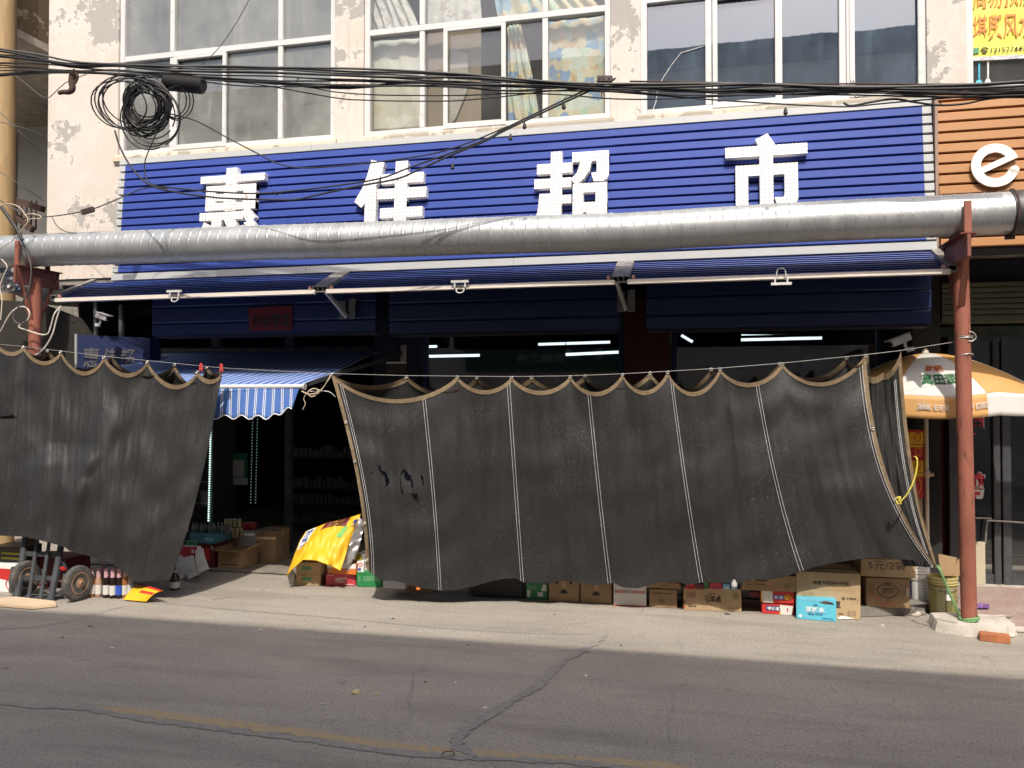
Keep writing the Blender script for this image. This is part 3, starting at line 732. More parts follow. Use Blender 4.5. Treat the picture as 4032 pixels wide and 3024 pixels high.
# slanted e drawn as a thick arc with a crossbar
ec = at(3915, 655, 7.1); er = (at(4010, 655, 7.1).x - at(3820, 655, 7.1).x) / 2
def e_letter():
    mb = MB(); tilt = R(24); ro, ri = er, er * .60; n = 44; a0, a1 = R(0), R(318)
    def pt(r, a, d):
        x, z = r * math.cos(a + tilt), r * math.sin(a + tilt) * 1.02
        return V((ec.x + x, 0, 0)) + Pb + SU * ((ec.z - SZ0) / SU.z + z) + SN * d
    for d0, d1 in ((.02, .04),):
        ring = []
        for i in range(n + 1):
            a = lerp(a0, a1, i / n); k = interp([0, .9, 1], [1, 1, .9], i / n); ring.append((pt(ro, a, d1), pt(ri * (1 if k == 1 else 1.1), a, d1), pt(ro, a, d0), pt(ri, a, d0)))
        for p, q in zip(ring, ring[1:]):
            mb.quad(p[0], p[1], q[1], q[0]); mb.quad(p[2], q[2], q[3], p[3]); mb.quad(p[0], q[0], q[2], p[2]); mb.quad(p[1], p[3], q[3], q[1])
        for p in (ring[0], ring[-1]): mb.quad(p[0], p[2], p[3], p[1])
        e = ring[-1]; c_ = (e[0] + e[1]) / 2
        mb.tube([c_, c_ - SN * .02], (ro - ri) / 2 * .97, 16)
        h = er * .17
        def bp(x, z, d):
            X = x * math.cos(tilt) - z * math.sin(tilt); Z = x * math.sin(tilt) + z * math.cos(tilt)
            return V((ec.x + X, 0, 0)) + Pb + SU * ((ec.z - SZ0) / SU.z + Z) + SN * d
        cr = [(-ro * .8, -.0), (ro * .99, -.0), (ro * .97, h * 1.6), (-ro * .72, h * 1.6)]
        mb.prism([bp(x, z - h * .6, d1 + .001) for x, z in cr], -SN * .018)
    return mb
e_letter().build('letter', CREAM, osg)

# ================================================================== CANOPY OF THREE PROPPED SHUTTERS
BLUE_CAN = M('blue canopy slats', (.026, .055, .25), .35, var=.12, vs=3, st=(.3, 1, 1))
YF, YB = 6.60, 7.09
zf = (at(201, 1195, YF).z + at(3751, 1060, YF).z) / 2; zbk = (at(366, 1116, YB).z + at(3688, 998, YB).z) / 2
cx = [(at(201, 1190, YF).x + at(366, 1116, YB).x) / 2, (at(1255, 1150, YF).x + at(1360, 1090, YB).x) / 2 , (at(2440, 1110, YF).x + at(2470, 1055, YB).x) / 2, at(3751, 1060, YF).x]
names = ['blue slatted shutter propped out as a canopy, over the door awning', 'blue slatted shutter propped out as a canopy, between the two broad rails', 'blue slatted shutter propped out as a canopy, ending at the right red post']
for k in range(3):
    a, b = cx[k] + (.03 if k == 0 else .07), cx[k + 1] - (.03 if k == 2 else .07)
    r = thing('shutter_canopy', names[k], 'canopy', ((a + b) / 2, YF, zf), 'propped shutters forming the canopy')
    n = 9; m_ = MB(); jm = MB(); y0_, y1_ = YF + .035, YB; z0_, z1_ = zf + .014, zbk
    jm.prism([(a, y0_, z0_ - .012), (a, y1_, z1_ - .012), (a, y1_, z1_ - .006), (a, y0_, z0_ - .006)], (b - a, 0, 0)); jm.build('joints', GROOVE, r)
    for i in range(n):
        pr = []
        for s_, hgt in ((-.02, .0355), (-.02, .038), (.03, .041), (.12, .041), (.45, .028), (.60, .010), (.55, .008), (.40, .024), (.10, .0355)):
            tt = (i + s_ + .03) / n; pr.append((a, lerp(y0_, y1_, tt), lerp(z0_, z1_, tt) + hgt - .018))
        m_.prism(pr, (b - a, 0, 0))
    m_.build('slats', BLUE_CAN, r)
    m_ = MB(); m_.box(a - .02, b + .02, YF, YF + .034, zf - .012, zf + .028); m_.box(a - .015, b + .015, YF - .012, YF - .0005, zf - .012, zf - .002); m_.build('bottom_bar', WHITEBAR, r, bevel=.004)
    hx = at((695, 1815, 3075)[k], 1140, YF).x
    m_ = MB(); m_.tube(smooth_path([(hx - .035, YF - .018, zf - .006), (hx - .028, YF - .03, zf - (.035 if k < 2 else -.055)), (hx, YF - .033, zf - (.045 if k < 2 else -.068)), (hx + .028, YF - .03, zf - (.035 if k < 2 else -.055)), (hx + .035, YF - .018, zf - .006)], 5), .005, 6)
    zz = zf + (.05 if k < 2 else -.05)
    m_.box(hx - .075, hx + .075, YF - .04, YF - .022, zz - .01, zz + .01)
    for s_ in (-.045, .045): m_.box(hx + s_ - .006, hx + s_ + .006, YF - .036, YF - .024, min(zz, zf), max(zz, zf))
    m_.build('handle', WHITEFRAME, r)
    for xx in (a + .03, b - .03):
        m_ = MB(); m_.box(xx - .012, xx + .012, YF - .002, YF + .03, zf + .029, zf + .06); m_.build('latch', M('pink latch', (.55, .3, .27), .6) if k == 0 and xx == a + .03 else bpy.data.materials['pink latch'], r, bevel=.003)
for k, x in enumerate(cx):
    wd = .03 if k in (0, 3) else .068
    r = thing('guide_rail', ['narrow grey guide rail closing the canopy near the left red post', 'broad grey guide rail between the first and second canopy shutter', 'broad grey guide rail between the second and third canopy shutter', 'narrow grey guide rail closing the canopy at the right red post'][k], 'guide rail', (x, YF, zf), 'guide rails of the canopy')
    m_ = MB(); e0, e1 = V((x, YF + .0, zf + .045)), V((x, YB + .05, zbk + .045))
    nn = max(1, round(wd / .024)) if wd > .05 else 1; st_ = 2 * wd / nn
    for i in range(nn):
        c0 = x - wd + st_ * (i + .5)
        m_.bar((c0, YF, zf + .052), (c0, YB + .04, zbk + .052), st_ - .004, .006)
    for i in range(nn + 1): m_.bar((x - wd + st_ * i, YF, zf + .03), (x - wd + st_ * i, YB + .04, zbk + .03), .005, .05)
    m_.bar((x, YF, zf + .004), (x, YB + .04, zbk + .004), 2 * wd, .006); m_.build('channel', RAIL, r)

# ================================================================== SPIRAL DUCT ON ITS SUPPORTS
YP = 6.485
pc = [at(-120, 998, YP), at(271, 981, YP), at(1300, 948, YP), at(2452, 913, YP), at(3467, 860, YP), at(3975, 838, YP)]
def pz(x): return interp([p.x for p in pc], [p.z for p in pc], x)
PX0, PX1, PR, PITCH_ = at(-200, 1000, YP).x, at(3972, 838, YP).x, .150, .094
dct = thing('spiral_duct', 'long silver spiral duct running in front of the blue sign', 'duct', (PX0, YP, pz(PX0)))
mb = MB(); per = 12; nx = int((PX1 - PX0) / PITCH_ * per); sg = 48
for i in range(nx + 1):
    x = lerp(PX0, PX1, i / nx); zc = pz(x) + .006 * noise.noise(V((x * .9, 0, 0)))
    for k in range(sg):
        a = 2 * math.pi * k / sg; ph = ((x / PITCH_) + k / sg) % 1.0
        rr = PR + (.0035 if ph < .07 else (-.0012 if ph < .16 else 0)) + .0012 * noise.noise(V((x * 4, math.cos(a) * 2, math.sin(a) * 2)))
        mb.v.append(V((x, YP + rr * math.cos(a), zc + rr * math.sin(a))))
for i in range(nx):
    for k in range(sg):
        a = i * sg + k; b = i * sg + (k + 1) % sg
        mb.f.append((a, a + sg, b + sg, b)); mb.m.append(0)
mb.build('duct_wall', GALV, dct, smooth=50)
cq = V((PX1, YP, pz(PX1)))
m_ = MB(); m_.lathe([(.135, -.01), (.158, 0), (.16, .02), (.156, .024), (.156, 2.9)], cq, (1, 0, .035), 40); m_.build('black_sleeve', GALV_D, dct, smooth=40)
m_ = MB(); m_.tube([cq + V((.012, 0, 0)) + V((0, math.cos(a) * .162, math.sin(a) * .162)) for a in [i * math.pi / 16 for i in range(33)]], .008, 6); m_.box(cq.x - .03, cq.x + .03, YP - .03, YP + .0, cq.z - .19, cq.z - .165); m_.build('clamp_ring', RUST, dct)
def support(label, base, topz, x_top, xb, yback):
    r = thing('duct_support', label, 'post', base, 'red posts carrying the duct')
    b = V(base); Yp = b.y; t_ = V((x_top, Yp, topz))
    m_ = MB(); m_.tube([b, b.lerp(t_, .5), t_], .054, 28); m_.build('post', RED_STEEL, r, smooth=40)
    zc = pz(xb); zl = zc - PR - .012
    m_ = MB(); m_.box(xb - .012, xb + .012, YP - .21, yback, zl - .17, zl - .012); m_.box(xb - .055, xb + .055, YP - .2, yback, zl - .011, zl - .001); m_.build('gusset_plate', RED_STEEL_D, r, bevel=.003)
    m_ = MB(); m_.box(xb - .024, xb + .024, YP - .19, YP - .168, zl + .0, zc + .06); m_.build('front_tab', RED_STEEL, r, bevel=.003)
    m_ = MB(); m_.box(xb - .024, xb + .024, YP + .168, YP + .19, zl, zc + .06); m_.build('rear_tab', RED_STEEL_D, r, bevel=.003)
    for yy in (YP - .19, yback - .01):
        m_ = MB(); m_.bar((xb, yy, zl - .012), (lerp(xb, x_top, .8), Yp + (-.05 if yy < Yp else .05), zl - .48), .045, .012, (0, 1, 0)); m_.build('brace', RED_STEEL, r, bevel=.002)
    return r
rb = at(3816, 2443, 6.69)
rt_ = at(3783, 1075, rb.y); SLABH = rb.z
SUP_R = support('right red steel post carrying the silver duct, footed on a concrete slab', rb, pz(rt_.x) - PR - .10, rt_.x, 1.80, 6.84)
YLP = 6.53; lt = at(139, 1200, YLP)
SUP_L = support('left red steel post carrying the silver duct, its foot hidden by black netting', V((lt.x, YLP, 0)), pz(lt.x) - PR - .10, lt.x, lt.x + .01, 6.80)
ws = MB()
for zz, n in ((at(3790, 1335, rb.y).z, 3), (at(3790, 1403, rb.y).z, 1)):
    X_ = lerp(rt_.x, rb.x, .55)
    ws.tube([V((X_ + math.cos(a) * .058, rb.y + math.sin(a) * .058, zz + .012 * math.sin(a * 1.3 + 1) + .006 * a / 6)) for a in [i * .35 for i in range(18 * n + 1)]], .0045, 6)
ws.tube(smooth_path([at(3815, 1305, rb.y - .05), at(3835, 1312, rb.y - .05), at(3843, 1330, rb.y - .05), at(3828, 1343, rb.y - .05), at(3812, 1342, rb.y - .05)]), .005, 6)
tag(ws.build('tie_wire', STEELWIRE), 'twisted tie wire wound around the right red post', 'wire')
# branch pipe with foil wrap behind the left post
m_ = MB(); pth = smooth_path([at(-80, 1060, 6.9), at(40, 1090, 7.0), at(160, 1140, 7.3), at(300, 1160, 8.2), at(420, 1170, 9.6)], 8)
m_.tube(pth, .145, 28); tag(m_.build('branch_pipe', CONC_DARK, smooth=40), 'dull grey branch pipe running back behind the left red post', 'pipe')
m_ = MB(); fp = smooth_path([at(-90, 1010, 6.62), at(-20, 1062, 6.62), at(30, 1100, 6.66), at(48, 1125, 6.72)], 10)
m_.tube(fp, lambda t: .16 + .02 * math.sin(t * 17) - .05 * t, 30)
for i, v in enumerate(m_.v): v += V((noise.noise(v * 9), noise.noise(v * 9 + V((5, 0, 0))), noise.noise(v * 9 + V((0, 7, 0))))) * .022
tag(m_.build('foil_wrap', FOIL, smooth=30), 'crumpled silver foil wrapped around a pipe elbow beside the left red post', 'foil')

# ================================================================== BUILDING ACROSS THE STREET (behind the viewer: it shades the road and shows in the panes)
OB = -1.35
ob = thing('street_building', 'pale tiled building across the street whose roof line mirrors in the blue panes', 'building', (0, OB, 0))
wm = MB(); wm.box(-26, 26, -9, OB, 0, 8.15); wm.build('wall', M('cream rendered wall', (.62, .57, .49), .9, var=.12, vs=1.2), ob)
rm = MB(); rm.prism([(-26, OB + .12, 8.15), (-26, OB + .12, 8.43), (-26, -4.5, 9.9), (-26, -9.2, 8.15)], (52, 0, 0))
for i in range(260):
    x = -26 + i * .2; rm.tube([(x, OB + .16, 8.45), (x, -4.5, 9.93)], .055, 6)
rm.box(-26, 26, OB + .1, OB + .24, 8.40, 8.54)
rm.build('roof', M('grey roof tiles', (.13, .13, .13), .85), ob)
for i in range(13):
    x = -24 + i * 4
    f = MB(); f.box(x - .8, x + .8, OB - .02, OB + .04, 4.6, 6.3); wo = f.build('window', WHITEFRAME, ob)
    for s_ in (-.39, .39): mbox(x + s_ - .35, x + s_ + .35, OB + .041, OB + .046, 4.68, 6.22).build('pane', M('dark pane', (.04, .05, .06), .1) if 'dark pane' not in bpy.data.materials else bpy.data.materials['dark pane'], wo)
VY = 2 * (YG + .03) - OB
a_ = at(2040, 1445, VY); b_ = at(2225, 1390, VY)
os_ = thing('street_sign', 'dark green sign with pale characters on the building across the street', 'sign', (a_.x, OB, a_.z))
mbox(a_.x - 1.2, b_.x + 2.2, OB + .005, OB + .06, a_.z - .12, b_.z + .75).build('board', M('dark green board', (.02, .09, .065), .5), os_)
lettering('lettering', '东韩窑店', (b_.x, OB + .062, a_.z + .08), (-1, 0, 0), (0, 0, 1), b_.x - a_.x, (b_.z - a_.z) * .7, .01, GREYP, os_, .02)
for ch, xa, xb, ya, yb in (('人', 2680, 2822, 1318, 1382), ('平', 2915, 3060, 1312, 1376), ('现', 3160, 3308, 1300, 1372), ('门', 2228, 2370, 1322, 1412)):
    p = at(xa, yb, VY); q = at(xb, ya, VY)
    lettering('letter', ch, (q.x, OB + .003, p.z), (-1, 0, 0), (0, 0, 1), q.x - p.x, q.z - p.z, .06, GREYP, os_, .02)

# ================================================================== LEFT SIDE: pole, balcony, stairs
up = MB(); pb = at(12, 1100, 8.0)
up.tube([(pb.x, pb.y, 0), (pb.x - .01, pb.y, 4), (at(18, 100, 8.0).x, pb.y, 8.5)], lambda t: .145 - .03 * t, 24)
tag(up.build('utility_pole', POLEW, smooth=40), 'yellow brown round pole at the left edge beside the peeling corner', 'pole')
nb = thing('neighbour_building', 'grey concrete neighbour building with a balcony left of the peeling corner', 'building', (-9.5, 8, 0))
za, zb_ = at(40, 105, 8.08).z, at(40, 135, 8.08).z
m_ = MB(); m_.box(-12, -7.92, 8.0, 13, zb_, za); m_.build('balcony_slab', CONCRETE, nb)
m_ = MB(); m_.box(-12, -7.94, 8.05, 13, za, za + 1.1); m_.build('parapet', mat_plaster('brown peeling parapet', (.42, .36, .25), (.17, .12, .07), (.2, .15, .1), .50), nb)
m_ = MB(); m_.box(-12, -7.9, 11.2, 11.4, 0, 9); m_.box(-12, -11.8, 7.9, 11.2, 0, 9); m_.build('back_wall', CONC_DARK, nb)
m_ = MB(); m_.box(-9.6, -8.9, 9.9, 10.0, 2.6, za - .5); m_.build('pale_panel', M('pale grey panel', (.42, .41, .37), .85, var=.08, vs=2), nb)
st = thing('metal_staircase', 'rusty metal staircase with corrugated screen behind the left red post', 'staircase', (-7.6, 9.2, 0))
def mat_corr():
    m, t, N, L, P = nt('corrugated cream sheet'); co = coords(N); x = sep(N, L, co)[0]
    wv = math_n(N, L, 'SINE', math_n(N, L, 'MULTIPLY', x, 60))
    c = mix(N, L, noise_n(N, L, stretch(N, L, co, (8, 8, .8)), 1, 6), (.42, .38, .31), (.58, .54, .46)); L.new(c, P.inputs['Base Color']); P.inputs['Roughness'].default_value = .6
    bump(N, L, P, wv, .7, .02); return m
CORR = mat_corr()
m_ = MB(); m_.box(-9.1, -6.96, 9.7, 9.72, 1.5, at(300, 1010, 9.7).z + .3); m_.build('screen', CORR, st)
def seg(mb, p, q, Y, wd, hd=None): mb.bar(at(*p, Y), at(*q, Y), wd, hd)
for (p, q, Y, wd) in (((-60, 752), (170, 824), 8.7, .075), ((-20, 790), (130, 905), 8.8, .07), ((225, 1015), (345, 1130), 9.0, .06), ((400, 1200), (520, 1318), 9.2, .05)):
    m_ = MB(); seg(m_, p, q, Y, wd); m_.build('stringer', RUST, st)
for x in (28, 47, 66, 86, 105, 124, 143):
    m_ = MB(); seg(m_, (x, 790), (x - 2, 905), 8.9, .016); m_.build('baluster', RUST, st)
for x in (256, 445, 512):
    m_ = MB(); seg(m_, (x, 1035), (x - 3, 1320), 9.3, .055); m_.build('upright', RED_STEEL_D, st)
for y in (1075, 1105):
    m_ = MB(); seg(m_, (240, y - 20), (420, y + 10), 9.4, .012); m_.build('rail', RUST, st)
m_ = MB(); q = [at(40, 1130, 8.6), at(330, 1215, 8.6), at(520, 1420, 8.6), at(440, 1460, 8.6), at(270, 1300, 8.6), at(40, 1200, 8.6)]
m_.prism(q, (0, .9, 0)); m_.build('stair_flight', CONC_DARK, st)
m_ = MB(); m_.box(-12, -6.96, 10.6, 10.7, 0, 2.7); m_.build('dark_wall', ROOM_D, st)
m_ = MB(); m_.prism([at(x, y, 7.62) for x, y in ((-150, 1172), (140, 1190), (300, 1250), (430, 1430), (440, 1600), (-150, 1640))], (0, .08, 0)); m_.build('shade_panel', M('dark brown painted shade', (.022, .019, .015), .9), st)  # added dark panel, standing in for the shade over this corner
# side light box sign with the same name, partly lost behind the net
sd = thing('side_sign', 'dark blue box sign lettered in grey above the left net', 'sign', at(440, 1400, 7.6))
q = [at(302, 1500, 7.5), at(590, 1500, 7.75), at(590, 1330, 7.75), at(302, 1318, 7.5)]
m_ = MB(); m_.prism(q, (.03, .14, 0)); m_.build('panel', BLUE_FAB_SIGN, sd)
m_ = MB(); m_.bar(at(300, 1315, 7.49), at(300, 1500, 7.49), .02); m_.build('edge', GREYTRIM, sd)
ux = (q[1] - q[0]).normalized()
for ch, xa, xb in (('惠', 332, 386), ('佳', 402, 446), ('超', 460, 510)):
    p = q[0] + ux * ((at(xa, 1400, 7.55) - q[0]).dot(ux)); p.z = at(xa, 1445, 7.5).z
    lettering('letter', ch, p + ux.cross(V((0, 0, 1))) * .002, ux, (0, 0, 1), (at(xb, 1400, 7.55) - at(xa, 1400, 7.55)).x, at(xa, 1368, 7.5).z - p.z, .004, M('shade darkened letters', (.10, .10, .11), .6) if 'shade darkened letters' not in bpy.data.materials else bpy.data.materials['shade darkened letters'], sd, .02)
m_ = MB(); m_.bar(at(378, 1190, 7.7), at(378, 1325, 7.7), .035); m_.build('hanger', DARKSTEEL, sd); m_ = MB(); m_.bar(at(478, 1200, 7.8), at(478, 1335, 7.8), .04); m_.build('hanger', DARKSTEEL, sd)

# ---- cameras
def camera_thing(label, p, dirv, col, n):
    r = thing('security_camera', label, 'camera', p); p = V(p); d = V(dirv).normalized(); s_ = d.cross(V((0, 0, 1))).normalized(); u = s_.cross(d)
    m_ = MB(); m_.obox(p, d * .085, s_ * .03, u * .028); m_.build('housing', col, r, bevel=.006)
    m_ = MB(); m_.obox(p + u * .034 + d * .015, d * .1, s_ * .038, u * .004); m_.build('sun_hood', col, r, bevel=.002)
    m_ = MB(); m_.cyl(p + d * .083, p + d * .092, .022, 14); m_.build('lens', BLACK, r)
    m_ = MB(); m_.tube(smooth_path([p - d * .03 - u * .03, p - d * .02 - u * .07, p - d * .05 - u * .10]), .012, 8); m_.lathe([(.03, 0), (.034, .012), (.028, .03)], p - d * .05 - u * .115, u, 14); m_.build('mount', col, r, smooth=40)
    return r
camera_thing('white security camera on its mount above the umbrella', at(3545, 1340, 7.3), (-.9, -.25, -.38), WHITEFRAME, 1)
camera_thing('grey security camera under the canopy above the dark blue box sign', at(405, 1248, 7.5), (.9, -.2, -.25), GREYP, 2)

# ================================================================== OVERHEAD CABLES
YC = 5.94
def cable(label, pts, r=.006, mat=None, Y=YC, grp='overhead cables', name='overhead_cable', wob=.0, n=8, cat='cable'):
    p = []
    for q in pts: p.append(at(q[0], q[1], q[2] if len(q) > 2 else Y))
    p = smooth_path(p, n)
    if wob:
        sd = pts[0][1] * .37
        p = [v + V((0, noise.noise(V((v.x * 1.3, sd, 0))), noise.noise(V((v.x * 1.7, sd, 5))))) * wob for v in p]
    mb = MB(); mb.tube(p, r, 7); o = mb.build(name, mat or CABLE, smooth=60); return tag(o, label, cat, grp)
same = 'black overhead cable in the bundle strung across the upper windows'
rnd = random.Random(4)
base = [(-60, 238), (150, 250), (290, 266), (470, 270), (700, 284), (1000, 298), (1450, 310), (1800, 322), (2000, 330), (2330, 343), (2700, 350), (3000, 352), (3330, 352), (3700, 356), (4100, 350)]
for i in range(11):
    off = (i - 5) * 9.5; pts = []
    for j, (x, y) in enumerate(base):
        k = interp([-60, 290, 1000, 1600, 2150, 2330, 3100, 3350, 4100], [1.15, .35, .75, .6, .55, .3, .6, .35, .7], x)
        pts.append((x, y + off * k + rnd.uniform(-7, 7), YC + (i % 3 - 1) * .035 + rnd.uniform(-.02, .02)))
    cable(same, pts, rnd.choice([.0045, .0055, .007, .009]), CABLE if i % 4 else CABLE_G, wob=.012)
cable('thick black overhead cable sagging across the plaster pier right of the left window', [(-40, 300), (290, 285), (1000, 318), (1300, 345), (1450, 341), (1620, 325), (2000, 338), (2330, 345), (2900, 360), (3330, 362), (4100, 372)], .0105)
cable('thin black overhead cable hanging lowest across the curtained window', [(880, 320), (1020, 333), (1320, 385), (1430, 394), (1600, 398), (1800, 396), (2000, 378), (2150, 360), (2330, 348)], .005)
cable('thin black overhead cable just above the lowest one at the curtained window', [(700, 300), (1180, 340), (1320, 362), (1500, 374), (1800, 376), (2000, 368), (2200, 372), (2400, 388), (2600, 390), (3000, 372), (3400, 365)], .005)
cable('black overhead cable drooping below the third window frame', [(2200, 345), (2550, 372), (2800, 392), (2950, 402), (3120, 412), (3330, 420), (3450, 410), (3600, 396), (3800, 380), (4100, 352)], .0055)
cable('cut black cable with a loose end curling over the blue sign top', [(3322, 405), (3345, 416), (3380, 412), (3430, 402), (3520, 390), (3600, 402), (3700, 414), (3800, 408), (3900, 388), (4100, 372)], .0075)
cable('rusty overhead wire ending at the small junction box', [(2480, 320), (2700, 323), (3000, 329), (3370, 330), (3700, 332), (4100, 326)], .006, RUST)
# branch descending across the sign
cable('upper black cable descending from the junction box across the blue sign', [(2425, 308), (2330, 345), (2225, 392), (2000, 500), (1920, 545), (1780, 600), (1600, 665), (1500, 702), (1360, 726), (1150, 752), (1000, 762), (800, 752), (640, 735)], .0065)
cable('lower black cable descending from the junction box across the blue sign', [(2420, 312), (2335, 352), (2240, 395), (2000, 508), (1900, 560), (1760, 618), (1650, 668), (1560, 705), (1400, 735), (1240, 770), (1150, 787), (1000, 785), (850, 778), (700, 758), (590, 728), (520, 662), (475, 585), (452, 515)], .0075)
cable('black cable looping from the coil down over the blue sign and back up', [(640, 445), (700, 455), (780, 480), (900, 545), (1000, 597), (1090, 642), (1180, 661), (1316, 655), (1475, 639), (1700, 606), (1850, 560), (2000, 497)], .0055)
cable('thin black cable dropping from the coil onto the first sign letter', [(640, 470), (600, 560), (570, 640), (578, 705), (620, 735), (660, 742)], .005)
cable('thin dark wire slanting over the top left panes', [(985, -10), (930, 90), (860, 190), (780, 270)], .0035, CABLE_G)
cable('grey wire joining a dark connector block at the peeling corner', [(-40, 760, 6.3), (60, 825, 6.3), (150, 850, 6.3), (210, 851, 6.3), (325, 833, 6.3), (375, 820, 6.3), (470, 781, 6.3), (565, 742, 6.3), (640, 735, 6.3)], .0055, CABLE_G)
cable('thin grey wire drooping from the connector wire to the duct', [(205, 853, 6.35), (225, 890, 6.35), (260, 912, 6.4), (300, 918, 6.4)], .004, CABLE_G)
for i, (pts, lab) in enumerate([
    ([(-20, 430, 6.6), (20, 460, 6.6), (100, 540, 6.7), (170, 603, 6.9)], 'thin dark wire crossing the grey recess, the upper one'),
    ([(-20, 475, 6.6), (30, 487, 6.6), (110, 510, 6.7), (175, 535, 6.9)], 'thin dark wire crossing the grey recess, the steeper middle one'),
    ([(-20, 665, 6.6), (40, 702, 6.6), (110, 748, 6.7), (170, 790, 6.9)], 'thin dark wire crossing the grey recess, the lowest one'),
    ([(40, 285, 6.3), (90, 320, 6.3), (150, 370, 6.3), (190, 385, 6.3), (235, 345, 6.3), (270, 320, 6.3), (340, 293, 6.3)], 'thin grey wire dipping from the pole toward the hanging hook')]):
    cable(lab, pts, .004, CABLE_G)
# coil of spare cable
mb = MB(); rc = random.Random(9)
def loop(cx_, cy_, rx, ry, tilt, Y, r, a0=0, a1=6.4):
    pts = []
    for i in range(29):
        a = lerp(a0, a1, i / 28); x = rx * math.cos(a) * (1 + .05 * math.sin(2 * a + tilt * 5)); y = ry * math.sin(a)
        pts.append(at(cx_ + x * math.cos(tilt) - y * math.sin(tilt), cy_ + x * math.sin(tilt) + y * math.cos(tilt), Y + .05 * math.sin(a + tilt)))
    mb.tube(pts, r, 6)
for i in range(24):
    rr = rc.uniform(68, 98); loop(575 + rc.uniform(-16, 16), 415 + rc.uniform(-22, 22), rr * rc.uniform(.85, 1.0), rr * rc.uniform(.9, 1.15), rc.uniform(-.7, .7), YC + rc.uniform(-.07, .05), rc.choice([.0045, .006, .007]), rc.uniform(0, 6), rc.uniform(11, 13))
for i in range(6):
    rr = rc.uniform(105, 135); loop(478 + rc.uniform(-10, 14) + i * 8, 402 + rc.uniform(-14, 14), rr * 1.0, rr * .86, rc.uniform(-.2, .2) + .3, YC + rc.uniform(-.06, .04), .006, rc.uniform(0, 1), 7.2)
for i in range(4):
    rr = rc.uniform(105, 130); loop(600 + rc.uniform(-10, 10), 455 + rc.uniform(-10, 14), rr * .88, rr * .95, rc.uniform(-.3, .3), YC + rc.uniform(-.05, .04), .0055, rc.uniform(0, 1), 7)
for i in range(3): loop(690 + i * 6, 400, 42 + i * 8, 62 + i * 6, .2, YC, .005, 3.6, 8.6)
tag(mb.build('cable_coil', CABLE, smooth=60), 'tangled coil of black cable hanging in front of the left window', 'cable coil')
r = thing('splice_closure', 'ribbed black cylinder splice hung on the overhead cables beside the coil', 'cable box', at(722, 325, YC))
a, b = at(655, 322, YC), at(795, 336, YC); m_ = MB()
pr = []; n = 26
for i in range(n): h = i / n; pr += [(.066, h * (b - a).length), (.071, (h + .3 / n) * (b - a).length), (.066, (h + .6 / n) * (b - a).length)]
m_.lathe([(.05, -.012)] + pr + [(.066, (b - a).length), (.05, (b - a).length + .015)], a, b - a, 20); m_.build('body', BLACK, r, smooth=30)
m_ = MB(); m_.bar(a + V((.05, 0, .072)), b + V((-.08, 0, .076)), .04, .018); m_.build('strap', BLACK, r, bevel=.004)
def block(label, p, q, h, Y, holes):
    a, b = at(*p, Y), at(*q, Y); r = thing('junction_box', label, 'connector', ((a + b) / 2).to_tuple()); t_ = (b - a); L_ = t_.length; t_.normalize(); u = V((0, -1, 0)).cross(t_).normalized()
    if u.z < 0: u = -u
    m_ = MB(); m_.obox((a + b) / 2, t_ * (L_ / 2), (0, .018, 0), u * (h / 2)); m_.build('body', M('dark brown plastic', (.075, .05, .045), .5) if 'dark brown plastic' not in bpy.data.materials else bpy.data.materials['dark brown plastic'], r, bevel=.004)
    for f in holes:
        c_ = a.lerp(b, f) + V((0, -.018, 0)); m_ = MB(); m_.cyl(c_, c_ + V((0, -.004, 0)), .008, 10); m_.build('screw_hole', BLACK, r)
block('small dark connector block on the wire before the peeling corner', (322, 837), (369, 823), .045, 6.3, (.3, .55, .78))
block('dark junction box on the rusty wire at the pier beside the third window', (2351, 312), (2411, 312), .045, YC, (.2, .45, .8))
m_ = MB(); m_.tube(smooth_path([at(288, 290, YC), at(283, 320, YC), at(285, 350, YC), at(272, 362, YC), at(250, 362, YC), at(232, 366, YC)]), lambda t: .03 - .012 * t, 8); m_.tube(smooth_path([at(290, 275, YC), at(305, 300, YC), at(296, 325, YC), at(288, 318, YC)]), .012, 6)
tag(m_.build('hanging_hook', RUST, smooth=50), 'rusty hook hanging from the cables in front of the peeling corner', 'hook')
rt2 = random.Random(3); mb = MB()
for x, y in ((770, 296), (1180, 305), (1330, 310), (1560, 318), (1600, 322), (1680, 330), (2220, 395), (2320, 350), (2365, 360), (2550, 350), (2840, 348), (3120, 350), (3140, 345), (3335, 352), (3365, 332), (3370, 385), (3745, 345), (3700, 405), (3990, 348), (1790, 618), (1570, 700), (1090, 770), (1340, 735)):
    for k in range(2):
        x2, y2 = x + rt2.uniform(-18, 18), y + rt2.uniform(-22, 24)
        o = MB(); o.tube(smooth_path([at(x, y, YC - .02), at((x + x2) / 2 + rt2.uniform(-6, 6), (y + y2) / 2, YC - .03), at(x2, y2, YC - .02)], 4), .0028, 5)
        tag(o.build('tie_wire', CABLE, smooth=50), 'short twist of tie wire sticking out of the overhead cables', 'wire', 'ties on the overhead cables')
for x, y in ((2220, 402), (2065, 480), (2010, 525), (1782, 640), (3093, 422)):
    o = MB(); c_ = at(x, y, YC - .02); o.lathe([(.003, .0), (.012, -.02), (.016, -.045), (.006, -.055)], c_, (0, 0, 1), 10)
    tag(o.build('cable_clip', BLACK, smooth=50), 'small black clip dangling from the descending cables', 'clip', 'clips on the cables')
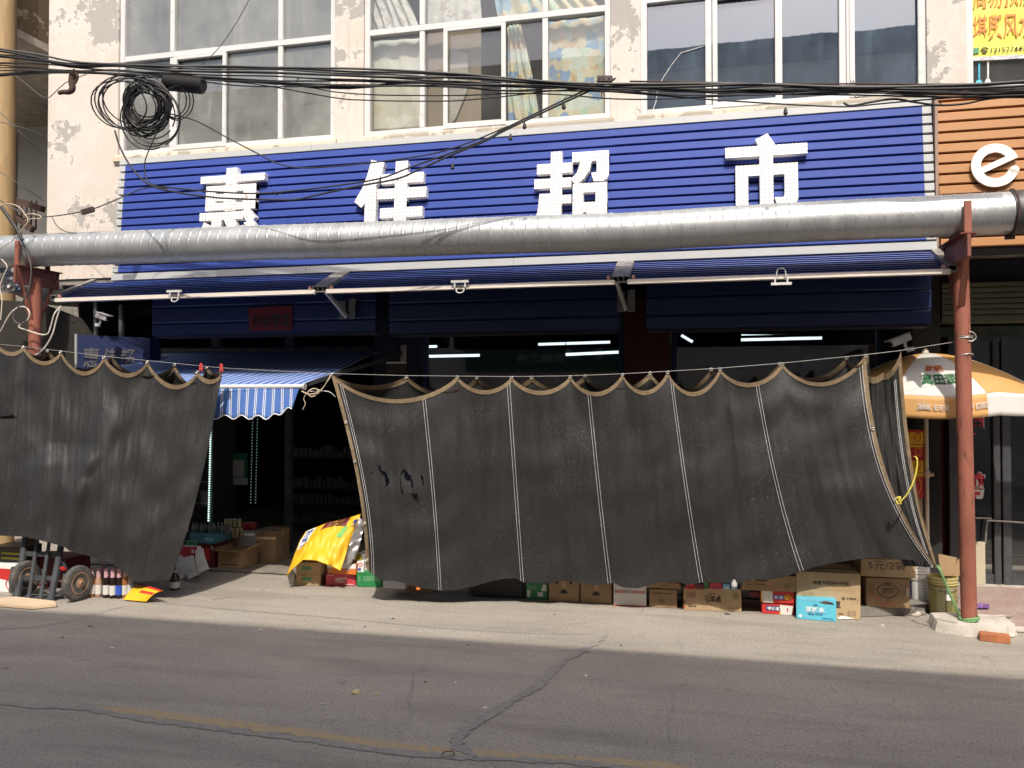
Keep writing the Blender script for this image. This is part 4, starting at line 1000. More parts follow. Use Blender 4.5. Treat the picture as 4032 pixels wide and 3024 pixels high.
# loose leads by the left post
cable('white loose lead curling in a loop over the left red post', [(-40, 1330, 6.35), (0, 1305, 6.35), (25, 1260, 6.35), (50, 1225, 6.35), (80, 1208, 6.35), (105, 1213, 6.35), (117, 1235, 6.35), (108, 1260, 6.35), (90, 1272, 6.35), (74, 1288, 6.35), (115, 1303, 6.35), (160, 1317, 6.35), (188, 1314, 6.35), (200, 1285, 6.35), (215, 1235, 6.35), (240, 1205, 6.4)], .0065, CABLE_W, grp='loose leads by the left post', name='loose_lead')
cable('grey white lead with a small dark loop beside the left red post', [(70, 905, 6.3), (95, 965, 6.3), (120, 1035, 6.3), (122, 1090, 6.3), (110, 1150, 6.3), (80, 1200, 6.3), (56, 1232, 6.3), (56, 1262, 6.3), (80, 1275, 6.3), (105, 1262, 6.3)], .006, CABLE_G, grp='loose leads by the left post', name='loose_lead')
cable('white lead falling behind the left net from the canopy end', [(240, 1205, 6.5), (222, 1260, 6.5), (205, 1320, 6.5), (170, 1375, 6.5), (122, 1410, 6.5), (90, 1425, 6.5)], .007, CABLE_W, grp='loose leads by the left post', name='loose_lead')
cable('white lead at the left picture edge beside the foil', [(5, 1020, 6.3), (28, 1050, 6.3), (15, 1085, 6.3), (0, 1130, 6.3), (8, 1180, 6.3), (2, 1260, 6.3)], .005, CABLE_W, grp='loose leads by the left post', name='loose_lead')
cable('dark thick lead slanting across the duct end to the left bracket', [(5, 815, 6.25), (30, 850, 6.25), (62, 895, 6.25), (88, 945, 6.25)], .016, CABLE, grp='loose leads by the left post', name='loose_lead')
cable('tangled cream twine hanging on the wires at the left pole', [(0, 808, 6.25), (40, 803, 6.25), (75, 815, 6.25), (95, 840, 6.25), (110, 870, 6.25), (85, 905, 6.25), (50, 945, 6.25), (0, 980, 6.25)], .005, TWINE, grp='loose leads by the left post', name='loose_lead')
cable('cream twine loop beside the connector wire at the peeling corner', [(95, 850, 6.28), (120, 842, 6.28), (155, 848, 6.28), (160, 860, 6.28), (125, 862, 6.28), (100, 868, 6.28)], .0045, TWINE, grp='loose leads by the left post', name='loose_lead')

# ================================================================== NEIGHBOUR SHOP AT THE RIGHT
rs = thing('barber_front', 'dark glazed barber shop front with red window characters and green shutter', 'shop front', (3.6, 8.35, .02))
YR = 8.36; xl = at(3760, 1700, YR).x
m_ = MB(); zc = at(3950, 1110, 7.8).z; zd = at(3950, 1262, 7.8).z
n = 7; m_.box(2.02, 6.0, 7.84, 8.1, zd, zc)
for i in range(n):
    z0 = lerp(zd, zc, i / n); m_.box(2.02, 6.0, 7.81, 7.84, z0 + .012, lerp(zd, zc, (i + 1) / n))
m_.build('shutter_box', M('green grey shutter', (.12, .125, .075), .6, var=.15), rs)
m_ = MB(); m_.box(2.0, 6.0, 7.9, 8.15, zc, ZB - .07); m_.build('lintel', GROOVE, rs)
m_ = MB(); zq = at(3950, 1322, YR).z; m_.box(2.02, 6, YR, YR + .1, zq, zd - .001); m_.build('green_beam', M('green painted beam', (.05, .085, .05), .6, var=.4, vs=5, spot=((.12, .07, .05), 6, .52, .62)), rs)
fr = MB(); zs = .02
xs_ = [at(x, 1900, YR).x for x in (3795, 3828, 3912, 3952)]
fr.box(xs_[0] - .12, xs_[0] + .02, YR, YR + .07, zs, zq); fr.box(xs_[2], xs_[2] + .055, YR - .012, YR + .07, zs, zq); fr.box(xs_[3] - .01, xs_[3] + .06, YR - .01, YR + .07, zs, zq); fr.box(xs_[0] + .02, xs_[2], YR, YR + .07, zs, zs + .09); fr.box(xs_[3] + .06, 6, YR, YR + .07, zs, zs + .1); fr.box(xs_[0], 6, YR, YR + .07, zq - .05, zq)
fr.build('frame', DARKSTEEL, rs, bevel=.004)
mbox(xs_[0] + .02, xs_[2], YR + .03, YR + .036, zs + .09, zq - .05).build('pane', GLASS_SHOP, rs)
mbox(xs_[3] + .06, 6, YR + .03, YR + .036, zs + .1, zq - .05).build('pane', GLASS_SHOP, rs)
for ch, y0, y1 in (('理', 1645, 1722), ('剪', 1860, 1962)):
    a, b = at(3798, y1, YR + .025), at(3876, y0, YR + .025)
    lettering('letter_edge', ch, (a.x - .008, YR + .027, a.z - .008), (1, 0, 0), (0, 0, 1), b.x - a.x + .016, b.z - a.z + .016, .001, WHITE, rs, .05)
    lettering('letter', ch, (a.x, YR + .0255, a.z), (1, 0, 0), (0, 0, 1), b.x - a.x, b.z - a.z, .001, REDTXT, rs, .028)
m_ = MB(); m_.box(2.02, 6, 12.8, 12.9, 0, 3.2); m_.box(5.9, 6, 8.5, 12.9, 0, 3.2); m_.box(2.0, 6, 8.5, 12.9, 2.9, 3.0); m_.build('room', ROOM_D, rs)
m_ = MB(); m_.box(at(3735, 1700, 8.45).x, at(3772, 1700, 8.45).x, 8.45, 8.8, .02, ZB - .07); m_.build('side_pier', mat_plaster('rusty pier', (.12, .055, .04), (.3, .27, .22), (.1, .05, .03), .62), rs)
m_ = MB(); a, b = at(3612, 2140, 8.6), at(3742, 1350, 8.6); m_.box(a.x, b.x, 8.6, 8.66, .02, at(3700, 1330, 8.6).z); m_.build('red_wall', M('oxblood wall', (.24, .05, .042), .7, var=.25, vs=3), rs)
for px in ((3842, 1425, 3857, 1465), (3867, 1425, 3887, 1470)):
    pass
hr = MB(); hr.tube(smooth_path([at(3822, 2200, YR - .04), at(3826, 2050, YR - .04), at(3850, 2040, YR - .04), at(3905, 2042, YR - .04)]), .008, 8); hr.tube(smooth_path([at(3880, 2140, YR - .04), at(3886, 2060, YR - .04), at(3905, 2050, YR - .04), at(4060, 2060, YR - .04)]), .009, 8)
hr.build('door_handle', STEELWIRE, rs)
pn = MB(); a, b = at(3832, 2298, YR - .05), at(3879, 2135, YR - .05); pn.box(a.x - .06, b.x, YR - .05, YR - .015, .022, b.z); pn.box(a.x - .058, b.x - .002, YR - .052, YR - .05, lerp(.022, b.z, .6), lerp(.022, b.z, .605))
tag(pn.build('foam_board', M('cream foam board', (.55, .50, .36), .85, var=.07, vs=5), bevel=.006), 'cream foam board leaning at the barber shop door behind the red post', 'board')
# poster and utensils in the upper window at the right
YQ = YW + .06
po = thing('window_poster', 'yellow poster with orange characters and a phone number in the upper right window', 'poster', at(3950, 230, YQ - .02))
m_ = MB()
def pf(u, v):
    q = at(lerp(3816, 4140, u), lerp(lerp(-130, -150, u), lerp(232, 212, u) + 6 * math.sin(u * 9), v), YQ); q.y += .008 * noise.noise(V((u * 6, v * 5, 1))); return q
m_.grid(pf, 30, 30); m_.build('sheet', M('yellow poster film', (.78, .76, .12), .5, var=.05), po, solid=.002)
ORT = M('orange poster text', (.75, .26, .06), .6)
def ptext(s, x0, y0, x1, y1, mat, off=.02):
    a = at(x0, y1, YQ - .012); b = at(x1, y1 + (x1 - x0) * -.075, YQ - .012); t_ = at(x0, y0, YQ - .012)
    lettering('lettering', s, a, b - a, (0, 0, 1), (b - a).length, t_.z - a.z, .001, mat, po, off)
ptext('堪舆风水', 3832, 62, 4072, 160, ORT, .01); ptext('周易预测', 3832, -72, 4072, 38, ORT, .01)
ptext('131527443', 3902, 190, 4040, 208, INK, .004)
m_ = MB(); a, b = at(3828, 212, YQ - .012), at(3855, 188, YQ - .012); m_.box(a.x, b.x, YQ - .013, YQ - .011, a.z, b.z); m_.build('green_icon', GREENP, po, bevel=.0)
m_ = MB(); a, b = at(3868, 208, YQ - .012), at(3886, 198, YQ - .012); m_.box(a.x, b.x, YQ - .013, YQ - .011, a.z, b.z); m_.tube(smooth_path([at(3864, 198, YQ - .012), at(3870, 190, YQ - .012), at(3884, 189, YQ - .012), at(3890, 196, YQ - .012)]), .006, 6); m_.build('phone_icon', INKB, po)
m_ = MB(); m_.grid(lambda u, v: at(lerp(3822, 4100, u), lerp(225, 240, v) - 14 * u, YQ - .02 + .004 * noise.noise(V((u * 30, v * 3, 0)))), 30, 3); m_.build('foil_strip', SILVER, po)
def utensil(label, x, y0, y1, wd, mat, slot):
    r = thing('kitchen_utensil', label, 'utensil', at(x, y1, YQ)); m_ = MB()
    a, b = at(x, y0, YQ), at(x, y1 - 22, YQ); m_.tube([a, b], .008, 8)
    c_ = at(x, y1 - 10, YQ); h = at(x, y1 - 24, YQ).z - c_.z
    m_.prism([(c_.x - .012, YQ, c_.z + h), (c_.x - wd, YQ, c_.z - h * .3), (c_.x - wd * .9, YQ, c_.z - h), (c_.x + wd * .9, YQ, c_.z - h), (c_.x + wd, YQ, c_.z - h * .3), (c_.x + .012, YQ, c_.z + h)], (0, .006, 0)); m_.build('blade', mat, r, bevel=.003)
    m_ = MB(); m_.tube([at(x, y0 - 3, YQ) + V((.01 * math.cos(t_), 0, .01 * math.sin(t_))) for t_ in [i * .7 for i in range(10)]], .003, 5); m_.build('ring', mat, r)
utensil('turquoise spatula hanging in the upper right window', 3855, 252, 335, .03, TURQ, 0)
utensil('cream ladle hanging in the upper right window', 3890, 244, 332, .026, PLASTW, 0)

# ================================================================== SHADE NETS ON THEIR WIRE
def wireY(X): return 6.4 + .07 * (X + 3.0)
def onwire(x, y, dy=0.0):
    Y = 6.5
    for _ in range(4):
        q = at(x, y, Y); Y = wireY(q.x) + dy
    return at(x, y, Y)
def wire_pt(x):
    return interp([-300, 0, 93, 410, 873, 1305, 1600, 1801, 2014, 2245, 2450, 2629, 2834, 3079, 3406, 3548, 3790], [1322, 1356, 1364, 1403, 1449, 1471, 1479, 1481, 1483, 1480, 1472, 1462, 1450, 1430, 1397, 1380, 1341], x)
m_ = MB(); m_.tube([onwire(x, wire_pt(x)) for x in range(-300, 3791, 60)], .0028, 6)
tag(m_.build('hanging_wire', STEELWIRE, smooth=60), 'thin steel wire stretched between the red posts to hold the black nets', 'wire')

def scallops(gr, sag):
    """dense top edge: hooks gr [(x, y)], sag[i] the drop between hooks i and i+1"""
    xs, ys, ph = [], [], []
    for i in range(len(gr) - 1):
        (x0, y0), (x1, y1) = gr[i], gr[i + 1]
        for k in range(24):
            t = k / 24; w_ = math.sin(math.pi * t) ** .8 if 0 < t < 1 else 0
            xs.append(lerp(x0, x1, t)); ys.append(lerp(y0, y1, t) + sag[i] * (1 - (2 * t - 1) ** 2) ** .85); ph.append(math.sin(math.pi * t))
    xs.append(gr[-1][0]); ys.append(gr[-1][1]); ph.append(0); return xs, ys, ph
class Net:
    def __init__(s, gr, sag, mx, bot, bow, ybot, seed, billow=.05, extra=None, vmax=1.0, dy=0.0, fold=1.0):
        s.xs, s.ys, s.ph = scallops(gr, sag); s.mx, s.bot, s.bow, s.ybot, s.seed, s.billow, s.extra, s.dy = mx, bot, bow, ybot, seed, billow, extra, dy
        s.x0, s.x1 = gr[0][0], gr[-1][0]; s.fold = fold
    def px(s, u, v):
        xt = lerp(s.x0, s.x1, u); yt = interp(s.xs, s.ys, xt); xb = interp([a for a, b in s.mx], [b for a, b in s.mx], xt)
        yb = interp([a for a, b in s.bot], [b for a, b in s.bot], xb)
        b = interp([p[0] for p in s.bow], [p[1] for p in s.bow], u)
        return lerp(xt, xb, v) + b * (4 * v * (1 - v)) * (.75 + .5 * v), lerp(yt, yb, v), xt
    def pt(s, u, v, dy=0.0):
        x, y, xt = s.px(u, v); ph = interp(s.xs, s.ph, xt)
        q = onwire(x, y); wy = q.y
        Yb = s.ybot(x); Y = lerp(wy, Yb, sstep(0, 1, v) * .5 + v * .5) + s.dy
        sd = s.seed
        d = -.055 * ph * math.exp(-7 * v) - s.billow * math.sin(math.pi * v)
        d += .030 * s.fold * noise.noise(V((u * 26, v * .8, sd))) * min(1, v * 6) * (1 - .55 * v)
        d += .012 * s.fold * noise.noise(V((u * 70 + v * 2, v * 1.6, sd + 9))) * min(1, v * 5)
        d += .022 * noise.noise(V((u * 9 + v * 5, v * 4.5 - u * 4, sd + 4)))
        d += .06 * s.fold * noise.noise(V((u * 22, 1, sd + 2))) * v ** 4
        if s.extra: d += s.extra(x, y, u, v)
        return at(x, y, Y + d + dy)
    def surface(s, nu, nv, u0=0, u1=1, v0=0, v1=1, dy=0.0, skip=None):
        mb = MB(); sk = None
        if skip: sk = lambda a, b: skip(*s.px(lerp(u0, u1, a), lerp(v0, v1, b))[:2])
        mb.grid(lambda a, b: s.pt(lerp(u0, u1, a), lerp(v0, v1, b), dy), nu, nv, sk); return mb
def inpoly(x, y, P_):
    c = False; j = len(P_) - 1
    for i in range(len(P_)):
        if (P_[i][1] > y) != (P_[j][1] > y) and x < (P_[j][0] - P_[i][0]) * (y - P_[i][1]) / (P_[j][1] - P_[i][1]) + P_[i][0]: c = not c
        j = i
    return c
def px_path(ox, oy, s_, pts): return [(ox + x / s_, oy + y / s_) for x, y in pts]
tears = [px_path(1250, 1350, 1.746, p) for p in (
    [(413, 840), (428, 842), (440, 872), (466, 882), (480, 905), (497, 960), (478, 990), (462, 990), (470, 960), (462, 912), (436, 900)],
    [(588, 866), (600, 868), (642, 915), (662, 985), (650, 1000), (640, 950), (610, 950), (590, 890), (572, 925), (566, 915)],
    [(640, 1030), (690, 1042), (694, 1108), (684, 1085), (660, 1072)],
    [(708, 895), (728, 930), (735, 995), (722, 970)],
    [(562, 930), (572, 930), (590, 1040), (580, 1042)],
    [(370, 880), (382, 905), (372, 903)])]
gR = [(1305, 1472), (1801, 1482), (2014.6, 1484), (2245.6, 1481), (2450.8, 1473), (2628.8, 1463), (2834.5, 1451), (3079.6, 1431), (3406.5, 1398)]
bR = [(1440, 2236), (1462, 2258), (1500, 2282), (1545, 2284), (1600, 2298), (1650, 2312), (1690, 2320), (1740, 2326), (1800, 2322), (1860, 2310), (1930, 2290), (1980, 2279), (2030, 2276), (2061, 2293), (2100, 2296), (2163, 2297), (2200, 2286), (2224, 2284), (2282, 2296), (2343, 2305), (2400, 2297), (2416, 2295), (2440, 2308), (2456, 2314), (2513, 2316), (2557, 2305), (2597, 2295), (2680, 2294), (2704, 2304), (2769, 2293), (2850, 2295), (2917, 2295), (2961, 2278), (3012, 2284), (3084, 2273), (3138, 2255), (3174, 2242), (3265, 2219), (3409, 2197), (3424, 2196), (3535, 2200), (3612, 2208), (3658, 2220), (3692, 2234)]
mR = [(1305, 1440), (1668, 1732), (2001, 2056), (2318, 2400), (2643, 2761), (2980, 3157), (3406, 3692)]
NR = Net(gR, [96, 55, 58, 68, 72, 88, 68, 92], mR, bR, [(0, 27), (.16, 6), (.3, 0), (.75, -6), (.9, -40), (1, -74)],
         lambda x: interp([1440, 1800, 2500, 3200, 3700], [6.42, 6.60, 6.72, 6.68, 6.60], x), 3.3, .06, fold=.75)
def grommet_row(name, pts, par, sc=1.0):
    for q in pts:
        m_ = MB(); m_.tube([q + V((.0105 * sc * math.cos(a), -.006, .0105 * sc * math.sin(a))) for a in [i * math.pi / 6 for i in range(13)]], .0042 * sc, 6)
        m_.build('grommet', GROMMET, par, smooth=60)
def make_net(net, label, seams, hems, tearlist, nu, nv, back=None):
    r = thing('shade_net', label, 'net', net.pt(.5, .0))
    sk = (lambda x, y: any(inpoly(x, y, t) for t in tearlist)) if tearlist else None
    net.surface(nu, nv, skip=sk).build('cloth', NET, r, smooth=80, recalc=False)
    m_ = net.surface(nu, 2, v0=-.002, v1=.021, dy=-.005); m_.build('top_hem', HEM, r, smooth=80, recalc=False)
    for (u0, u1, dy) in hems: net.surface(2, nv, u0, u1, dy=dy).build('side_hem', HEM, r, smooth=80, recalc=False)
    for u in seams:
        m_ = MB()
        for du in (-.0024, .0024) if len(net.xs) > 1 else (0,):
            m_.tube([net.pt(u + du, v / 60, -.006) for v in range(1, 61)], .0017, 4)
        o = m_.build('seam_stitching', STITCH, r, recalc=False)
    return r
span = gR[-1][0] - gR[0][0]
SN1 = make_net(NR, 'long black shade net with brown hem, torn near its left end, hung before the cartons', [(x - 1305) / span for x in (1340, 1668, 2001, 2318, 2643, 2980, 3388)], [(-.001, .0085, -.006), (.9925, 1.0015, -.006)], tears, 420, 120)
grommet_row('grommet', [NR.pt((x - 1305) / span, .004, -.006) for x, y in gR], SN1)
grommet_row('grommet', [NR.pt(.004, v, -.012) for v in (.24, .44, .76, .95)] + [NR.pt(.997, v, -.012) for v in (.34, .68)], SN1, .9)
# the layer folded over behind
gB = [(1305, 1474), (1602, 1481), (1878, 1485), (2094, 1484), (2304, 1479), (2560, 1467), (2800, 1452), (3070, 1431), (3333, 1407), (3420, 1396)]
NB = Net(gB, [42, 62, 44, 44, 60, 78, 70, 70, 40], [(1305, 1385), (1700, 1720), (3420, 3440)], [(1300, 1720), (3500, 1690)], [(0, 0), (1, 0)], lambda x: onwire(x, 1500).y + .06, 8.1, -.02, dy=.035)
NB.surface(220, 30).build('back_layer', NET, SN1, smooth=80, recalc=False)
NB.surface(220, 2, v0=-.01, v1=.085, dy=-.005).build('back_hem', HEM, SN1, smooth=80, recalc=False)
grommet_row('grommet', [NB.pt((x - 1305) / 2115, .01, -.006) for x, y in gB[1:-1]], SN1)
# the end flap folded back at the right
NE = Net([(3400, 1470), (3475, 1470), (3548, 1384)], [18, 30], [(3400, 3560), (3548, 3695)], [(3500, 2225), (3700, 2236)], [(0, -50), (.5, -40), (1, -32)], lambda x: 6.66, 5.5, .0, dy=.07, fold=.25)
NE.surface(50, 110).build('end_flap', NET, SN1, smooth=80, recalc=False)
NE.surface(50, 2, v0=-.004, v1=.03, dy=-.005).build('end_hem', HEM, SN1, smooth=80, recalc=False)
NE.surface(3, 110, .92, 1.0, dy=-.006).build('side_hem', HEM, SN1, smooth=80, recalc=False)
m_ = MB()
for u in (.80, .835): m_.tube([NE.pt(u, v / 60, -.007) for v in range(4, 61)], .0024, 4)
m_.build('seam_stitching', STITCH, SN1, recalc=False)

gL = [(-160, 1338), (-12, 1354), (93, 1364), (240, 1383), (410, 1404), (581, 1422), (778, 1462), (873, 1470)]
bL = [(-160, 2104), (0, 2109), (95, 2113), (174, 2131), (253, 2153), (269, 2166), (316, 2181), (380, 2197), (421, 2210), (468, 2232), (494, 2257), (519, 2284), (538, 2291), (585, 2288), (640, 2286), (672, 2279)]
def crease(x, y, u, v):
    xr = interp([1700, 1800, 1840, 1880, 1960, 2160], [360, 352, 338, 318, 300, 255], y); k = sstep(1740, 1840, y)
    xl_ = interp([1750, 1830, 1900, 2160], [200, 165, 148, 120], y)
    d = -.065 * k * (1 - sstep(xr - 8, xr + 55, x)) * sstep(xl_ - 80, xl_ + 20, x)
    d += -.05 * sstep(1500, 1750, y) * math.exp(-((x - 430 + (y - 1600) * .25) / 75) ** 2)
    d += .012 * math.sin((x + y * .12) / 26) * sstep(640, 840, x + (y - 1450) * .25)
    return d
NL = Net(gL, [30, 28, 50, 70, 58, 74, 30], [(-160, -160), (400, 380), (700, 560), (873, 672)], bL, [(0, 0), (.6, 0), (.8, 6), (1, 22)],
         lambda x: interp([-200, 0, 500, 700], [6.02, 6.0, 6.08, 6.16], x), 12.7, .03, crease, fold=.4)
SN2 = make_net(NL, 'short black shade net draped over goods, left of the doorway', [], [], None, 300, 120)
sl = gL[-1][0] - gL[0][0]
grommet_row('grommet', [NL.pt((x + 160) / sl, .004, -.006) for x, y in gL[1:]], SN2)
NLB = Net([(100, 1366), (188, 1379), (440, 1406), (689, 1434), (815, 1446), (880, 1452)], [30, 60, 60, 70, 20], [(100, 110), (880, 850)], [(90, 1580), (900, 1600)], [(0, 0), (1, 0)], lambda x: onwire(x, 1450).y + .05, 4.4, -.02, dy=.03)
NLB.surface(120, 20).build('back_layer', NET, SN2, smooth=80, recalc=False); NLB.surface(120, 2, v0=-.01, v1=.1, dy=-.005).build('back_hem', HEM, SN2, smooth=80, recalc=False)
grommet_row('grommet', [NLB.pt((x - 100) / 780, .02, -.006) for x in (188, 689, 815)], SN2)
m_ = MB(); m_.poly([onwire(-60, 1560, -.10), onwire(10, 1580, -.12), onwire(56, 1632, -.13), onwire(52, 1642, -.10), onwire(-60, 1650, -.08)]); m_.build('loose_flap', NET, SN2, solid=.006)
for (x, y), lab in (((792, 1446), 'red clothes peg clipping the left net near its top corner'), ((872, 1448), 'red clothes peg at the outer corner of the left net, nearest the doorway')):
    r = thing('clothes_peg', lab, 'peg', onwire(x, y, -.03), 'red pegs on the wire'); q = onwire(x, y, -.03)
    for s_ in (-1, 1):
        m_ = MB(); m_.obox(q + V((s_ * .008, 0, .0)), (.005, 0, s_ * .002), (0, .009, 0), (-s_ * .004, 0, .034)); m_.build('jaw', PEG, r, bevel=.002)
    m_ = MB(); m_.tube([q + V((.012 * math.cos(a), 0, .012 * math.sin(a))) for a in [i * .7 for i in range(10)]], .004, 6); m_.build('spring', GROMMET, r)
# ropes on the nets
m_ = MB(); Yt = 6.42; m_.tube(smooth_path([at(1302, 1480, Yt), at(1290, 1500, Yt - .02), at(1270, 1530, Yt), at(1245, 1548, Yt - .02), at(1215, 1552, Yt), at(1188, 1540, Yt + .02)]), .006, 7)
m_.tube(smooth_path([at(1262, 1538, Yt - .02), at(1235, 1530, Yt), at(1212, 1545, Yt - .03), at(1226, 1562, Yt - .03), at(1250, 1552, Yt), at(1262, 1540, Yt)]), .005, 7)
m_.tube(smooth_path([at(1205, 1552, Yt - .02), at(1196, 1570, Yt - .02), at(1202, 1590, Yt - .02), at(1192, 1613, Yt - .02)]), .004, 6)
tag(m_.build('twine', TWINE, smooth=60), 'knotted hemp twine tying the long net corner to the striped awning', 'twine')
m_ = MB(); m_.tube(smooth_path([at(1222, 1541, Yt + .02), at(1290, 1541, Yt + .02), at(1320, 1562, Yt + .05)]), .004, 6)
tag(m_.build('white_string', STITCH, smooth=60), 'white string running from the twine knot behind the long net', 'string')
Yy = 6.48; m_ = MB(); m_.tube(smooth_path([at(3600, 1798, Yy), at(3610, 1805, Yy - .04), at(3610, 1840, Yy - .04), at(3597, 1895, Yy - .05), at(3572, 1945, Yy - .05), at(3545, 1974, Yy - .04), at(3534, 1976, Yy - .03)]), .006, 7)
m_.tube(smooth_path([at(3528, 1972, Yy - .03), at(3532, 1960, Yy - .04), at(3545, 1958, Yy - .04), at(3540, 1970, Yy - .05), at(3548, 1982, Yy - .04), at(3535, 1982, Yy - .04), at(3530, 1974, Yy - .03)]), .006, 7)
tag(m_.build('yellow_rope', YROPE, smooth=60), 'yellow cord joining two hems at the right end of the long net', 'cord')
m_ = MB(); rp_ = [at(3690, 2228, 6.55), at(3702, 2245, 6.5), at(3730, 2315, 6.52), at(3760, 2385, 6.53), at(3779, 2425, 6.55)]
pp = smooth_path(rp_, 8); m_.tube(pp, .009, 6)
zz = .10; m_.tube([V((rb.x + .062 * math.cos(a), rb.y + .062 * math.sin(a), SLABH + .018 + .012 * math.sin(a * 1.2))) for a in [2.8 + i * .35 for i in range(38)]], .009, 6)
tag(m_.build('green_strap', GROPE, smooth=60), 'green strap tying the long net corner down to the right post foot', 'strap')
m_ = MB(); m_.lathe([(.008, 0), (.022, .008), (.024, .03), (.012, .045), (.012, .055)], at(2891, 2312, 6.58), (0, 0, 1), 12); tag(m_.build('weight_bottle', GREYP, smooth=50), 'small grey bottle hung as a weight from the net bottom', 'bottle')

# ================================================================== STRIPED AWNING OVER THE DOOR
AF, AB = 6.5, 8.28
zF = at(1183, 1522, AF).z; slope = .231; ax1 = (at(1183, 1522, AF).x + at(1502, 1370, AB).x) / 2; ax0 = ax1 - 2.75
aw = thing('striped_awning', 'blue and white striped fabric awning over the shop doorway', 'awning', ((ax0 + ax1) / 2, AF, zF))
def awp(u, v):
    x = lerp(ax0, ax1, u); y = lerp(AF + .02, AB, v); z = zF + .012 + (y - AF) * slope
    return V((x, y, z - .02 * math.sin(math.pi * v) + .012 * noise.noise(V((u * 7, v * 5, 0)))))
m_ = MB(); m_.grid(awp, 70, 40); m_.build('canopy', STRIPES, aw, smooth=60, solid=.004)
m_ = MB()
zV = at(1000, 1643, AF - .02).z - zF
def vap(u, v):
    x = lerp(ax0 + .01, ax1 - .015, u); ww = (x - ax0) / .166 * 2 * math.pi; lo = zV + .018 * math.sin(ww) + .012 + (.07 * sstep(.9, 1, u)); z = zF - .012 + lo * v
    return V((x - .06 * v * sstep(.86, 1, u), AF - .012 - .012 * v * math.sin(u * 31) - .02 * v, z))
m_.grid(vap, 160, 8); m_.build('valance', STRIPES, aw, smooth=60, solid=.003)
m_ = MB(); m_.tube([vap(i / 160, 1) + V((0, -.003, 0)) for i in range(161)], .005, 5); m_.build('valance_edging', WHITE, aw, smooth=60)
m_ = MB(); m_.cyl((ax0 - .03, AF, zF), (ax1 + .02, AF, zF), .021, 14); m_.cyl((ax1 + .018, AF, zF), (ax1 + .035, AF, zF), .03, 14); m_.build('front_bar', WHITEFRAME, aw, smooth=40)
a_ = at(1590, 1392, AB - .05); m_ = MB(); m_.bar((ax1 - .04, AF + .04, zF + .0), (a_.x - .02, AB - .06, a_.z), .03, .04); m_.build('arm', DARKSTEEL, aw, bevel=.003)
m_ = MB(); m_.box(a_.x - .03, a_.x + .035, AB - .07, AB - .035, a_.z - .13, a_.z + .09); m_.build('arm_bracket', GREYP, aw, bevel=.004)
m_ = MB(); m_.cyl((ax0, AB, zF + .02 + (AB - AF) * slope), (ax1, AB, zF + .02 + (AB - AF) * slope), .05, 14); m_.build('roller', DARKSTEEL, aw, smooth=40)

# ================================================================== BEACH UMBRELLA
ux_, uy_ = at(3645, 1500, 7.70).x, 7.70
apex = at(3640, 1392, uy_).z; rimz = at(3640, 1565, uy_ - .72).z
um = thing('parasol', 'orange and white umbrella with green lettering standing behind the right red post', 'umbrella', (ux_, uy_, 0))
UR, n8 = .86, 8; tilt = V((.10, -.16, 0))
m, t, N, L, P = nt('umbrella panels'); co = coords(N); s3 = sep(N, L, co)
an = N.new('ShaderNodeMath'); an.operation = 'ARCTAN2'; L.new(s3[1], an.inputs[0]); L.new(s3[0], an.inputs[1])
k8 = math_n(N, L, 'FRACT', math_n(N, L, 'ADD', math_n(N, L, 'DIVIDE', an.outputs[0], math.pi / 2), 8.0 + .82)); alt = math_n(N, L, 'GREATER_THAN', k8, .5)
c = mix(N, L, alt, (.62, .34, .12), (.64, .63, .60)); c = mix(N, L, math_n(N, L, 'MULTIPLY', mrange(N, L, noise_n(N, L, co, 5, 6), .5, .75), .3), c, (.5, .42, .3))
L.new(c, P.inputs['Base Color']); P.inputs['Roughness'].default_value = .6; UMAT = m
m2 = UMAT.copy(); m2.name = 'umbrella valance panels'
for nd in m2.node_tree.nodes:
    if nd.type == 'MATH' and nd.operation == 'GREATER_THAN': nd.operation = 'LESS_THAN'
def up_(r_, a, drop=0.0):
    k = abs(((a / (2 * math.pi / n8)) % 1) - .5) * 2; rr = r_ * (1 - .045 * (1 - k) * r_ / UR)
    x, y = rr * math.cos(a), rr * math.sin(a); z = -(apex - rimz) * (rr / UR) ** 1.75
    return V((ux_ + x, uy_ + y, apex + z + x * tilt.x * .35 + y * tilt.y * .0 - drop))
m_ = MB(); m_.grid(lambda u, v: up_(max(.01, UR * v), 2 * math.pi * u), 96, 20); m_.build('canopy', UMAT, um, smooth=70, solid=.004)
m_ = MB(); m_.grid(lambda u, v: up_(UR * (1 + .02 * v), 2 * math.pi * u, v * (.14 + .025 * abs(math.sin(u * math.pi * 8)) ** .4)), 192, 5); m_.build('valance', m2, um, smooth=70, solid=.003)
m_ = MB(); m_.cyl((ux_, uy_, .02), (ux_, uy_, apex + .03), .017, 14); m_.lathe([(.008, 0), (.03, .005), (.022, .03), (.006, .05)], (ux_, uy_, apex + .0), (0, 0, 1), 14); m_.build('pole', M('cream pole', (.6, .54, .44), .5), um, smooth=40)
m_ = MB(); kz = at(3645, 1868, uy_).z; m_.lathe([(.02, -.03), (.027, -.02), (.027, .03), (.02, .035)], (ux_, uy_, kz), (0, 0, 1), 14); m_.cyl((ux_, uy_, kz), (ux_ + .05, uy_ - .02, kz), .016, 10); m_.build('clamp_knob', M('cream pole knob', (.6, .54, .44), .5), um, smooth=40)
for k in range(n8):
    a = 2 * math.pi * k / n8; m_ = MB(); m_.tube([up_(UR * .985, a, .012), up_(UR * .5, a, .014), V((ux_, uy_, apex - .03))], .005, 6); m_.build('rib', STEELWIRE, um)
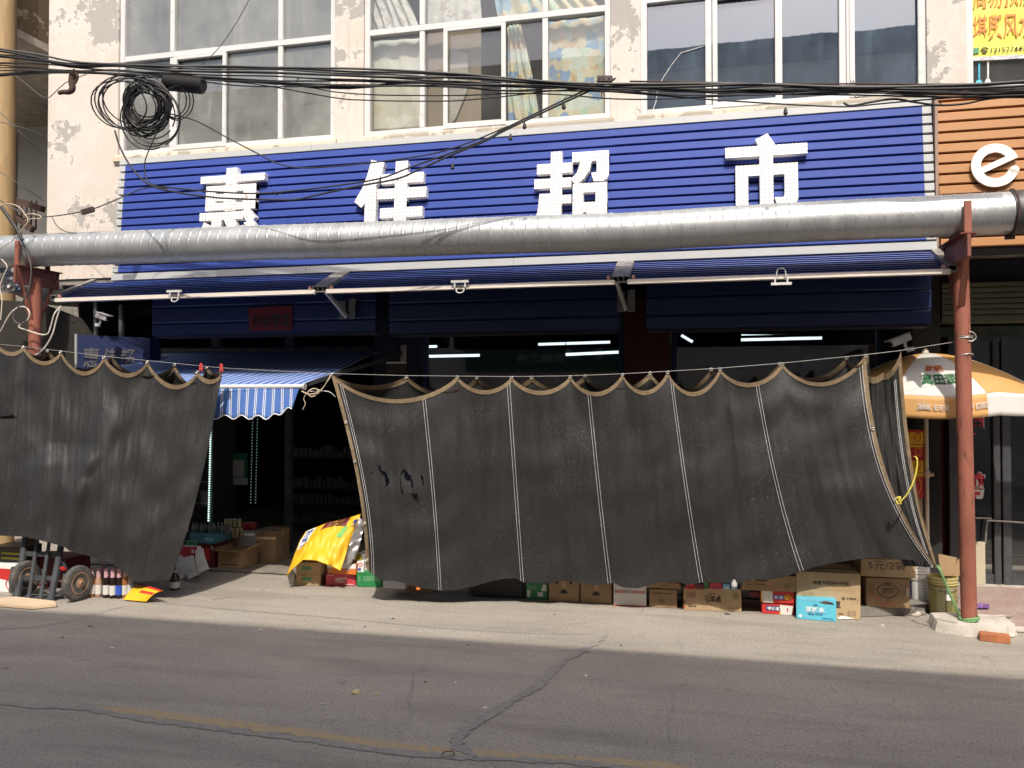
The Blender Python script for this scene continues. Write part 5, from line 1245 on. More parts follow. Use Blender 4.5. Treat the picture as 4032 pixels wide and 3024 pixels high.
def on_umb(txt, a0, a1, r0, r1, mat, off=.02, drop=0.0, val=False):
    vs, fs = glyphs(txt, off, .001); x0, x1 = min(v.x for v in vs), max(v.x for v in vs); y0, y1 = min(v.y for v in vs), max(v.y for v in vs); mb = MB(); o = []
    for v in vs:
        a = lerp(a0, a1, (v.x - x0) / (x1 - x0)); b = (v.y - y0) / (y1 - y0)
        if val: q = up_(UR * 1.012, a, lerp(r1, r0, b)) ; out = V((math.cos(a), math.sin(a), 0)) * .012
        else: q = up_(lerp(r1, r0, b), a); out = V((math.cos(a) * .35, math.sin(a) * .35, .9)) * .012
        o.append(q + out)
    mb.add(o, fs); mb.build('lettering', mat, um, recalc=False)
on_umb('真田润肺', R(-106), R(-78), .60, .74, GREENP, .02)
on_umb('枇杷', R(-104), R(-90), .46, .56, ORANGEP, .02)
on_umb('真田  中国', R(-108), R(-74), .05, .10, WHITE, .02, val=True)
bp = MB(); bp.lathe([(.22, 0), (.24, .02), (.2, .07), (.05, .1), (.03, .16)], (ux_, uy_, .012), (0, 0, 1), 24); bp.build('base', CONC_DARK, um, smooth=40)

# ================================================================== GOODS
ZUP = V((0, 0, 1))
def carton(label, bl, br, ytop, mat, z0=0.0, Y=None, depth=.26, prints=(), tape=TAPE, name='carton', cat='carton', group=None, bev=.004, flaps=False, seam=True, h=None):
    """box whose front face stands on bl-br (photo points) with its top at ytop"""
    p0 = at(*bl, Y) if Y else gnd(*bl, z0); p1 = at(*br, Y) if Y else gnd(*br, z0)
    if z0 is not None and Y: p0.z = p1.z = z0 if z0 else (p0.z + p1.z) / 2
    p1.z = p0.z
    ux = (p1 - p0).normalized(); n = V((ux.y, -ux.x, 0)); w_ = (p1 - p0).length
    hh = h or at(bl[0], ytop, p0.y).z - p0.z
    r = thing(name, label, cat, (p0 + p1) / 2 - n * depth / 2, group)
    c_ = (p0 + p1) / 2 - n * depth / 2 + ZUP * hh / 2
    m_ = MB(); m_.obox(c_, ux * w_ / 2, n * depth / 2, ZUP * hh / 2)
    if mat in (KRAFT, KRAFT2, KRAFT3):
        rj = random.Random(int(bl[0]) * 7 + int(bl[1]))
        for k in (4, 5, 6, 7): m_.v[k] = m_.v[k] + ux * rj.uniform(-.006, .006) + ZUP * rj.uniform(-.007, .003) - n * rj.uniform(0, .004) * (1 if m_.v[k].y < c_.y else -1) * 0
    o = m_.build('body', mat, r, bevel=bev)
    if seam:
        t_ = MB(); e = ux * w_ / 2; tz = p0.z + hh
        t_.obox((p0 + p1) / 2 - n * depth / 2 + ZUP * (hh + .0012), ux * (w_ / 2 - .004), n * .024, ZUP * .0008)
        t_.obox((p0 + p1) / 2 - n * depth / 2 + e + ux * .0012 + ZUP * (hh * .86), ux * .0008, n * .024, ZUP * hh * .13)
        t_.build('tape', tape, r)
    if flaps:
        for s_ in (-1, 1):
            f = MB(); b0 = (p0 + p1) / 2 - n * depth / 2 + ux * s_ * (w_ / 2 - .002) + ZUP * hh
            d = (ux * s_ * .8 + ZUP * .55).normalized(); f.obox(b0 + d * depth * .22, d * depth * .22, n * (depth / 2 - .006), d.cross(n) * .0018); f.build('flap', mat, r)
        for s_ in (-1, 1):
            f = MB(); b0 = (p0 + p1) / 2 - n * depth / 2 + n * s_ * (depth / 2 - .002) + ZUP * hh
            d = (n * s_ * .95 + ZUP * .3).normalized(); f.obox(b0 + d * depth * .2, d * depth * .2, ux * (w_ / 2 - .006), d.cross(ux) * .0018); f.build('flap', mat, r)
    F = lambda u, v, d=.0015: p0 + ux * (w_ * u) + ZUP * (hh * v) + n * d
    for q in prints:
        if q[0] == 'rect':
            _, u0, v0, u1, v1, mt = q[:6]; dd = .0015 + (q[6] if len(q) > 6 else 0)
            m_ = MB(); m_.prism([F(u0, v0, dd), F(u1, v0, dd), F(u1, v1, dd), F(u0, v1, dd)], -n * .0012); m_.build(q[7] if len(q) > 7 else 'print', mt, r)
        elif q[0] == 'poly':
            m_ = MB(); m_.prism([F(a, b, .0022) for a, b in q[1]], -n * .0015); m_.build('label', q[2], r)
        elif q[0] == 'ring':
            _, uc, vc, ru, rv, mt, wd = q; m_ = MB(); m_.tube([F(uc + ru * math.cos(a) * (1 + .06 * math.cos(4 * a)), vc + rv * math.sin(a) * (1 + .06 * math.cos(4 * a)), .0016) for a in [i * math.pi / 16 for i in range(33)]], wd, 4); m_.build('print', mt, r)
        elif q[0] == 'hole':
            _, pts = q; m_ = MB(); m_.prism([F(a, b, .0012) for a, b in pts], -n * .01); m_.build('hand_hole', BLACK, r)
        elif q[0] == 'bars':
            _, u0, v0, u1, v1 = q; m_ = MB(); rr = random.Random(int(u0 * 999)); u = u0
            while u < u1:
                k = rr.uniform(.12, .5) * (u1 - u0) / 9; m_.poly([F(u, v0), F(u + k, v0), F(u + k, v1), F(u, v1)]); u += k + (u1 - u0) / 14
            m_.build('barcode', INKB, r)
        else:
            s_, u0, v0, u1, v1, mt = q[:6]; op = q[6] if len(q) > 6 else {}
            lettering('lettering', s_, F(u0, v0, .0022 + op.get('d', 0)), ux, ZUP, w_ * (u1 - u0), hh * (v1 - v0), .0008, mt, r, op.get('off', .012), op.get('flip', False), op.get('skew', 0))
    return r
row = 'cartons standing under the long net'
# --- below the yellow film
carton('brown carton with a green label, lower of two under the yellow film', (1166, 2305), (1262, 2306), 2259, KRAFT2, depth=.28, group=row, prints=[('rect', .25, .42, .62, .72, GREENP)])
carton('brown carton with a green label, upper of two under the yellow film', (1164, 2259), (1262, 2259), 2211, KRAFT2, z0=None, Y=gnd(1166, 2305).y + .002, depth=.28, group=row, prints=[('rect', .25, .35, .62, .65, GREENP)])
YA = gnd(1283, 2307).y
carton('crimson drink carton beside the brown cartons, under the orange and white one', (1283, 2307), (1401, 2307), 2259, PINKRED, depth=.22, group=row, tape=PINKRED, prints=[('山楂树下', .32, .42, .70, .70, WHITE, {'off': .03}), ('100%山楂汁', .33, .26, .66, .38, WHITE), ('rect', .62, .10, .94, .15, PAPER), ('rect', .05, .86, .28, .89, PAPER)])
carton('orange and white carton on top of the crimson carton', (1288, 2258), (1401, 2258), 2215, ORANGEP, z0=None, Y=YA + .01, depth=.2, group=row, tape=WHITE, prints=[('rect', .0, .55, 1, 1, WHITE), ('食物', .55, .30, .80, .62, GREYP, {'d': .002}), ('poly', [(.05, .2), (.13, .2), (.13, .42), (.05, .42)], GREYP)])
YG2 = gnd(1404, 2311).y
carton('green carton at the foot of the torn net end', (1404, 2311), (1502, 2312), 2254, GREEN, depth=.22, group=row, tape=GREEN, prints=[('rect', .26, .40, .97, .78, GREENP), ('rect', .07, .38, .16, .78, GREENP)])
carton('small white milk carton with a red oval on the green carton', (1403, 2253), (1432, 2253), 2209, WHITE, z0=None, Y=YG2 + .03, depth=.08, seam=False, group='milk cartons', name='milk_carton', prints=[('ring', .55, .68, .26, .14, RED, .003), ('rect', .25, .15, .62, .38, BLUEP)])
carton('white and green milk carton leaning on the net hem', (1437, 2253), (1478, 2253), 2229, WHITE, z0=None, Y=YG2 + .03, depth=.08, seam=False, group='milk cartons', name='milk_carton', prints=[('poly', [(0, 0), (1, 0), (1, .3), (.55, .25), (.3, .5), (0, .4)], GREENP), ('rect', .35, .62, .75, .9, BLUEP)])
def bottle(label, p, h, rad, mat, capmat, group=None, lab=None, name='bottle', wrap=False):
    r = thing(name, label, 'bottle', p, group); p = V(p); m_ = MB()
    if wrap: prof = [(rad * .9, 0), (rad, h * .02), (rad, h * .52), (rad * .94, h * .58), (rad * .72, h * .68), (rad * .64, h * .72)]
    else: prof = [(rad * .9, 0), (rad, h * .02), (rad, h * .56), (rad * .82, h * .70), (rad * .42, h * .86), (rad * .40, h * .93)]
    m_.lathe(prof, p, ZUP, 18); m_.build('body', mat, r, smooth=50)
    m_ = MB(); m_.lathe([(rad * .70, h * .70), (rad * .66, h * .84), (rad * .60, h * .92), (rad * .60, h)] if wrap else [(rad * .46, h * .93), (rad * .46, h)], p, ZUP, 14); m_.build('neck_wrap' if wrap else 'cap', capmat, r, smooth=40)
    if lab: m_ = MB(); m_.lathe([(rad * 1.015, h * .12), (rad * 1.015, h * .44)], p, ZUP, 18); m_.build('label', lab, r, smooth=50)
    return r
def mat_wrap():
    m, t, N, L, P = nt('striped neck wrap'); co = coords(N); q = sep(N, L, co)
    f = math_n(N, L, 'FRACT', math_n(N, L, 'ADD', math_n(N, L, 'MULTIPLY', math_n(N, L, 'ADD', q[2], math_n(N, L, 'MULTIPLY', q[0], .8)), 55), 50))
    L.new(mix(N, L, mrange(N, L, f, .45, .55), (.72, .62, .62), (.45, .10, .16)), P.inputs['Base Color']); P.inputs['Roughness'].default_value = .4; return m
OIL = M('yellow oil', (.42, .36, .03), .2); DRINKB = M('dark drink', (.02, .012, .01), .12); DRINKA = M('amber drink', (.33, .14, .05), .15); DRINKC = M('pink tan drink', (.44, .27, .19), .2)
bottle('yellow oil bottle with white cap behind the torn net hem', at(1412, 2212, YG2 + .08), .085, .03, OIL, PLASTW)
# --- yellow film draped over the cartons
fm = thing('yellow_film', 'large yellow snack sack with silver lining draped over cartons by the doorway', 'plastic sack', at(1260, 2200, 6.9))
def Lp(pts, t):
    d = [0]
    for a, b in zip(pts, pts[1:]): d.append(d[-1] + math.hypot(b[0] - a[0], b[1] - a[1]))
    t *= d[-1]; return interp(d, [p[0] for p in pts], t), interp(d, [p[1] for p in pts], t)
Te = [(1203, 2093), (1240, 2078), (1300, 2055), (1370, 2040), (1424, 2022)]; Be = [(1128, 2268), (1149, 2242), (1193, 2204), (1244, 2207), (1301, 2228), (1340, 2247)]
Le = [(1203, 2093), (1180, 2130), (1158, 2187), (1128, 2268)]; Re = [(1424, 2022), (1399, 2079), (1372, 2152), (1358, 2196), (1340, 2247)]
def film_px(u, v):
    t, b, l, r_ = Lp(Te, u), Lp(Be, u), Lp(Le, v), Lp(Re, v); o = []
    for k in (0, 1):
        c_ = (1 - u) * (1 - v) * Te[0][k] + u * (1 - v) * Te[-1][k] + (1 - u) * v * Be[0][k] + u * v * Be[-1][k]
        o.append((1 - v) * t[k] + v * b[k] + (1 - u) * l[k] + u * r_[k] - c_)
    return o
def film(u, v, dy=0.0):
    x, y = film_px(u, v); Y = lerp(7.06, 6.78, v) + .10 * abs(u - .45) * (1 - v) + .07 * max(0, u - .72) * 3 * (1 - v * .6)
    Y += .04 * noise.noise(V((u * 4, v * 3, 2))) + .018 * noise.noise(V((u * 11, v * 5 - u * 6, 7))) + .03 * math.sin(u * 12 + v * 3) * v * .5
    return at(x, y, Y + dy)
m_ = MB(); m_.grid(film, 60, 50); m_.build('sheet', YFILM, fm, smooth=70, solid=.003)
def film_text(s_, u0, u1, v0, v1, mat, rot=False, off=.02, dy=-.006):
    vs, fs = glyphs(s_, off, .001, 2); x0, x1 = min(v.x for v in vs), max(v.x for v in vs); y0, y1 = min(v.y for v in vs), max(v.y for v in vs); mb = MB(); o = []
    for v in vs:
        a, b = (v.x - x0) / (x1 - x0), (v.y - y0) / (y1 - y0)
        o.append(film(lerp(u0, u1, b) if rot else lerp(u0, u1, a), lerp(v0, v1, 1 - a) if rot else lerp(v1, v0, b), dy))
    mb.add(o, fs); mb.build('lettering', mat, fm, recalc=False)
def film_patch(u0, u1, v0, v1, mat, dy=-.004, name='print', shape=None):
    mb = MB(); mb.grid(lambda a, b: film(*(shape(a, b) if shape else (lerp(u0, u1, a), lerp(v0, v1, b))), dy), 12, 12); mb.build(name, mat, fm, recalc=False)
film_patch(.02, .20, .0, .46, WHITE); film_text('巧克力豆', .05, .18, .02, .45, BLUEP, True, .05)
film_patch(0, 0, 0, 0, MAROON, -.004, 'print', lambda a, b: (lerp(.36, .80, a), lerp(.0, .20 - .05 * math.sin(a * 3), b)))
film_text('豆豆', .46, .72, .03, .13, M('tan print', (.6, .42, .2), .6), False, .03)
def blob(uc, vc, ru, rv): film_patch(0, 0, 0, 0, M('light green print', (.22, .52, .16), .4) if 'light green print' not in bpy.data.materials else bpy.data.materials['light green print'], -.008, 'green_dot', lambda a, b: (uc + ru * b * math.cos(a * 2 * math.pi), vc + rv * b * math.sin(a * 2 * math.pi)))
blob(.80, .26, .055, .075); blob(.77, .36, .06, .07)
film_text('糖果', .90, .98, .08, .24, BLUEP, True, .04)
m_ = MB(); sp = [(1345, 2232), (1372, 2150), (1402, 2070), (1410, 2040), (1426, 2055), (1420, 2110), (1405, 2175), (1385, 2216)]
cxs, cys = sum(p[0] for p in sp) / 8, sum(p[1] for p in sp) / 8
def silv(u, v):
    i = u * 8; a = sp[int(i) % 8]; b = sp[(int(i) + 1) % 8]; f = i - int(i); x, y = lerp(a[0], b[0], f), lerp(a[1], b[1], f)
    x, y = lerp(cxs, x, v), lerp(cys, y, v); q = at(x, y, 6.99); q.y += .03 * noise.noise(V((x * .05, y * .05, 0))) + (x - 1385) * .0012; return q
m_.grid(silv, 48, 10); m_.build('silver_lining', SILVER, fm, smooth=60, recalc=False, solid=.002)
m_ = MB(); m_.poly([at(1131, 2262, 6.84), at(1150, 2240, 6.9), at(1166, 2262, 6.97), at(1166, 2300, 6.97), at(1140, 2302, 6.9)]); m_.build('torn_corner', SILVER, fm, solid=.003)
# --- further along the row
carton('grey flat carton sticking out under the first net seam', (1507, 2315), (1595, 2316), 2284, GREYP, z0=None, Y=6.66, depth=.2, group=row, seam=False)
carton('dark brown carton in shade beside the grey flat carton', (1596, 2331), (1705, 2336), 2286, KRAFT3, depth=.2, group=row, prints=[('rect', .12, .3, .18, .5, INK)])
m_ = MB(); q = gnd(1647, 2320, .0); m_.lathe([(.012, 0), (.02, .004), (.02, .05), (.012, .056)], at(1647, 2322, 6.55), (0, 0, 1), 12); tag(m_.build('orange_cap', ORANGEP, smooth=40), 'small orange cap peeping out below the net', 'cap')
b = carton('black plastic bin in deep shade below the second net bay', (1850, 2350), (2066, 2358), 2262, BLACK, depth=.3, seam=False, name='plastic_bin', cat='bin', bev=.02)
carton('green carton with pale patches right of the black bin', (2071, 2358), (2157, 2363), 2293, GREEN, depth=.24, group=row, tape=GREEN, prints=[('rect', .06, .55, .5, .85, GREENP), ('poly', [(.70, .62), (.80, .92), (.92, .92), (.95, .55), (.72, .52)], PAPER), ('rect', .05, .12, .20, .55, PAPER), ('rect', .54, .18, .78, .45, PAPER)])
hole = lambda: ('hole', [(.37, .42), (.40, .52), (.50, .60), (.59, .52), (.62, .42), (.5, .38)])
circ = lambda uc, vc: ('hole', [(uc + .05 * math.cos(a), vc + .07 * math.sin(a)) for a in [i * math.pi / 6 for i in range(12)]])
carton('brown carton with a hand hole and two round holes, right of the green carton', (2161, 2368), (2281, 2373), 2284, KRAFT3, depth=.26, group=row, prints=[hole(), circ(.27, .91), circ(.73, .91), ('rect', .44, .66, .56, 1, TAPE)])
carton('brown carton with a single hand hole, left of the white carton', (2286, 2374), (2410, 2381), 2292, KRAFT3, depth=.26, group=row, prints=[hole(), ('rect', .44, .66, .56, 1, TAPE)])
carton('white carton with faded red print and a red bottom edge', (2416, 2385), (2545, 2390), 2293, PAPER, depth=.26, group=row, tape=PAPER, prints=[('rect', 0, 0, 1, .05, RED), ('rect', .03, .55, .36, .68, M('faded red print', (.55, .25, .25), .7)), ('rect', .6, .55, .98, .68, bpy.data.materials['faded red print'] if 'faded red print' in bpy.data.materials else RED), ('rect', .36, .55, .6, .70, GREYP, .0003)])
carton('brown carton with dim print below the fourth net seam', (2556, 2390), (2666, 2396), 2315, KRAFT3, depth=.26, group=row, prints=[('rect', .1, .72, .82, .78, INKB), ('ring', .46, .36, .1, .14, INKB, .0015), ('rect', .42, .3, .5, .42, INKB)])
carton('thin brown carton lying on the dim printed one', (2545, 2314), (2682, 2317), 2288, KRAFT, z0=None, Y=6.9, depth=.24, group=row, prints=[('rect', .45, .4, .7, .5, INKB)])
BIG = carton('wide brown carton with upside down black characters below the fourth net bay', (2691, 2402), (2920, 2411), 2311, KRAFT2, depth=.3, group=row, prints=[('好友趣', .37, .38, .66, .70, INK, {'flip': True, 'off': .035, 'skew': -.15}), ('rect', .42, .74, .56, .78, INKB), ('好丽友', .08, .14, .18, .24, INKB, {'flip': True}), ('ring', .205, .19, .012, .03, INKB, .003), ('bars', .07, .54, .21, .80), ('ring', .90, .68, .045, .12, INKB, .0012), ('78', .87, .66, .93, .76, INKB, {'flip': True}), ('ring', .79, .17, .02, .05, INKB, .001), ('ring', .86, .17, .02, .05, INKB, .001), ('ring', .93, .17, .02, .05, INKB, .001), ('rect', .0, .28, .03, .42, MAROON), ('rect', .0, .1, .03, .18, RED)])
for x0, x1, yt, mt, lab in ((2700, 2735, 2300, RED, 'small red packet lying on the wide brown carton, leftmost in the gap'), (2738, 2770, 2303, MAROON, 'small maroon packet lying on the wide brown carton'), (2772, 2790, 2295, GREEN, 'small dark green packet lying on the wide brown carton'), (2794, 2841, 2298, PINKRED, 'crimson packet lying on the wide brown carton'), (2846, 2874, 2303, CYANP, 'pale blue packet lying on the wide brown carton beside the crimson one'), (2879, 2903, 2306, TURQ, 'small turquoise packet on the right end of the wide brown carton')):
    carton(lab, (x0, 2320), (x1, 2320), yt - 5, mt, z0=None, Y=6.78, depth=.1, seam=False, name='packet', cat='packet', group='packets on the wide carton', prints=[('rect', .15, .2, .85, .4, WHITE if mt in (CYANP, TURQ) else MAROON)])
YS = gnd(2998, 2418).y
carton('red snack box with navy name panel, lower of two below the fifth bay', (3000, 2416), (3126, 2423), 2372, RED, depth=.18, group=row, tape=RED, prints=[('rect', .13, .30, .62, .74, NAVY), ('诱惑酸', .16, .36, .60, .68, WHITE, {'d': .002, 'off': .03}), ('poly', [(.60, .02), (.93, .04), (.98, .8), (.56, .86)], PAPER), ('rect', .78, .3, .82, .6, RED, .003), ('rect', .55, .02, .6, .3, YELLOWP)])
carton('red snack box with yellow sun mark, upper of two below the fifth bay', (2996, 2371), (3126, 2376), 2325, RED, z0=None, Y=YS + .004, depth=.18, group=row, tape=RED, prints=[('rect', .38, .33, .72, .66, BLUEP), ('酸果', .42, .38, .68, .62, WHITE, {'d': .002, 'off': .03}), ('ring', .82, .52, .09, .17, YELLOWP, .006), ('rect', .77, .4, .87, .66, ORANGEP, .001), ('poly', [(.02, .35), (.36, .3), (.36, .98), (.03, .98)], PAPER), ('poly', [(.06, .02), (.38, .02), (.37, .30), (.05, .35)], PAPER), ('rect', -.0, .1, .035, .95, YELLOWP, .003)])
carton('brown carton with a round seal print, resting above the red snack boxes', (2921, 2322), (3139, 2324), 2256, KRAFT, z0=None, Y=YS - .01, depth=.28, group=row, prints=[('ring', .14, .34, .065, .24, INKB, .0015), ('rect', .11, .3, .17, .38, INKB), ('rect', .24, .55, .46, .66, INKB), ('rect', .24, .36, .44, .41, INKB), ('ring', .34, .22, .1, .1, INKB, .001), ('bars', .76, .24, .89, .50)])
carton('crimson packet in the dark gap left of the red snack boxes', (2952, 2352), (2990, 2352), 2328, MAROON, z0=None, Y=7.0, depth=.1, seam=False, name='packet', cat='packet')
carton('tall brown carton with a storage notice, behind the turquoise one', (3139, 2430), (3388, 2441), 2248, KRAFT2, depth=.34, group=row, flaps=False, prints=[('请置于阴凉干燥处', .25, .72, .83, .80, INKB, {'off': .02}), ('好丽友', .78, .42, .94, .47, INKB, {'off': .02}), ('ring', .735, .445, .018, .024, INKB, .004), ('ring', .10, .505, .024, .035, INKB, .001), ('ring', .17, .505, .024, .035, INKB, .001), ('ring', .24, .505, .024, .035, INKB, .001), ('豆', .60, .24, .69, .38, INK, {'off': .04}), ('油味', .65, .09, .73, .135, INKB), ('bars', .80, .07, .93, .19), ('rect', .955, .34, .96, .49, INKB), ('rect', 0, .60, 1, .655, TAPE, -.0007), ('rect', .955, .488, .985, .495, INKB)])
carton('turquoise soda water carton standing foremost on the road', (3136, 2437), (3293, 2449), 2352, TURQ, depth=.16, group=row, tape=TURQ, seam=False, prints=[('苏打水', .24, .36, .72, .62, WHITE, {'off': .035}), ('Soda  Drink', .30, .24, .66, .33, NAVY, {'off': .01}), ('rect', .27, .345, .73, .352, NAVY), ('缘趣', .43, .66, .54, .75, NAVY), ('rect', .64, .1, .92, .13, NAVY), ('rect', .14, .14, .3, .2, CYANP), ('poly', [(.075, .10), (.13, .10), (.145, .16), (.10, .27), (.06, .16)], WHITE), ('rect', .12, .9, .6, .96, CYANP), ('poly', [(.58, .84), (.74, .93), (.92, .86), (.95, .78), (.7, .80)], INK), ('poly', [(.62, .86), (.75, .9), (.88, .86), (.72, .84)], ORANGEP)])
m_ = MB(); m_.grid(lambda u, v: V(gnd(lerp(3297, 3378, u), lerp(2440, 2422, v), 0)) + ZUP * (.006 + .035 * (math.sin(math.pi * u) * math.sin(math.pi * v)) ** .6 + .008 * noise.noise(V((u * 9, v * 6, 3)))), 24, 12)
tag(m_.build('paper_scrap', PAPER, smooth=60), 'crumpled white paper lying before the tall brown carton', 'paper')
ZST = .075
carton('brown liquor carton with cloud framed black characters on the low step', (3412, 2388), (3583, 2397), 2271, KRAFT3, z0=ZST, depth=.3, group=row, prints=[('ring', .50, .57, .24, .24, INKB, .0035), ('汾酒', .36, .47, .66, .66, INK, {'off': .03}), ('rect', .42, .72, .55, .80, INKB), ('rect', 0, .40, 1, .405, INKB), ('rect', 0, .83, 1, .835, INKB), ('rect', .02, .44, .2, .8, M('tan shade print', (.26, .165, .09), .8)), ('rect', .78, .44, .98, .8, bpy.data.materials['tan shade print'] if 'tan shade print' in bpy.data.materials else INKB), ('rect', .26, .25, .32, .36, M('faint red print', (.42, .15, .08), .8)), ('ring', .5, .22, .035, .06, bpy.data.materials['faint red print'] if 'faint red print' in bpy.data.materials else RED, .003), ('rect', .33, .07, .66, .13, bpy.data.materials['faint red print'] if 'faint red print' in bpy.data.materials else RED), ('rect', .93, .40, .965, .68, PAPER)])
carton('brown carton with a handwritten price on top of the liquor carton', (3389, 2268), (3607, 2276), 2196, KRAFT2, z0=None, Y=gnd(3412, 2388, ZST).y - .03, depth=.3, group=row, prints=[('5元/2袋', .14, .40, .82, .88, PENCIL, {'off': -.008})])
# --- buckets
def bucket(label, x0, x1, yb, yt, mat, rim, z0, taper=.9, lid=True, extra=None):
    c0 = gnd((x0 + x1) / 2, yb, z0); ra = (at(x1, yb, c0.y) - at(x0, yb, c0.y)).length / 2 * .97; c_ = V((c0.x, c0.y + ra, z0)); h = at((x0 + x1) / 2, yt, c_.y).z - z0
    r = thing('bucket', label, 'bucket', c_); m_ = MB()
    m_.lathe([(ra * taper * .97, 0), (ra * taper, .006), (ra, h * .80), (ra, h * .93)], c_, ZUP, 36); m_.build('body', mat, r, smooth=40)
    m_ = MB(); m_.lathe([(ra * 1.01, h * .80), (ra * 1.07, h * .805), (ra * 1.07, h * .825), (ra * 1.02, h * .83), (ra * 1.02, h * .865), (ra * 1.07, h * .87), (ra * 1.07, h * .89), (ra * 1.03, h * .90), (ra * 1.03, h * .945), (ra * 1.08, h * .95), (ra * 1.08, h), (ra * (.2 if lid else .98), h)] + ([] if lid else [(ra * .96, h * .6)]), c_, ZUP, 36); m_.build('rim', rim, r, smooth=40)
    m_ = MB(); m_.tube(smooth_path([c_ + V((-ra * 1.06, -.02, h * .84)), c_ + V((-ra * .8, -ra * .9, h * .74)), c_ + V((-ra * .1, -ra * 1.12, h * .66)), c_ + V((ra * .7, -ra * .95, h * .74)), c_ + V((ra * 1.06, -.02, h * .84))]), .003, 6); m_.build('wire_handle', STEELWIRE, r)
    return r, c_, ra, h
def band(r, c_, ra, taper, h, a0, a1, z0, z1, mat, k=1.006, name='print'):
    m_ = MB(); m_.grid(lambda u, v: c_ + V((math.cos(lerp(a0, a1, u)) * ra * lerp(taper, 1, min(1, lerp(z0, z1, v) / .8)) * k, math.sin(lerp(a0, a1, u)) * ra * lerp(taper, 1, min(1, lerp(z0, z1, v) / .8)) * k, h * lerp(z0, z1, v))), 16, 2); m_.build(name, mat, r, recalc=False)
B1 = bucket('white plastic bucket with a lid, left of the olive bucket', 3588, 3670, 2385, 2224, PLASTW, PLASTW, .03, .94)
band(*B1[:3], .94, B1[3], R(-165), R(-150), .2, .6, NAVY)
for k in range(7): band(*B1[:3], .94, B1[3], R(-110), R(-58 - (k % 3) * 6), .20 + k * .075, .215 + k * .075, CYANP)
B2 = bucket('olive green plastic bucket with a yellow rim beside the red post foot', 3668, 3786, 2428, 2268, OLIVE, OLIVE_L, .002, .95, False)
band(*B2[:3], .95, B2[3], R(-128), R(-60), .12, .74, M('pale olive label', (.38, .36, .2), .5)); band(*B2[:3], .95, B2[3], R(-95), R(-62), .12, .42, M('dark olive label', (.15, .14, .055), .5), 1.012)
band(*B2[:3], .95, B2[3], R(-90), R(-68), .42, .58, WHITE, 1.014); band(*B2[:3], .95, B2[3], R(-118), R(-88), .64, .68, INKB, 1.012)
for k in range(6): band(*B2[:3], .95, B2[3], R(-168), R(-145), .15 + k * .09, .18 + k * .09, OLIVE_L)
for k, (pts, lab) in enumerate((([(3692, 2180), (3768, 2196), (3752, 2268), (3706, 2268)], 'torn brown cardboard standing in the olive bucket, left piece'), ([(3770, 2205), (3812, 2180), (3800, 2268), (3745, 2268)], 'torn brown cardboard standing in the olive bucket, behind the red post'))):
    m_ = MB(); m_.prism([at(x, y, B2[1].y + .0 + .04 * k) for x, y in pts], (0, .006, 0)); tag(m_.build('cardboard_piece', KRAFT, bevel=.001), lab, 'cardboard', 'cardboard in the bucket')
# --- slab, brick, stones, litter at the right post
sl_ = [gnd(3662, 2452), gnd(3688, 2486), gnd(3800, 2507), gnd(3965, 2514), gnd(4000, 2500), gnd(3945, 2458), V((2.26, 6.92, 0)), V((1.78, 6.92, 0))]
ol = []
for i, p in enumerate(sl_):
    q_ = sl_[(i + 1) % 8]
    for k in range(9):
        v = p.lerp(q_, k / 9); ol.append(V((v.x + .014 * noise.noise(v * 9), v.y + .014 * noise.noise(v * 9 + V((4, 0, 0))), .001)))
cs = sum(ol, V()) / len(ol); nO = len(ol); m_ = MB(); rings = [(1.05, .0), (1.0, SLABH - .018), (.98, SLABH - .006), (.6, SLABH - .002), (.25, SLABH)]
for k, zz in rings:
    for v in ol: q_ = cs + (v - cs) * k; m_.v.append(V((q_.x, q_.y, .001 + zz + (.004 * noise.noise(V((q_.x * 16, q_.y * 16, 2))) if zz > .01 else 0))))
for i in range(len(rings) - 1):
    for k in range(nO): m_.f.append((i * nO + k, i * nO + (k + 1) % nO, (i + 1) * nO + (k + 1) % nO, (i + 1) * nO + k)); m_.m.append(0)
m_.f.append(tuple(range((len(rings) - 1) * nO, len(rings) * nO))); m_.m.append(0)
tag(m_.build('post_slab', CONCRETE, smooth=40), 'rough broken concrete slab under the right red post', 'slab')
bk_ = gnd(3858, 2524), gnd(3979, 2538); ux = (bk_[1] - bk_[0]).normalized(); n = V((ux.y, -ux.x, 0)); hb = .05
m_ = MB(); m_.obox((bk_[0] + bk_[1]) / 2 - n * .05 + ZUP * (hb / 2), ux * ((bk_[1] - bk_[0]).length / 2), n * .05, ZUP * hb / 2)
o = m_.build('brick', BRICK, bevel=.004); tag(o, 'loose red brick lying on the road before the concrete slab', 'brick')
def stone(label, p, rad, mat, seed, sq=.5, name='stone', cat='stone'):
    bm = bmesh.new(); bmesh.ops.create_icosphere(bm, subdivisions=3, radius=1); m_ = MB(); vs = []
    for v in bm.verts:
        d = 1 + .35 * noise.noise(v.co * 1.3 + V((seed, 0, 0))) + .15 * noise.noise(v.co * 4 + V((seed, 3, 0))); vs.append(V(p) + V((v.co.x * rad * d, v.co.y * rad * d * .8, max(v.co.z, -.6) * rad * d * sq + rad * sq * .6)))
    m_.add(vs, [tuple(v.index for v in f.verts) for f in bm.faces]); bm.free(); return tag(m_.build(name, mat, smooth=60), label, cat)
stone('flat cream stone behind the red brick', gnd(3962, 2505), .055, CONCRETE, 1, .3)
stone('rounded grey stone at the end of the low step by the liquor carton', gnd(3600, 2424), .045, CONCRETE, 2, .6)
stone('small grey rubble stone beside the rounded one at the low step', gnd(3626, 2420), .035, CONC_DARK, 5, .6)
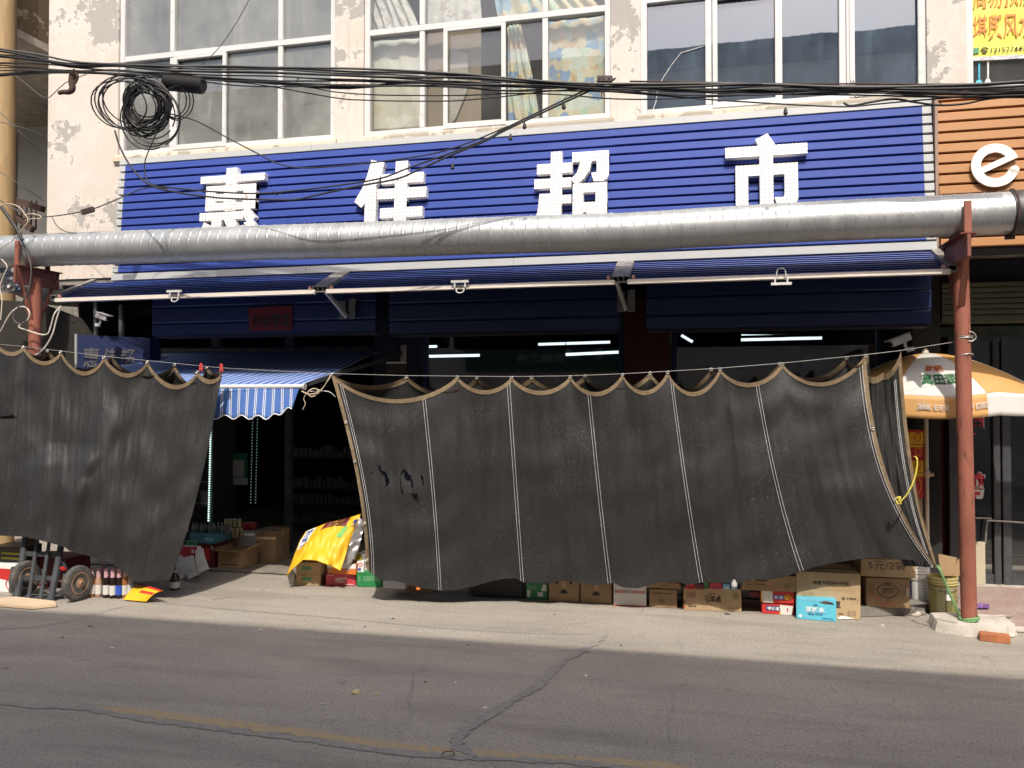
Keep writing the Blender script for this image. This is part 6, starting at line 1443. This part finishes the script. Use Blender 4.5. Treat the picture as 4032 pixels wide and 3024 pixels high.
m_ = MB(); m_.grid(lambda u, v: gnd(lerp(3838, 3896, u), lerp(2402, 2386, v), .012) + ZUP * (.012 + .03 * abs(noise.noise(V((u * 4, v * 4, 1))))), 14, 8); tag(m_.build('plastic_scrap', M('purple plastic', (.2, .10, .27), .5), smooth=50), 'crumpled purple plastic scrap on the pink paving', 'litter')
for (x, y), rd, mt, lab, sd in (((1402, 2730), .028, M('cream litter', (.62, .52, .30), .8), 'largest crumpled cream scrap on the shaded road', 1), ((1483, 2736), .014, None, 'small cream scrap just right of the crumpled one on the road', 2), ((1270, 2615), .009, None, 'tiny pale scrap on the shaded road near the sunlit strip', 3)):
    stone(lab, gnd(x, y), rd, mt or bpy.data.materials['cream litter'], sd * 3.3, .5, 'litter', 'litter')
m_ = MB(); c_ = gnd(1765, 2972); m_.tube([c_ + V((.03 * math.cos(a), .035 * math.sin(a), .003)) for a in [i * .35 for i in range(19)]], .0025, 5); tag(m_.build('rubber_band', BLACK), 'dark rubber ring lying near the worn yellow road line', 'litter')
for k in range(26):
    rr = random.Random(k + 40); x, y = rr.uniform(100, 3900), rr.uniform(2400, 2560) if k < 18 else rr.uniform(2600, 2900)
    m_ = MB(); p = gnd(x, y); a = rr.uniform(0, 3); s_ = rr.uniform(.005, .014); m_.obox(p + ZUP * .003, V((math.cos(a), math.sin(a), 0)) * s_, V((-math.sin(a), math.cos(a), 0)) * s_ * .6, V((0, 0, .002)))
    tag(m_.build('litter_speck', rr.choice([PAPER, CONCRETE, INKB])), 'tiny scrap of litter on the road', 'litter', 'specks of litter')

# ================================================================== LEFT: hand truck and drinks
YT = 5.93
ht = thing('hand_truck', 'dark steel hand truck with two rubber wheels under the left net', 'hand truck', gnd(130, 2372))
def T(x, y, dy=0.0): return at(x, y, YT + dy + (2370 - y) * .0009)
for (p, q, wd) in (((66, 2362), (102, 2108), .05), ((199, 2372), (243, 2136), .05)):
    m_ = MB(); m_.bar(T(*p), T(*q), wd, .03, (0, 1, 0)); m_.build('side_rail', DARKSTEEL, ht, bevel=.003)
for (p, q, wd) in (((112, 2365), (148, 2116), .03), ((158, 2368), (195, 2126), .03)):
    m_ = MB(); m_.bar(T(*p, -.004), T(*q, -.004), wd, .012, (0, 1, 0)); m_.build('slat', DARKSTEEL, ht)
for (p, q) in (((100, 2180), (228, 2185)), ((80, 2275), (215, 2278))):
    m_ = MB(); m_.bar(T(*p, .012), T(*q, .012), .042, .02, (0, 1, 0)); m_.build('cross_bar', DARKSTEEL, ht, bevel=.003)
m_ = MB(); m_.bar(T(228, 2185, .02), T(258, 2240, .05), .03, .02, (0, 1, 0)); m_.bar(T(258, 2235, .05), T(250, 2335, .05), .03, .02, (0, 1, 0)); m_.bar(T(250, 2335, .05), T(205, 2335, .02), .025, .02, (0, 1, 0)); m_.bar(T(232, 2238, .05), T(262, 2238, .05), .03, .03, (0, 1, 0)); m_.build('wheel_bracket', DARKSTEEL, ht, bevel=.002)
m_ = MB(); m_.bar(T(50, 2235, .05), T(42, 2330, .05), .03, .02, (0, 1, 0)); m_.bar(T(42, 2330, .05), T(70, 2335, .02), .025, .02, (0, 1, 0)); m_.bar(T(48, 2238, .05), T(85, 2238, .03), .03, .02, (0, 1, 0)); m_.build('wheel_bracket', DARKSTEEL, ht, bevel=.002)
wc = at(306, 2295, YT + .08); wr = wc.z - .004
RIM = M('dusty tan rim', (.42, .24, .15), .7, var=.2, vs=20); TYRE = M('worn grey tyre', (.075, .072, .066), .85, var=.3, vs=14, spot=((.16, .15, .13), 9, .5, .66))
axd = V((1, -.12, 0)).normalized()
for c_, nm in ((wc, 0), (wc - axd * .60, 1)):
    m_ = MB(); W_ = .035; tp = [(wr * .60, -W_ * .8), (wr * .80, -W_), (wr * .95, -W_ * .75), (wr, -W_ * .3), (wr, W_ * .3), (wr * .95, W_ * .75), (wr * .80, W_), (wr * .60, W_ * .8)]
    m_.lathe(tp, c_, axd, 48); ty = m_.build('wheel', TYRE, ht, smooth=40)
    m_ = MB(); m_.lathe([(wr * .62, -.02), (wr * .62, .028), (wr * .56, .03), (wr * .54, .012), (wr * .3, .006), (wr * .28, .03), (wr * .12, .034), (wr * .1, .05), (0.001, .05)], c_, axd, 36); m_.build('rim', RIM, ty, smooth=30)
    y_ = axd.cross(ZUP).normalized()
    for k in range(6):
        a = k * math.pi / 3; d = y_ * math.cos(a) + ZUP * math.sin(a); t_ = y_ * -math.sin(a) + ZUP * math.cos(a); m_ = MB(); m_.obox(c_ + d * wr * .42 + axd * .013, d * wr * .10, t_ * wr * .07, axd * .003); m_.build('rim_slot', BLACK, ty)
m_ = MB(); m_.cyl(wc - axd * .6, wc + axd * .05, .012, 10); m_.build('axle', RUST, ht)
m_ = MB(); m_.cyl(T(243, 2238, .02), T(256, 2238, .02) + V((.01, -.02, 0)), .016, 12); m_.build('red_stop', RED, ht)
m_ = MB(); m_.box(T(60, 2362).x, T(205, 2370).x, YT - .02, YT + .14, .006, .014); m_.build('toe_plate', DARKSTEEL, ht)
pk = [gnd(-60, 2372), gnd(-60, 2386), gnd(125, 2402), gnd(222, 2392), gnd(215, 2379), gnd(60, 2362)]
m_ = MB(); m_.prism([p + V((0, 0, .004)) for p in pk], (0, 0, .026)); m_.cur = 0
tag(m_.build('wooden_board', [WOOD], bevel=.004), 'pale wooden board with splintered edge lying before the hand truck', 'board')
carton('red and white drink carton at the left edge behind the hand truck', (-60, 2340), (62, 2338), 2218, WHITE, z0=None, Y=6.15, depth=.24, seam=False, prints=[('rect', 0, .86, 1, .9, PAPER), ('poly', [(0, .62), (.7, .5), (1, .62), (1, .86), (0, .86)], RED), ('ring', .80, .38, .11, .17, RED, .006)])
carton('dark carton lettered in yellow at the left edge, above the red and white one', (-40, 2214), (84, 2214), 2150, M('dark shrink film', (.06, .055, .03), .3), z0=None, Y=6.25, depth=.24, seam=False, prints=[('rect', .38, .55, .95, .66, OIL), ('rect', .36, .25, .98, .36, OIL), ('bars', .4, .7, .96, .98)])
carton('dark crate in the shade behind the hand truck wheels', (84, 2335), (262, 2338), 2190, MAROON, z0=None, Y=6.4, depth=.3, seam=False, cat='crate', name='crate', prints=[('rect', .3, .55, .48, .68, PAPER), ('rect', .3, .3, .55, .36, PAPER)])
rowb = [(362, 2356, DRINKA), (388, 2357, DRINKC), (418, 2359, DRINKB), (444, 2361, DRINKB), (469, 2361, DRINKB), (492, 2359, DRINKA), (512, 2357, GREYP)]
bl_ = ['amber drink bottle next to the hand truck wheel', 'tan drink bottle second from the hand truck wheel', 'dark drink bottle at the left of the shrink wrapped pack', 'dark drink bottle in the middle of the shrink wrapped pack', 'dark drink bottle with blue and red label near the pack end', 'amber drink bottle at the right of the shrink wrapped pack', 'clear drink bottle at the right end of the bottle row']
LABW = M('white bottle label', (.68, .66, .62), .5); CAPR = M('red bottle cap', (.5, .08, .08), .5); CAPS = mat_wrap()
for k, (x, y, mt) in enumerate(rowb):
    p = gnd(x, y - 6); bottle(bl_[k], p, at(x, 2238, p.y).z, .0285, mt, CAPS, 'drink bottles beside the hand truck', LABW if k not in (4,) else BLUEP, wrap=True)
for k, (x, mt) in enumerate(((405, DRINKC), (455, DRINKB), (500, DRINKC))):
    p = gnd(x, 2340); bottle(['tan drink bottle in the second row behind the dark ones', 'dark drink bottle in the second row of the bottles', 'pinkish drink bottle in the second row at the right'][k], p, .26, .0285, mt, CAPS, 'drink bottles beside the hand truck', LABW, wrap=True)
fl = thing('flattened_carton', 'flattened yellow and red packet lying at the left net corner', 'carton', gnd(560, 2362))
def fp_(x, y, z): return gnd(x, y, z)
q = [fp_(486, 2361, .012), fp_(576, 2369, .012), at(642, 2326, 6.05), at(552, 2297, 6.25)]
m_ = MB(); m_.grid(lambda u, v: q[0].lerp(q[1], u).lerp(q[3].lerp(q[2], u), v) + ZUP * (.02 * math.sin(math.pi * v)), 8, 8); m_.build('sheet', YELLOWP, fl, solid=.004)
def strip(v0, v1, u0, u1):
    m_ = MB(); m_.grid(lambda a, b: q[0].lerp(q[1], lerp(u0, u1, a)).lerp(q[3].lerp(q[2], lerp(u0, u1, a)), lerp(v0, v1, b)) + ZUP * (.02 * math.sin(math.pi * lerp(v0, v1, b)) + .004) + V((0, -.003, 0)), 4, 4); m_.build('red_stripe', RED, fl, recalc=False)
strip(.80, .99, 0, 1); strip(.38, .54, .42, .98)
bottle('dark soy bottle standing at the lower right corner of the left net', gnd(688, 2322), .17, .045, M('dark sauce', (.03, .02, .02), .2), GREYP, None, LABW)
# --- goods in the doorway
YD = 7.42
carton('red carton under the turquoise tray at the doorway', (779, 2232), (846, 2232), 2136, MAROON, z0=.02, Y=YD, depth=.25, seam=False, group='goods in the doorway', prints=[('rect', .1, .3, .7, .8, RED), ('rect', .75, .75, .92, .9, PAPER)])
carton('turquoise tray holding black capped bottles at the doorway', (746, 2137), (848, 2136), 2100, M('teal tray', (.09, .26, .30), .5), z0=None, Y=YD - .05, depth=.3, seam=False, group='goods in the doorway', name='tray', cat='tray', prints=[('rect', .6, .3, .95, .6, CYANP)])
CANG = M('gold can', (.42, .36, .2), .3, .6); CANR = M('red can', (.4, .03, .04), .3, .4); CANGR = M('green can', (.05, .28, .12), .3, .4); GLASSB = M('grey bottle glass', (.13, .14, .14), .2)
for k in range(6):
    bottle('small grey bottle with dark cap on the turquoise tray', at(762 + k * 16, 2098, YD + (k % 2) * .06), .11, .02, GLASSB, BLACK, 'bottles on the turquoise tray')
for k in range(4): bottle('grey bottle standing beside the turquoise tray', at(860 + k * 14, 2100, YD + .1), .11, .02, GLASSB, GREYP, 'bottles beside the turquoise tray')
def can(p, rad, h, mat, grp, lab):
    r = thing('drink_can', lab, 'can', p, grp); m_ = MB(); m_.lathe([(rad * .8, 0), (rad, h * .06), (rad, h * .9), (rad * .82, h * .97)], p, ZUP, 14); m_.build('body', mat, r, smooth=40)
    m_ = MB(); m_.lathe([(rad * .84, h * .97), (rad * .84, h), (rad * .7, h * .985)], p, ZUP, 14); m_.build('lid', GROMMET, r, smooth=40)
for k in range(4):
    can(at(892 + k * 17, 2075, YD + .25), .021, .085, CANG, 'gold cans in the doorway', 'gold drink can in the upper tier of the doorway pack')
    if k < 3: can(at(918 + k * 16, 2112, YD + .22), .021, .085, CANG, 'gold cans in the doorway', 'gold drink can in the lower tier of the doorway pack')
for k in range(4): can(at(962 + k * 14, 2087, YD + .4), .018, .08, CANR, 'red cans in the doorway', 'red drink can behind the open brown carton')
for k in range(3): can(at(742 + k * 14, 2160, YD - .2), .018, .08, CANGR, 'green cans in the doorway', 'green can in the red display carton beside the left net')
carton('open brown carton with a printed mark on the doorway floor', (857, 2237), (952, 2238), 2172, KRAFT, z0=.02, Y=7.4, depth=.3, flaps=True, seam=False, group='goods in the doorway', prints=[('ring', .5, .66, .09, .17, INKB, .0015), ('rect', .14, .2, .86, .3, INKB)])
carton('closed brown carton behind the open one in the doorway', (1005, 2213), (1084, 2212), 2088, KRAFT3, z0=.02, Y=7.75, depth=.3, group='goods in the doorway')
carton('grey white carton in the shade behind the open carton', (940, 2150), (1003, 2150), 2092, GREYP, z0=None, Y=7.72, depth=.2, seam=False, group='goods in the doorway')
carton('brown carton supporting the gold cans in the doorway', (850, 2235), (956, 2235), 2113, KRAFT3, z0=.02, Y=7.72, depth=.3, seam=False, group='goods in the doorway')
ds = carton('white and crimson display carton with three price sheets at the left net edge', (698, 2262), (775, 2258), 2150, PAPER, z0=None, Y=7.02, depth=.07, seam=False, group='goods in the doorway', prints=[('rect', 0, .62, 1, 1, PINKRED), ('rect', .72, .78, .86, .9, PAPER, .002)])
for k, (pts, tx) in enumerate((([(690, 2190), (716, 2186), (731, 2270), (703, 2284)], '9元'), ([(718, 2196), (763, 2186), (779, 2264), (742, 2281)], '9元'), ([(769, 2168), (800, 2158), (825, 2240), (782, 2256)], '6元'))):
    r = thing('price_sheet', ['white price sheet hung on the crimson topped carton, leftmost of three', 'white price sheet hung on the crimson topped carton, middle of three', 'white price sheet hung on the crimson topped carton, right of the others'][k], 'paper', at(*pts[3], 6.9), 'price sheets')
    P4 = [at(x, y, 6.90 - .015 * k + (.03 if i < 2 else -.03)) for i, (x, y) in enumerate(pts)]
    m_ = MB(); m_.grid(lambda u, v: P4[0].lerp(P4[1], u).lerp(P4[3].lerp(P4[2], u), v) + V((0, -.012 * math.sin(math.pi * v), 0)), 6, 6); m_.build('sheet', PAPER, r, solid=.002)
    ux = (P4[2] - P4[3]).normalized(); uz = (P4[0] - P4[3]).normalized()
    lettering('handwriting', tx, P4[3].lerp(P4[2], .25).lerp(P4[0].lerp(P4[1], .25), .2) + V((0, -.018, 0)), ux, uz, (P4[2] - P4[3]).length * .5, (P4[0] - P4[3]).length * .26, .001, GREYP, r, -.012)
# --- glass drinks cabinet with lit strip, poster, shelves
fr_ = thing('drinks_cabinet', 'dark glass drinks cabinet edged with a strip of lit dots in the doorway', 'cabinet', (at(770, 2100, 7.8).x, 7.8, .02))
a, b = at(640, 2100, 7.8), at(838, 1560, 7.8)
m_ = MB(); m_.box(a.x, b.x, 7.82, 8.25, .02, b.z); m_.build('body', ROOM_D, fr_)
m_ = MB(); m_.box(a.x + .02, b.x - .03, 7.805, 7.815, .3, b.z - .05); m_.build('glass_door', GLASS_SHOP, fr_)
m_ = MB(); m_.box(b.x - .028, b.x - .002, 7.795, 7.819, .02, b.z); m_.build('frame', M('green grey frame', (.12, .18, .16), .5), fr_)
for y in (1800, 1900, 1985):
    m_ = MB(); z_ = at(780, y, 7.8).z; m_.box(a.x + .03, b.x - .04, 7.816, 7.819, z_, z_ + .012); m_.build('shelf', GREENP, fr_)
m_ = MB(); pz0, pz1 = at(820, 2050, 7.79).z, at(831, 1640, 7.79).z; nL = 46
for i in range(nL):
    z_ = lerp(pz0, pz1, i / (nL - 1)); xx = lerp(at(821, 2050, 7.79).x, at(831, 1640, 7.79).x, i / (nL - 1)); m_.obox((xx, 7.788, z_), (.007, 0, 0), (0, .003, 0), (0, 0, .007))
m_.build('light_strip', LED, fr_)
for k, x in enumerate((995, 1014)):
    m_ = MB(); r = thing('light_string', ['faint string of lit dots reflected deep in the doorway, left one', 'faint string of lit dots reflected deep in the doorway, right one'][k], 'light strip', at(x, 1990, 9.5), 'strings of dots in the doorway')
    for i in range(30): q_ = at(lerp(x, x - 8, i / 29), lerp(1640, 1980, i / 29), 9.5); m_.obox(q_, (.006, 0, 0), (0, .003, 0), (0, 0, .006))
    m_.build('dots', M('dim lit dots', (.25, .4, .34), .5, emit=.35, var=0) if 'dim lit dots' not in bpy.data.materials else bpy.data.materials['dim lit dots'], r)
gp_ = thing('green_poster', 'dark green payment poster with a blank pale panel in the doorway', 'poster', at(932, 1905, 8.2))
a, b = at(892, 1880, 8.2), at(973, 1785, 8.2); m_ = MB(); m_.box(a.x, b.x, 8.2, 8.21, a.z, b.z); m_.build('sheet', M('dark green poster', (.03, .16, .10), .5), gp_)
m_ = MB(); c0, c1 = at(892, 1908, 8.2), at(973, 1882, 8.2); m_.box(c0.x, c1.x, 8.2, 8.21, c0.z, c1.z); m_.build('white_strip', GREYP, gp_)
m_ = MB(); c0, c1 = at(910, 1876, 8.19), at(958, 1813, 8.19); m_.box(c0.x, c1.x, 8.192, 8.199, c0.z, c1.z); m_.build('pale_panel', GREYP, gp_)
sv = thing('shop_shelf', 'dark shop shelf with rows of small goods deep in the doorway', 'shelf', (at(1220, 2000, 9.8).x, 9.8, .1))
for y in (1800, 1920, 1985, 2060):
    z_ = at(1200, y, 9.8).z; xa = at(1130, y, 9.8).x; m_ = MB(); m_.box(xa, xa + 1.3, 9.8, 10.2, z_ - .03, z_); m_.build('board', ROOM_D, sv)
    gm = MB(); rr = random.Random(y); x = xa + .02
    while x < xa + 1.25:
        w_ = rr.uniform(.05, .09); gm.box(x, x + w_ - .012, 9.82, 9.9, z_ + .002, z_ + rr.uniform(.08, .16)); x += w_
    o = gm.build('row_of_goods', M('dim goods', (.10, .095, .09), .6, var=.5, vs=12) if 'dim goods' not in bpy.data.materials else bpy.data.materials['dim goods'], sv); o['kind'] = 'stuff'
# notice on the pillar, red and yellow cartons behind the net end
nt_ = thing('notice', 'dim white lettered notice on the blue pillar beside the doorway', 'notice', at(1560, 1460, YG - .09))
a, b = at(1522, 1470, YG - .09), at(1602, 1424, YG - .09); m_ = MB(); m_.box(a.x, b.x, YG - .095, YG - .082, a.z, b.z); m_.build('sheet', M('dark notice', (.05, .045, .045), .6), nt_)
m_ = MB(); m_.box(a.x, b.x, YG - .098, YG - .0955, b.z - .02, b.z); m_.build('white_edge', PAPER, nt_)
for k, (y0, y1, mt, lab) in enumerate(((1960, 1860, RED, 'red carton at the bottom of the stack behind the umbrella pole'), (1858, 1805, YELLOWP, 'yellow carton in the middle of the stack behind the umbrella pole'), (1803, 1752, RED, 'red carton second from the top behind the umbrella pole'), (1750, 1694, YELLOWP, 'yellow carton topping the stack behind the umbrella pole'))):
    carton(lab, (3565, y0), (3636, y0), y1, mt, z0=None, Y=7.55, depth=.2, seam=False, group='cartons stacked behind the umbrella', prints=[('ring', .70, .5, .16, .3, RED if mt is YELLOWP else YELLOWP, .003), ('rect', .0, .84, 1, 1, RED if mt is YELLOWP else YELLOWP)])
carton('tall brown carton carrying the red and yellow cartons behind the umbrella pole', (3560, 2200), (3636, 2200), 1962, KRAFT3, z0=.02, Y=7.55, depth=.2)
